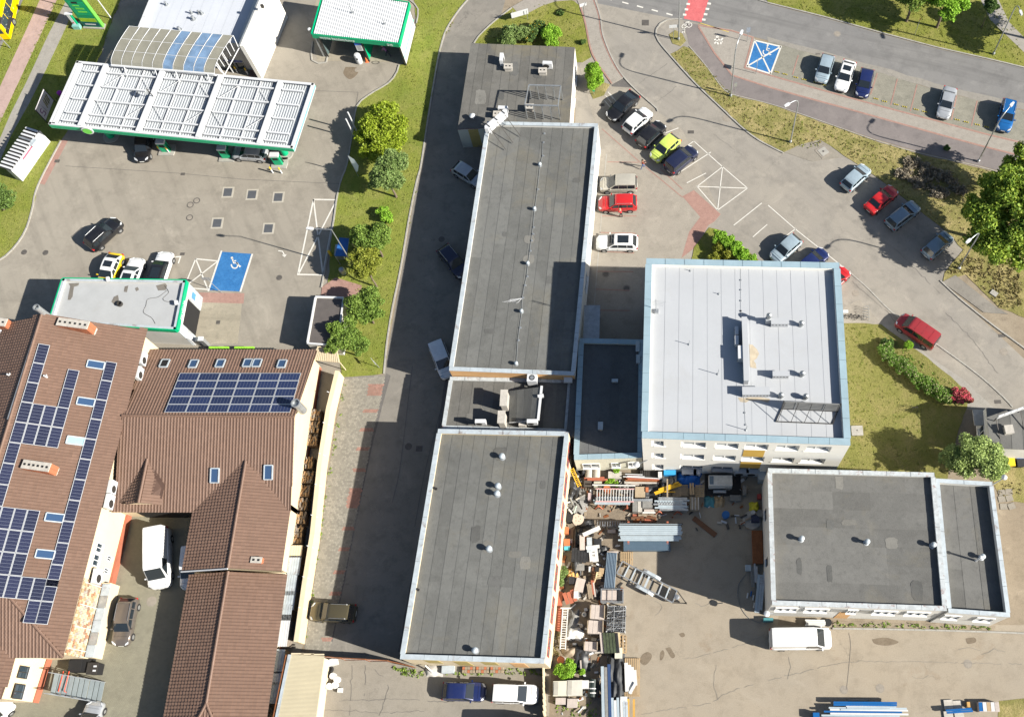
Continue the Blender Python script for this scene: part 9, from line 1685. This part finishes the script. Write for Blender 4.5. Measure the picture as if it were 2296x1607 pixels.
heap('junk_heap','dark rubble beside the white ladder','rubble',qd(440,130),1.3,2.0,.5,m_conf,33);heap('white_sacks','white crumpled sacks below the dark rubble','sacks',qd(470,390),1.8,1.3,.6,m_wht,34);heap('beige_sacks','beige sacks below the white sacks','sacks',qd(400,800),1.7,1.4,.7,mat('beige_sack',(.36,.29,.21),.85,var=.15),35);heap('junk_heap','black and grey rubbish right of the beige sacks','rubbish',qd(620,880),1.8,2.6,.6,m_tarp,36,lumps=9);boxq('black_tub','black open tub between the sacks and the slab stack','tub',qd(515,640),qd(620,720),0,.5,m_tarp);boxq('white_jug','white canister on the dark ground by the ladder foot','canister',qd(445,570),qd(515,610),0,.4,m_wht);drum('orange_pot','orange-filled white pot above the bright yard shrub','pot',qd(215,905),.36,.5,m_wht,m_orange);bundle('plank','pale plank standing right of the bright yard shrub','plank',qd(600,900),qd(610,1080),.5,1,.14,m_cpale)
t=thing('glass_rack','mossy glass panes on a white-edged rack','rack',xyz(qd(1110,570)));a,b=xyz(qd(1000,375),1.0),xyz(qd(1035,770),1.0);mb=MB();mb.bar(a,b,.3,.1);mb.build('edge_rail',m_cpale,t)
for k in range(5):o=Vector((.28+.3*k,0,-.1));mb=MB();mb.bar(a+o,b+o,.24,.5);mb.build('pane_stack',mat('mossy_glass',(.07,.085,.05),.25,var=.3,scale=4)if k<4 else m_black,t);mb=MB();mb.bar(a+o+Vector((.13,0,.18)),b+o+Vector((.13,0,.18)),.04,.06);mb.build('divider',m_conf,t)
t=thing('open_crate','pale wooden crate base with square openings beside the glass rack','crate',xyz(qd(1380,570)));a,b,c,d=(xyz(q,.45)for q in(qd(1240,390),qd(1490,440),qd(1490,760),qd(1240,740)))
for k in range(5):mb=MB();p,q=a.lerp(b,k/4),d.lerp(c,k/4);mb.bar(p,q,.14,.07);mb.build('slat',m_wood,t)
for k in range(6):mb=MB();p,q=a.lerp(d,k/5),b.lerp(c,k/5);mb.bar(p-Vector((0,0,.072)),q-Vector((0,0,.072)),.16,.07);mb.build('slat',m_wood,t)
mb=MB();mb.box(((a.x+b.x)/2-.35,(a.y+d.y)/2+.3,.52),(.7,1.4,.1));mb.build('loose_board',MATS['pale_bentwood'],t);boxq('cream_box','cream square box standing on the corner of the wooden crate','box',qd(1272,662),qd(1408,868),0,1.1,m_cream2)
boxq('cream_chest','striped cream chest, left of the pair below the yard shrub','chest',qd(75,1320),qd(335,1600),0,1.1,m_cream2,.03,m_cream2,'striped cream chests');boxq('cream_chest','striped cream chest, right of the pair below the yard shrub','chest',qd(345,1305),qd(620,1595),0,1.1,m_cream2,.03,mat('cream_lid',(.55,.53,.46),.6),'striped cream chests');boxq('white_cube','white cube box beside the striped chests','box',qd(622,1300),qd(755,1460),0,1.0,m_wht)
for x0,x1,y0,y1 in((75,160,1322,1600),(345,425,1308,1596)):pass
for q0,q1,w in((qd(80,1335),qd(160,1590),'left'),(qd(345,1318),qd(425,1580),'right')):boxq('grey_cover','grey strip cover on the '+w+' striped chest','cover',q0,q1,1.16,1.19,mat('warm_grey_strip',(.38,.36,.31)))
boxq('wooden_plinth','stone block under the striped chests, left','block',(1246,1563),(1268,1578),0,.5,m_cpale);boxq('wooden_plinth','stone block under the striped chests, right','block',(1272,1565),(1294,1585),0,.5,m_cpale)
p=xyz(qd(825,1440),.7);t=thing('hose_drum','black cylinder with white bands beside the white cube','drum',(p.x,p.y,0));mb=MB();mb.tube([(p.x-.05,p.y-.85,.42),(p.x+.05,p.y+.75,.42)],.42,16);mb.build('body',mat('dark_green_black',(.015,.025,.022),.5),t)
for f in(-.5,-.1,.5):mb=MB();mb.tube([(p.x,p.y+f-.05,.42),(p.x,p.y+f+.05,.42)],.435,16);mb.build('band',m_wht,t)
bundle('blue_beams','long blue steel beams at the edge of the yard clutter','beams',qd(1090,1020),(1361,1625),.9,3,.3,[mat('deep_blue',(.035,.065,.15),.4),m_steelb,m_conf],gap=1.05,jitter=.3);heap('tarp_heap','long dark grey tarp bundle right of the blue beams','tarp',qd(1300,1290),1.7,5.6,1.0,mat('charcoal_tarp',(.05,.053,.056),.6,var=.25,scale=3),41,lumps=10,res=24);heap('clear_film','crumpled clear film at the foot of the tarp bundle','film',qd(1330,1530),1.6,.9,.4,m_gmetal,42,res=14)
pallet('long pallet carrying white folded sheets',qd(1610,1240),.25,pi/2,m_wood,3.5,1.5,8);t=thing('white_sheets','white folded roof sheets lying on the long pallet','sheets',xyz(qd(1570,1230)))
for k,(x0,x1,y0,y1)in enumerate(((1460,1520,960,1520),(1530,1575,1000,1560),(1585,1625,1040,1450),(1640,1670,1100,1400))):a,b=xyz(qd((x0+x1)/2,y0),.7-.06*k),xyz(qd((x0+x1)/2+20,y1),.7-.06*k);mb=MB();mb.bar(a,b,.34,.12+.2*(k==0));mb.build('sheet',m_wht,t)
mb=MB();a,b=xyz(qd(1560,1560),.8),xyz(qd(1680,1350),.8);mb.bar(a,b,.28,.1);mb.build('sheet',m_wht,t)
bundle('white_gutters','white and steel-blue profiles below the tarp bundle','profiles',(1376,1566),(1378,1640),.8,4,.26,[m_wht,m_steelb,m_cap]);bundle('white_gutters','white profiles left of the ochre timbers at the frame bottom','profiles',(1399,1572),(1401,1640),.8,3,.24,[m_wht,m_cap]);bundle('ochre_timbers','ochre timber frame at the frame bottom','timbers',(1415,1560),(1415,1640),.5,2,.22,mat('ochre_timber',(.50,.28,.06),.7),gap=2.4);boxq('dark_caddy','white and black block above the white profiles','block',(1391,1560),(1406,1572),0,.9,m_wht)
bundle('blue_pipe_stack','long blue-topped pipe stack at the bottom of the yard','pipes',(1868,1576),(2010,1577),.9,2,.2,[m_bluep],jitter=.1);bundle('steel_profile_stack','stack of white and blue steel profiles at the bottom of the yard','profiles',(1893,1585),(2004,1584),.8,3,.16,[m_wht,m_steelb,m_bluep],jitter=.4);bundle('steel_profile_stack','lowest long white profiles cut by the frame bottom','profiles',(1845,1598),(2020,1600),.75,7,.17,[m_wht,m_conf,m_bluep,m_steelb],jitter=.8);boxq('blue_can','blue and white can left of the lowest profiles','can',(1823,1596),(1838,1612),0,.8,m_bluep);bundle('blue_cover','short blue covered beam on concrete slabs','beam',(2122,1594),(2180,1590),.7,2,.2,m_bluep,jitter=.05)
for u,v in((2126,1578),(2146,1580),(2126,1603),(2150,1604)):p=G(u,v);mb=MB();mb.box((p.x,p.y,.1),(.85,.85,.14),.05);solo(mb,'concrete_slab',m_conc,'concrete slab under the short blue beam','slab','slabs under the blue beam',at=(p.x,p.y,0))
t=boxq('board_package','package of beige and white boards at the lower right','package',(2194,1572),(2242,1594),0,.7,m_cpale)
for k in range(5):a,b=G(2198+9*k,1573,.72),G(2200+9*k,1593,.72);mb=MB();mb.bar(a,b,.34,.04);mb.build('board',[m_bluep,m_wht,m_wood,m_wht,m_cpale][k],t)
boxq('orange_post','small ochre block on the concrete slabs','block',(2168,1572),(2176,1584),0,.5,mat('ochre_block',(.5,.3,.1)))
bundle('white_pallet_slats','white slatted load behind the white van at the workshop corner','slats',(1806,1395),(1850,1396),.5,4,.16,m_wht,jitter=.05);drum('tyre','dark tyre beside the slatted white load','tyre',(1857,1394),.36,.25,m_black);boxq('teal_crate','teal crate at the workshop corner behind the white van','crate',(1712,1384),(1734,1392),0,.6,mat('dull_teal',(.06,.22,.24)))
boxq('white_fridge','white box by the cream shed','box',(731,1476),(752,1490),0,.9,m_wht,.3);p=G(741,1500);mb=MB();mb.lathe((p.x,p.y,.1),[(.22,0),(.36,.02),(.36,.2),(.22,.22),(.2,.1),(.02,.1)],18);solo(mb,'spare_tyre',m_tyre,'tyre with pale rim below the white box','tyre')
BK='white buckets beside the cream shed'
for u,v,w in((746,1514,'top one with shaded inside'),(755,1522,'right one'),(738,1537,'lower left one'),(750,1535,'lower right one')):drum('white_bucket','white bucket by the cream shed, '+w,'bucket',(u,v),.3,.45,m_wht,None,BK)
boxq('white_canister','small square white canister below the buckets','canister',(757,1541),(766,1551),0,.35,m_wht);boxq('white_canister','white jerrycan against the shed wall','canister',(722,1508),(729,1530),0,.5,m_wht);boxq('white_block','pale block at the lower shed edge','block',(711,1570),(722,1580),0,.4,m_wht)
boxq('tin_cover','grey ribbed tin cover under the south hall wall','cover',(991,1491),(1017,1508),0,.5,m_cap,.03);heap('rubble','pale rubble and film left of the ribbed tin cover','rubble',(974,1502),1.6,1.1,.4,mat('pale_rubble',(.45,.43,.40),.8,var=.2),44,res=12)
BR='stacked brick pallets under the south hall wall'
for u,w in((1051,'left'),(1082,'middle'),(1114,'right')):
 p=G(u,1499,.4);t=thing('brick_pallet','pallet of brown bricks under the south hall wall, '+w+' one','bricks',(p.x,p.y,0),BR)
 for j in range(2):
  for k in range(5):mb=MB();mb.box((p.x-.5+.25*k,p.y+.1-.3*j,.22),(.23,.26,.4));mb.build('brick',m_wood2 if(j+k)%3 else m_brick,t)
mb=MB();mb.tube([G(953,1490,1.5),G(972,1508,.1)],.07,6);solo(mb,'white_downpipe',m_wht,'white pipe leaning at the south-west corner of the south hall','pipe')
p=G(1213,1575);mb=MB()
for k in range(9):a,b=G(1221,1490+13*k),G(1221+.4*k,1490+13*k+12.4);mb.bar(Vector((a.x,a.y,.65)),Vector((b.x,b.y,.65)),.12,1.3)
solo(mb,'yard_wall',m_wallc,'narrow cream wall between the small front yard and the yard clutter','wall')
boxq('door_shed_roof','low white block just below the frame bottom','block',(1110,1612),(1130,1625),0,.5,m_wht)
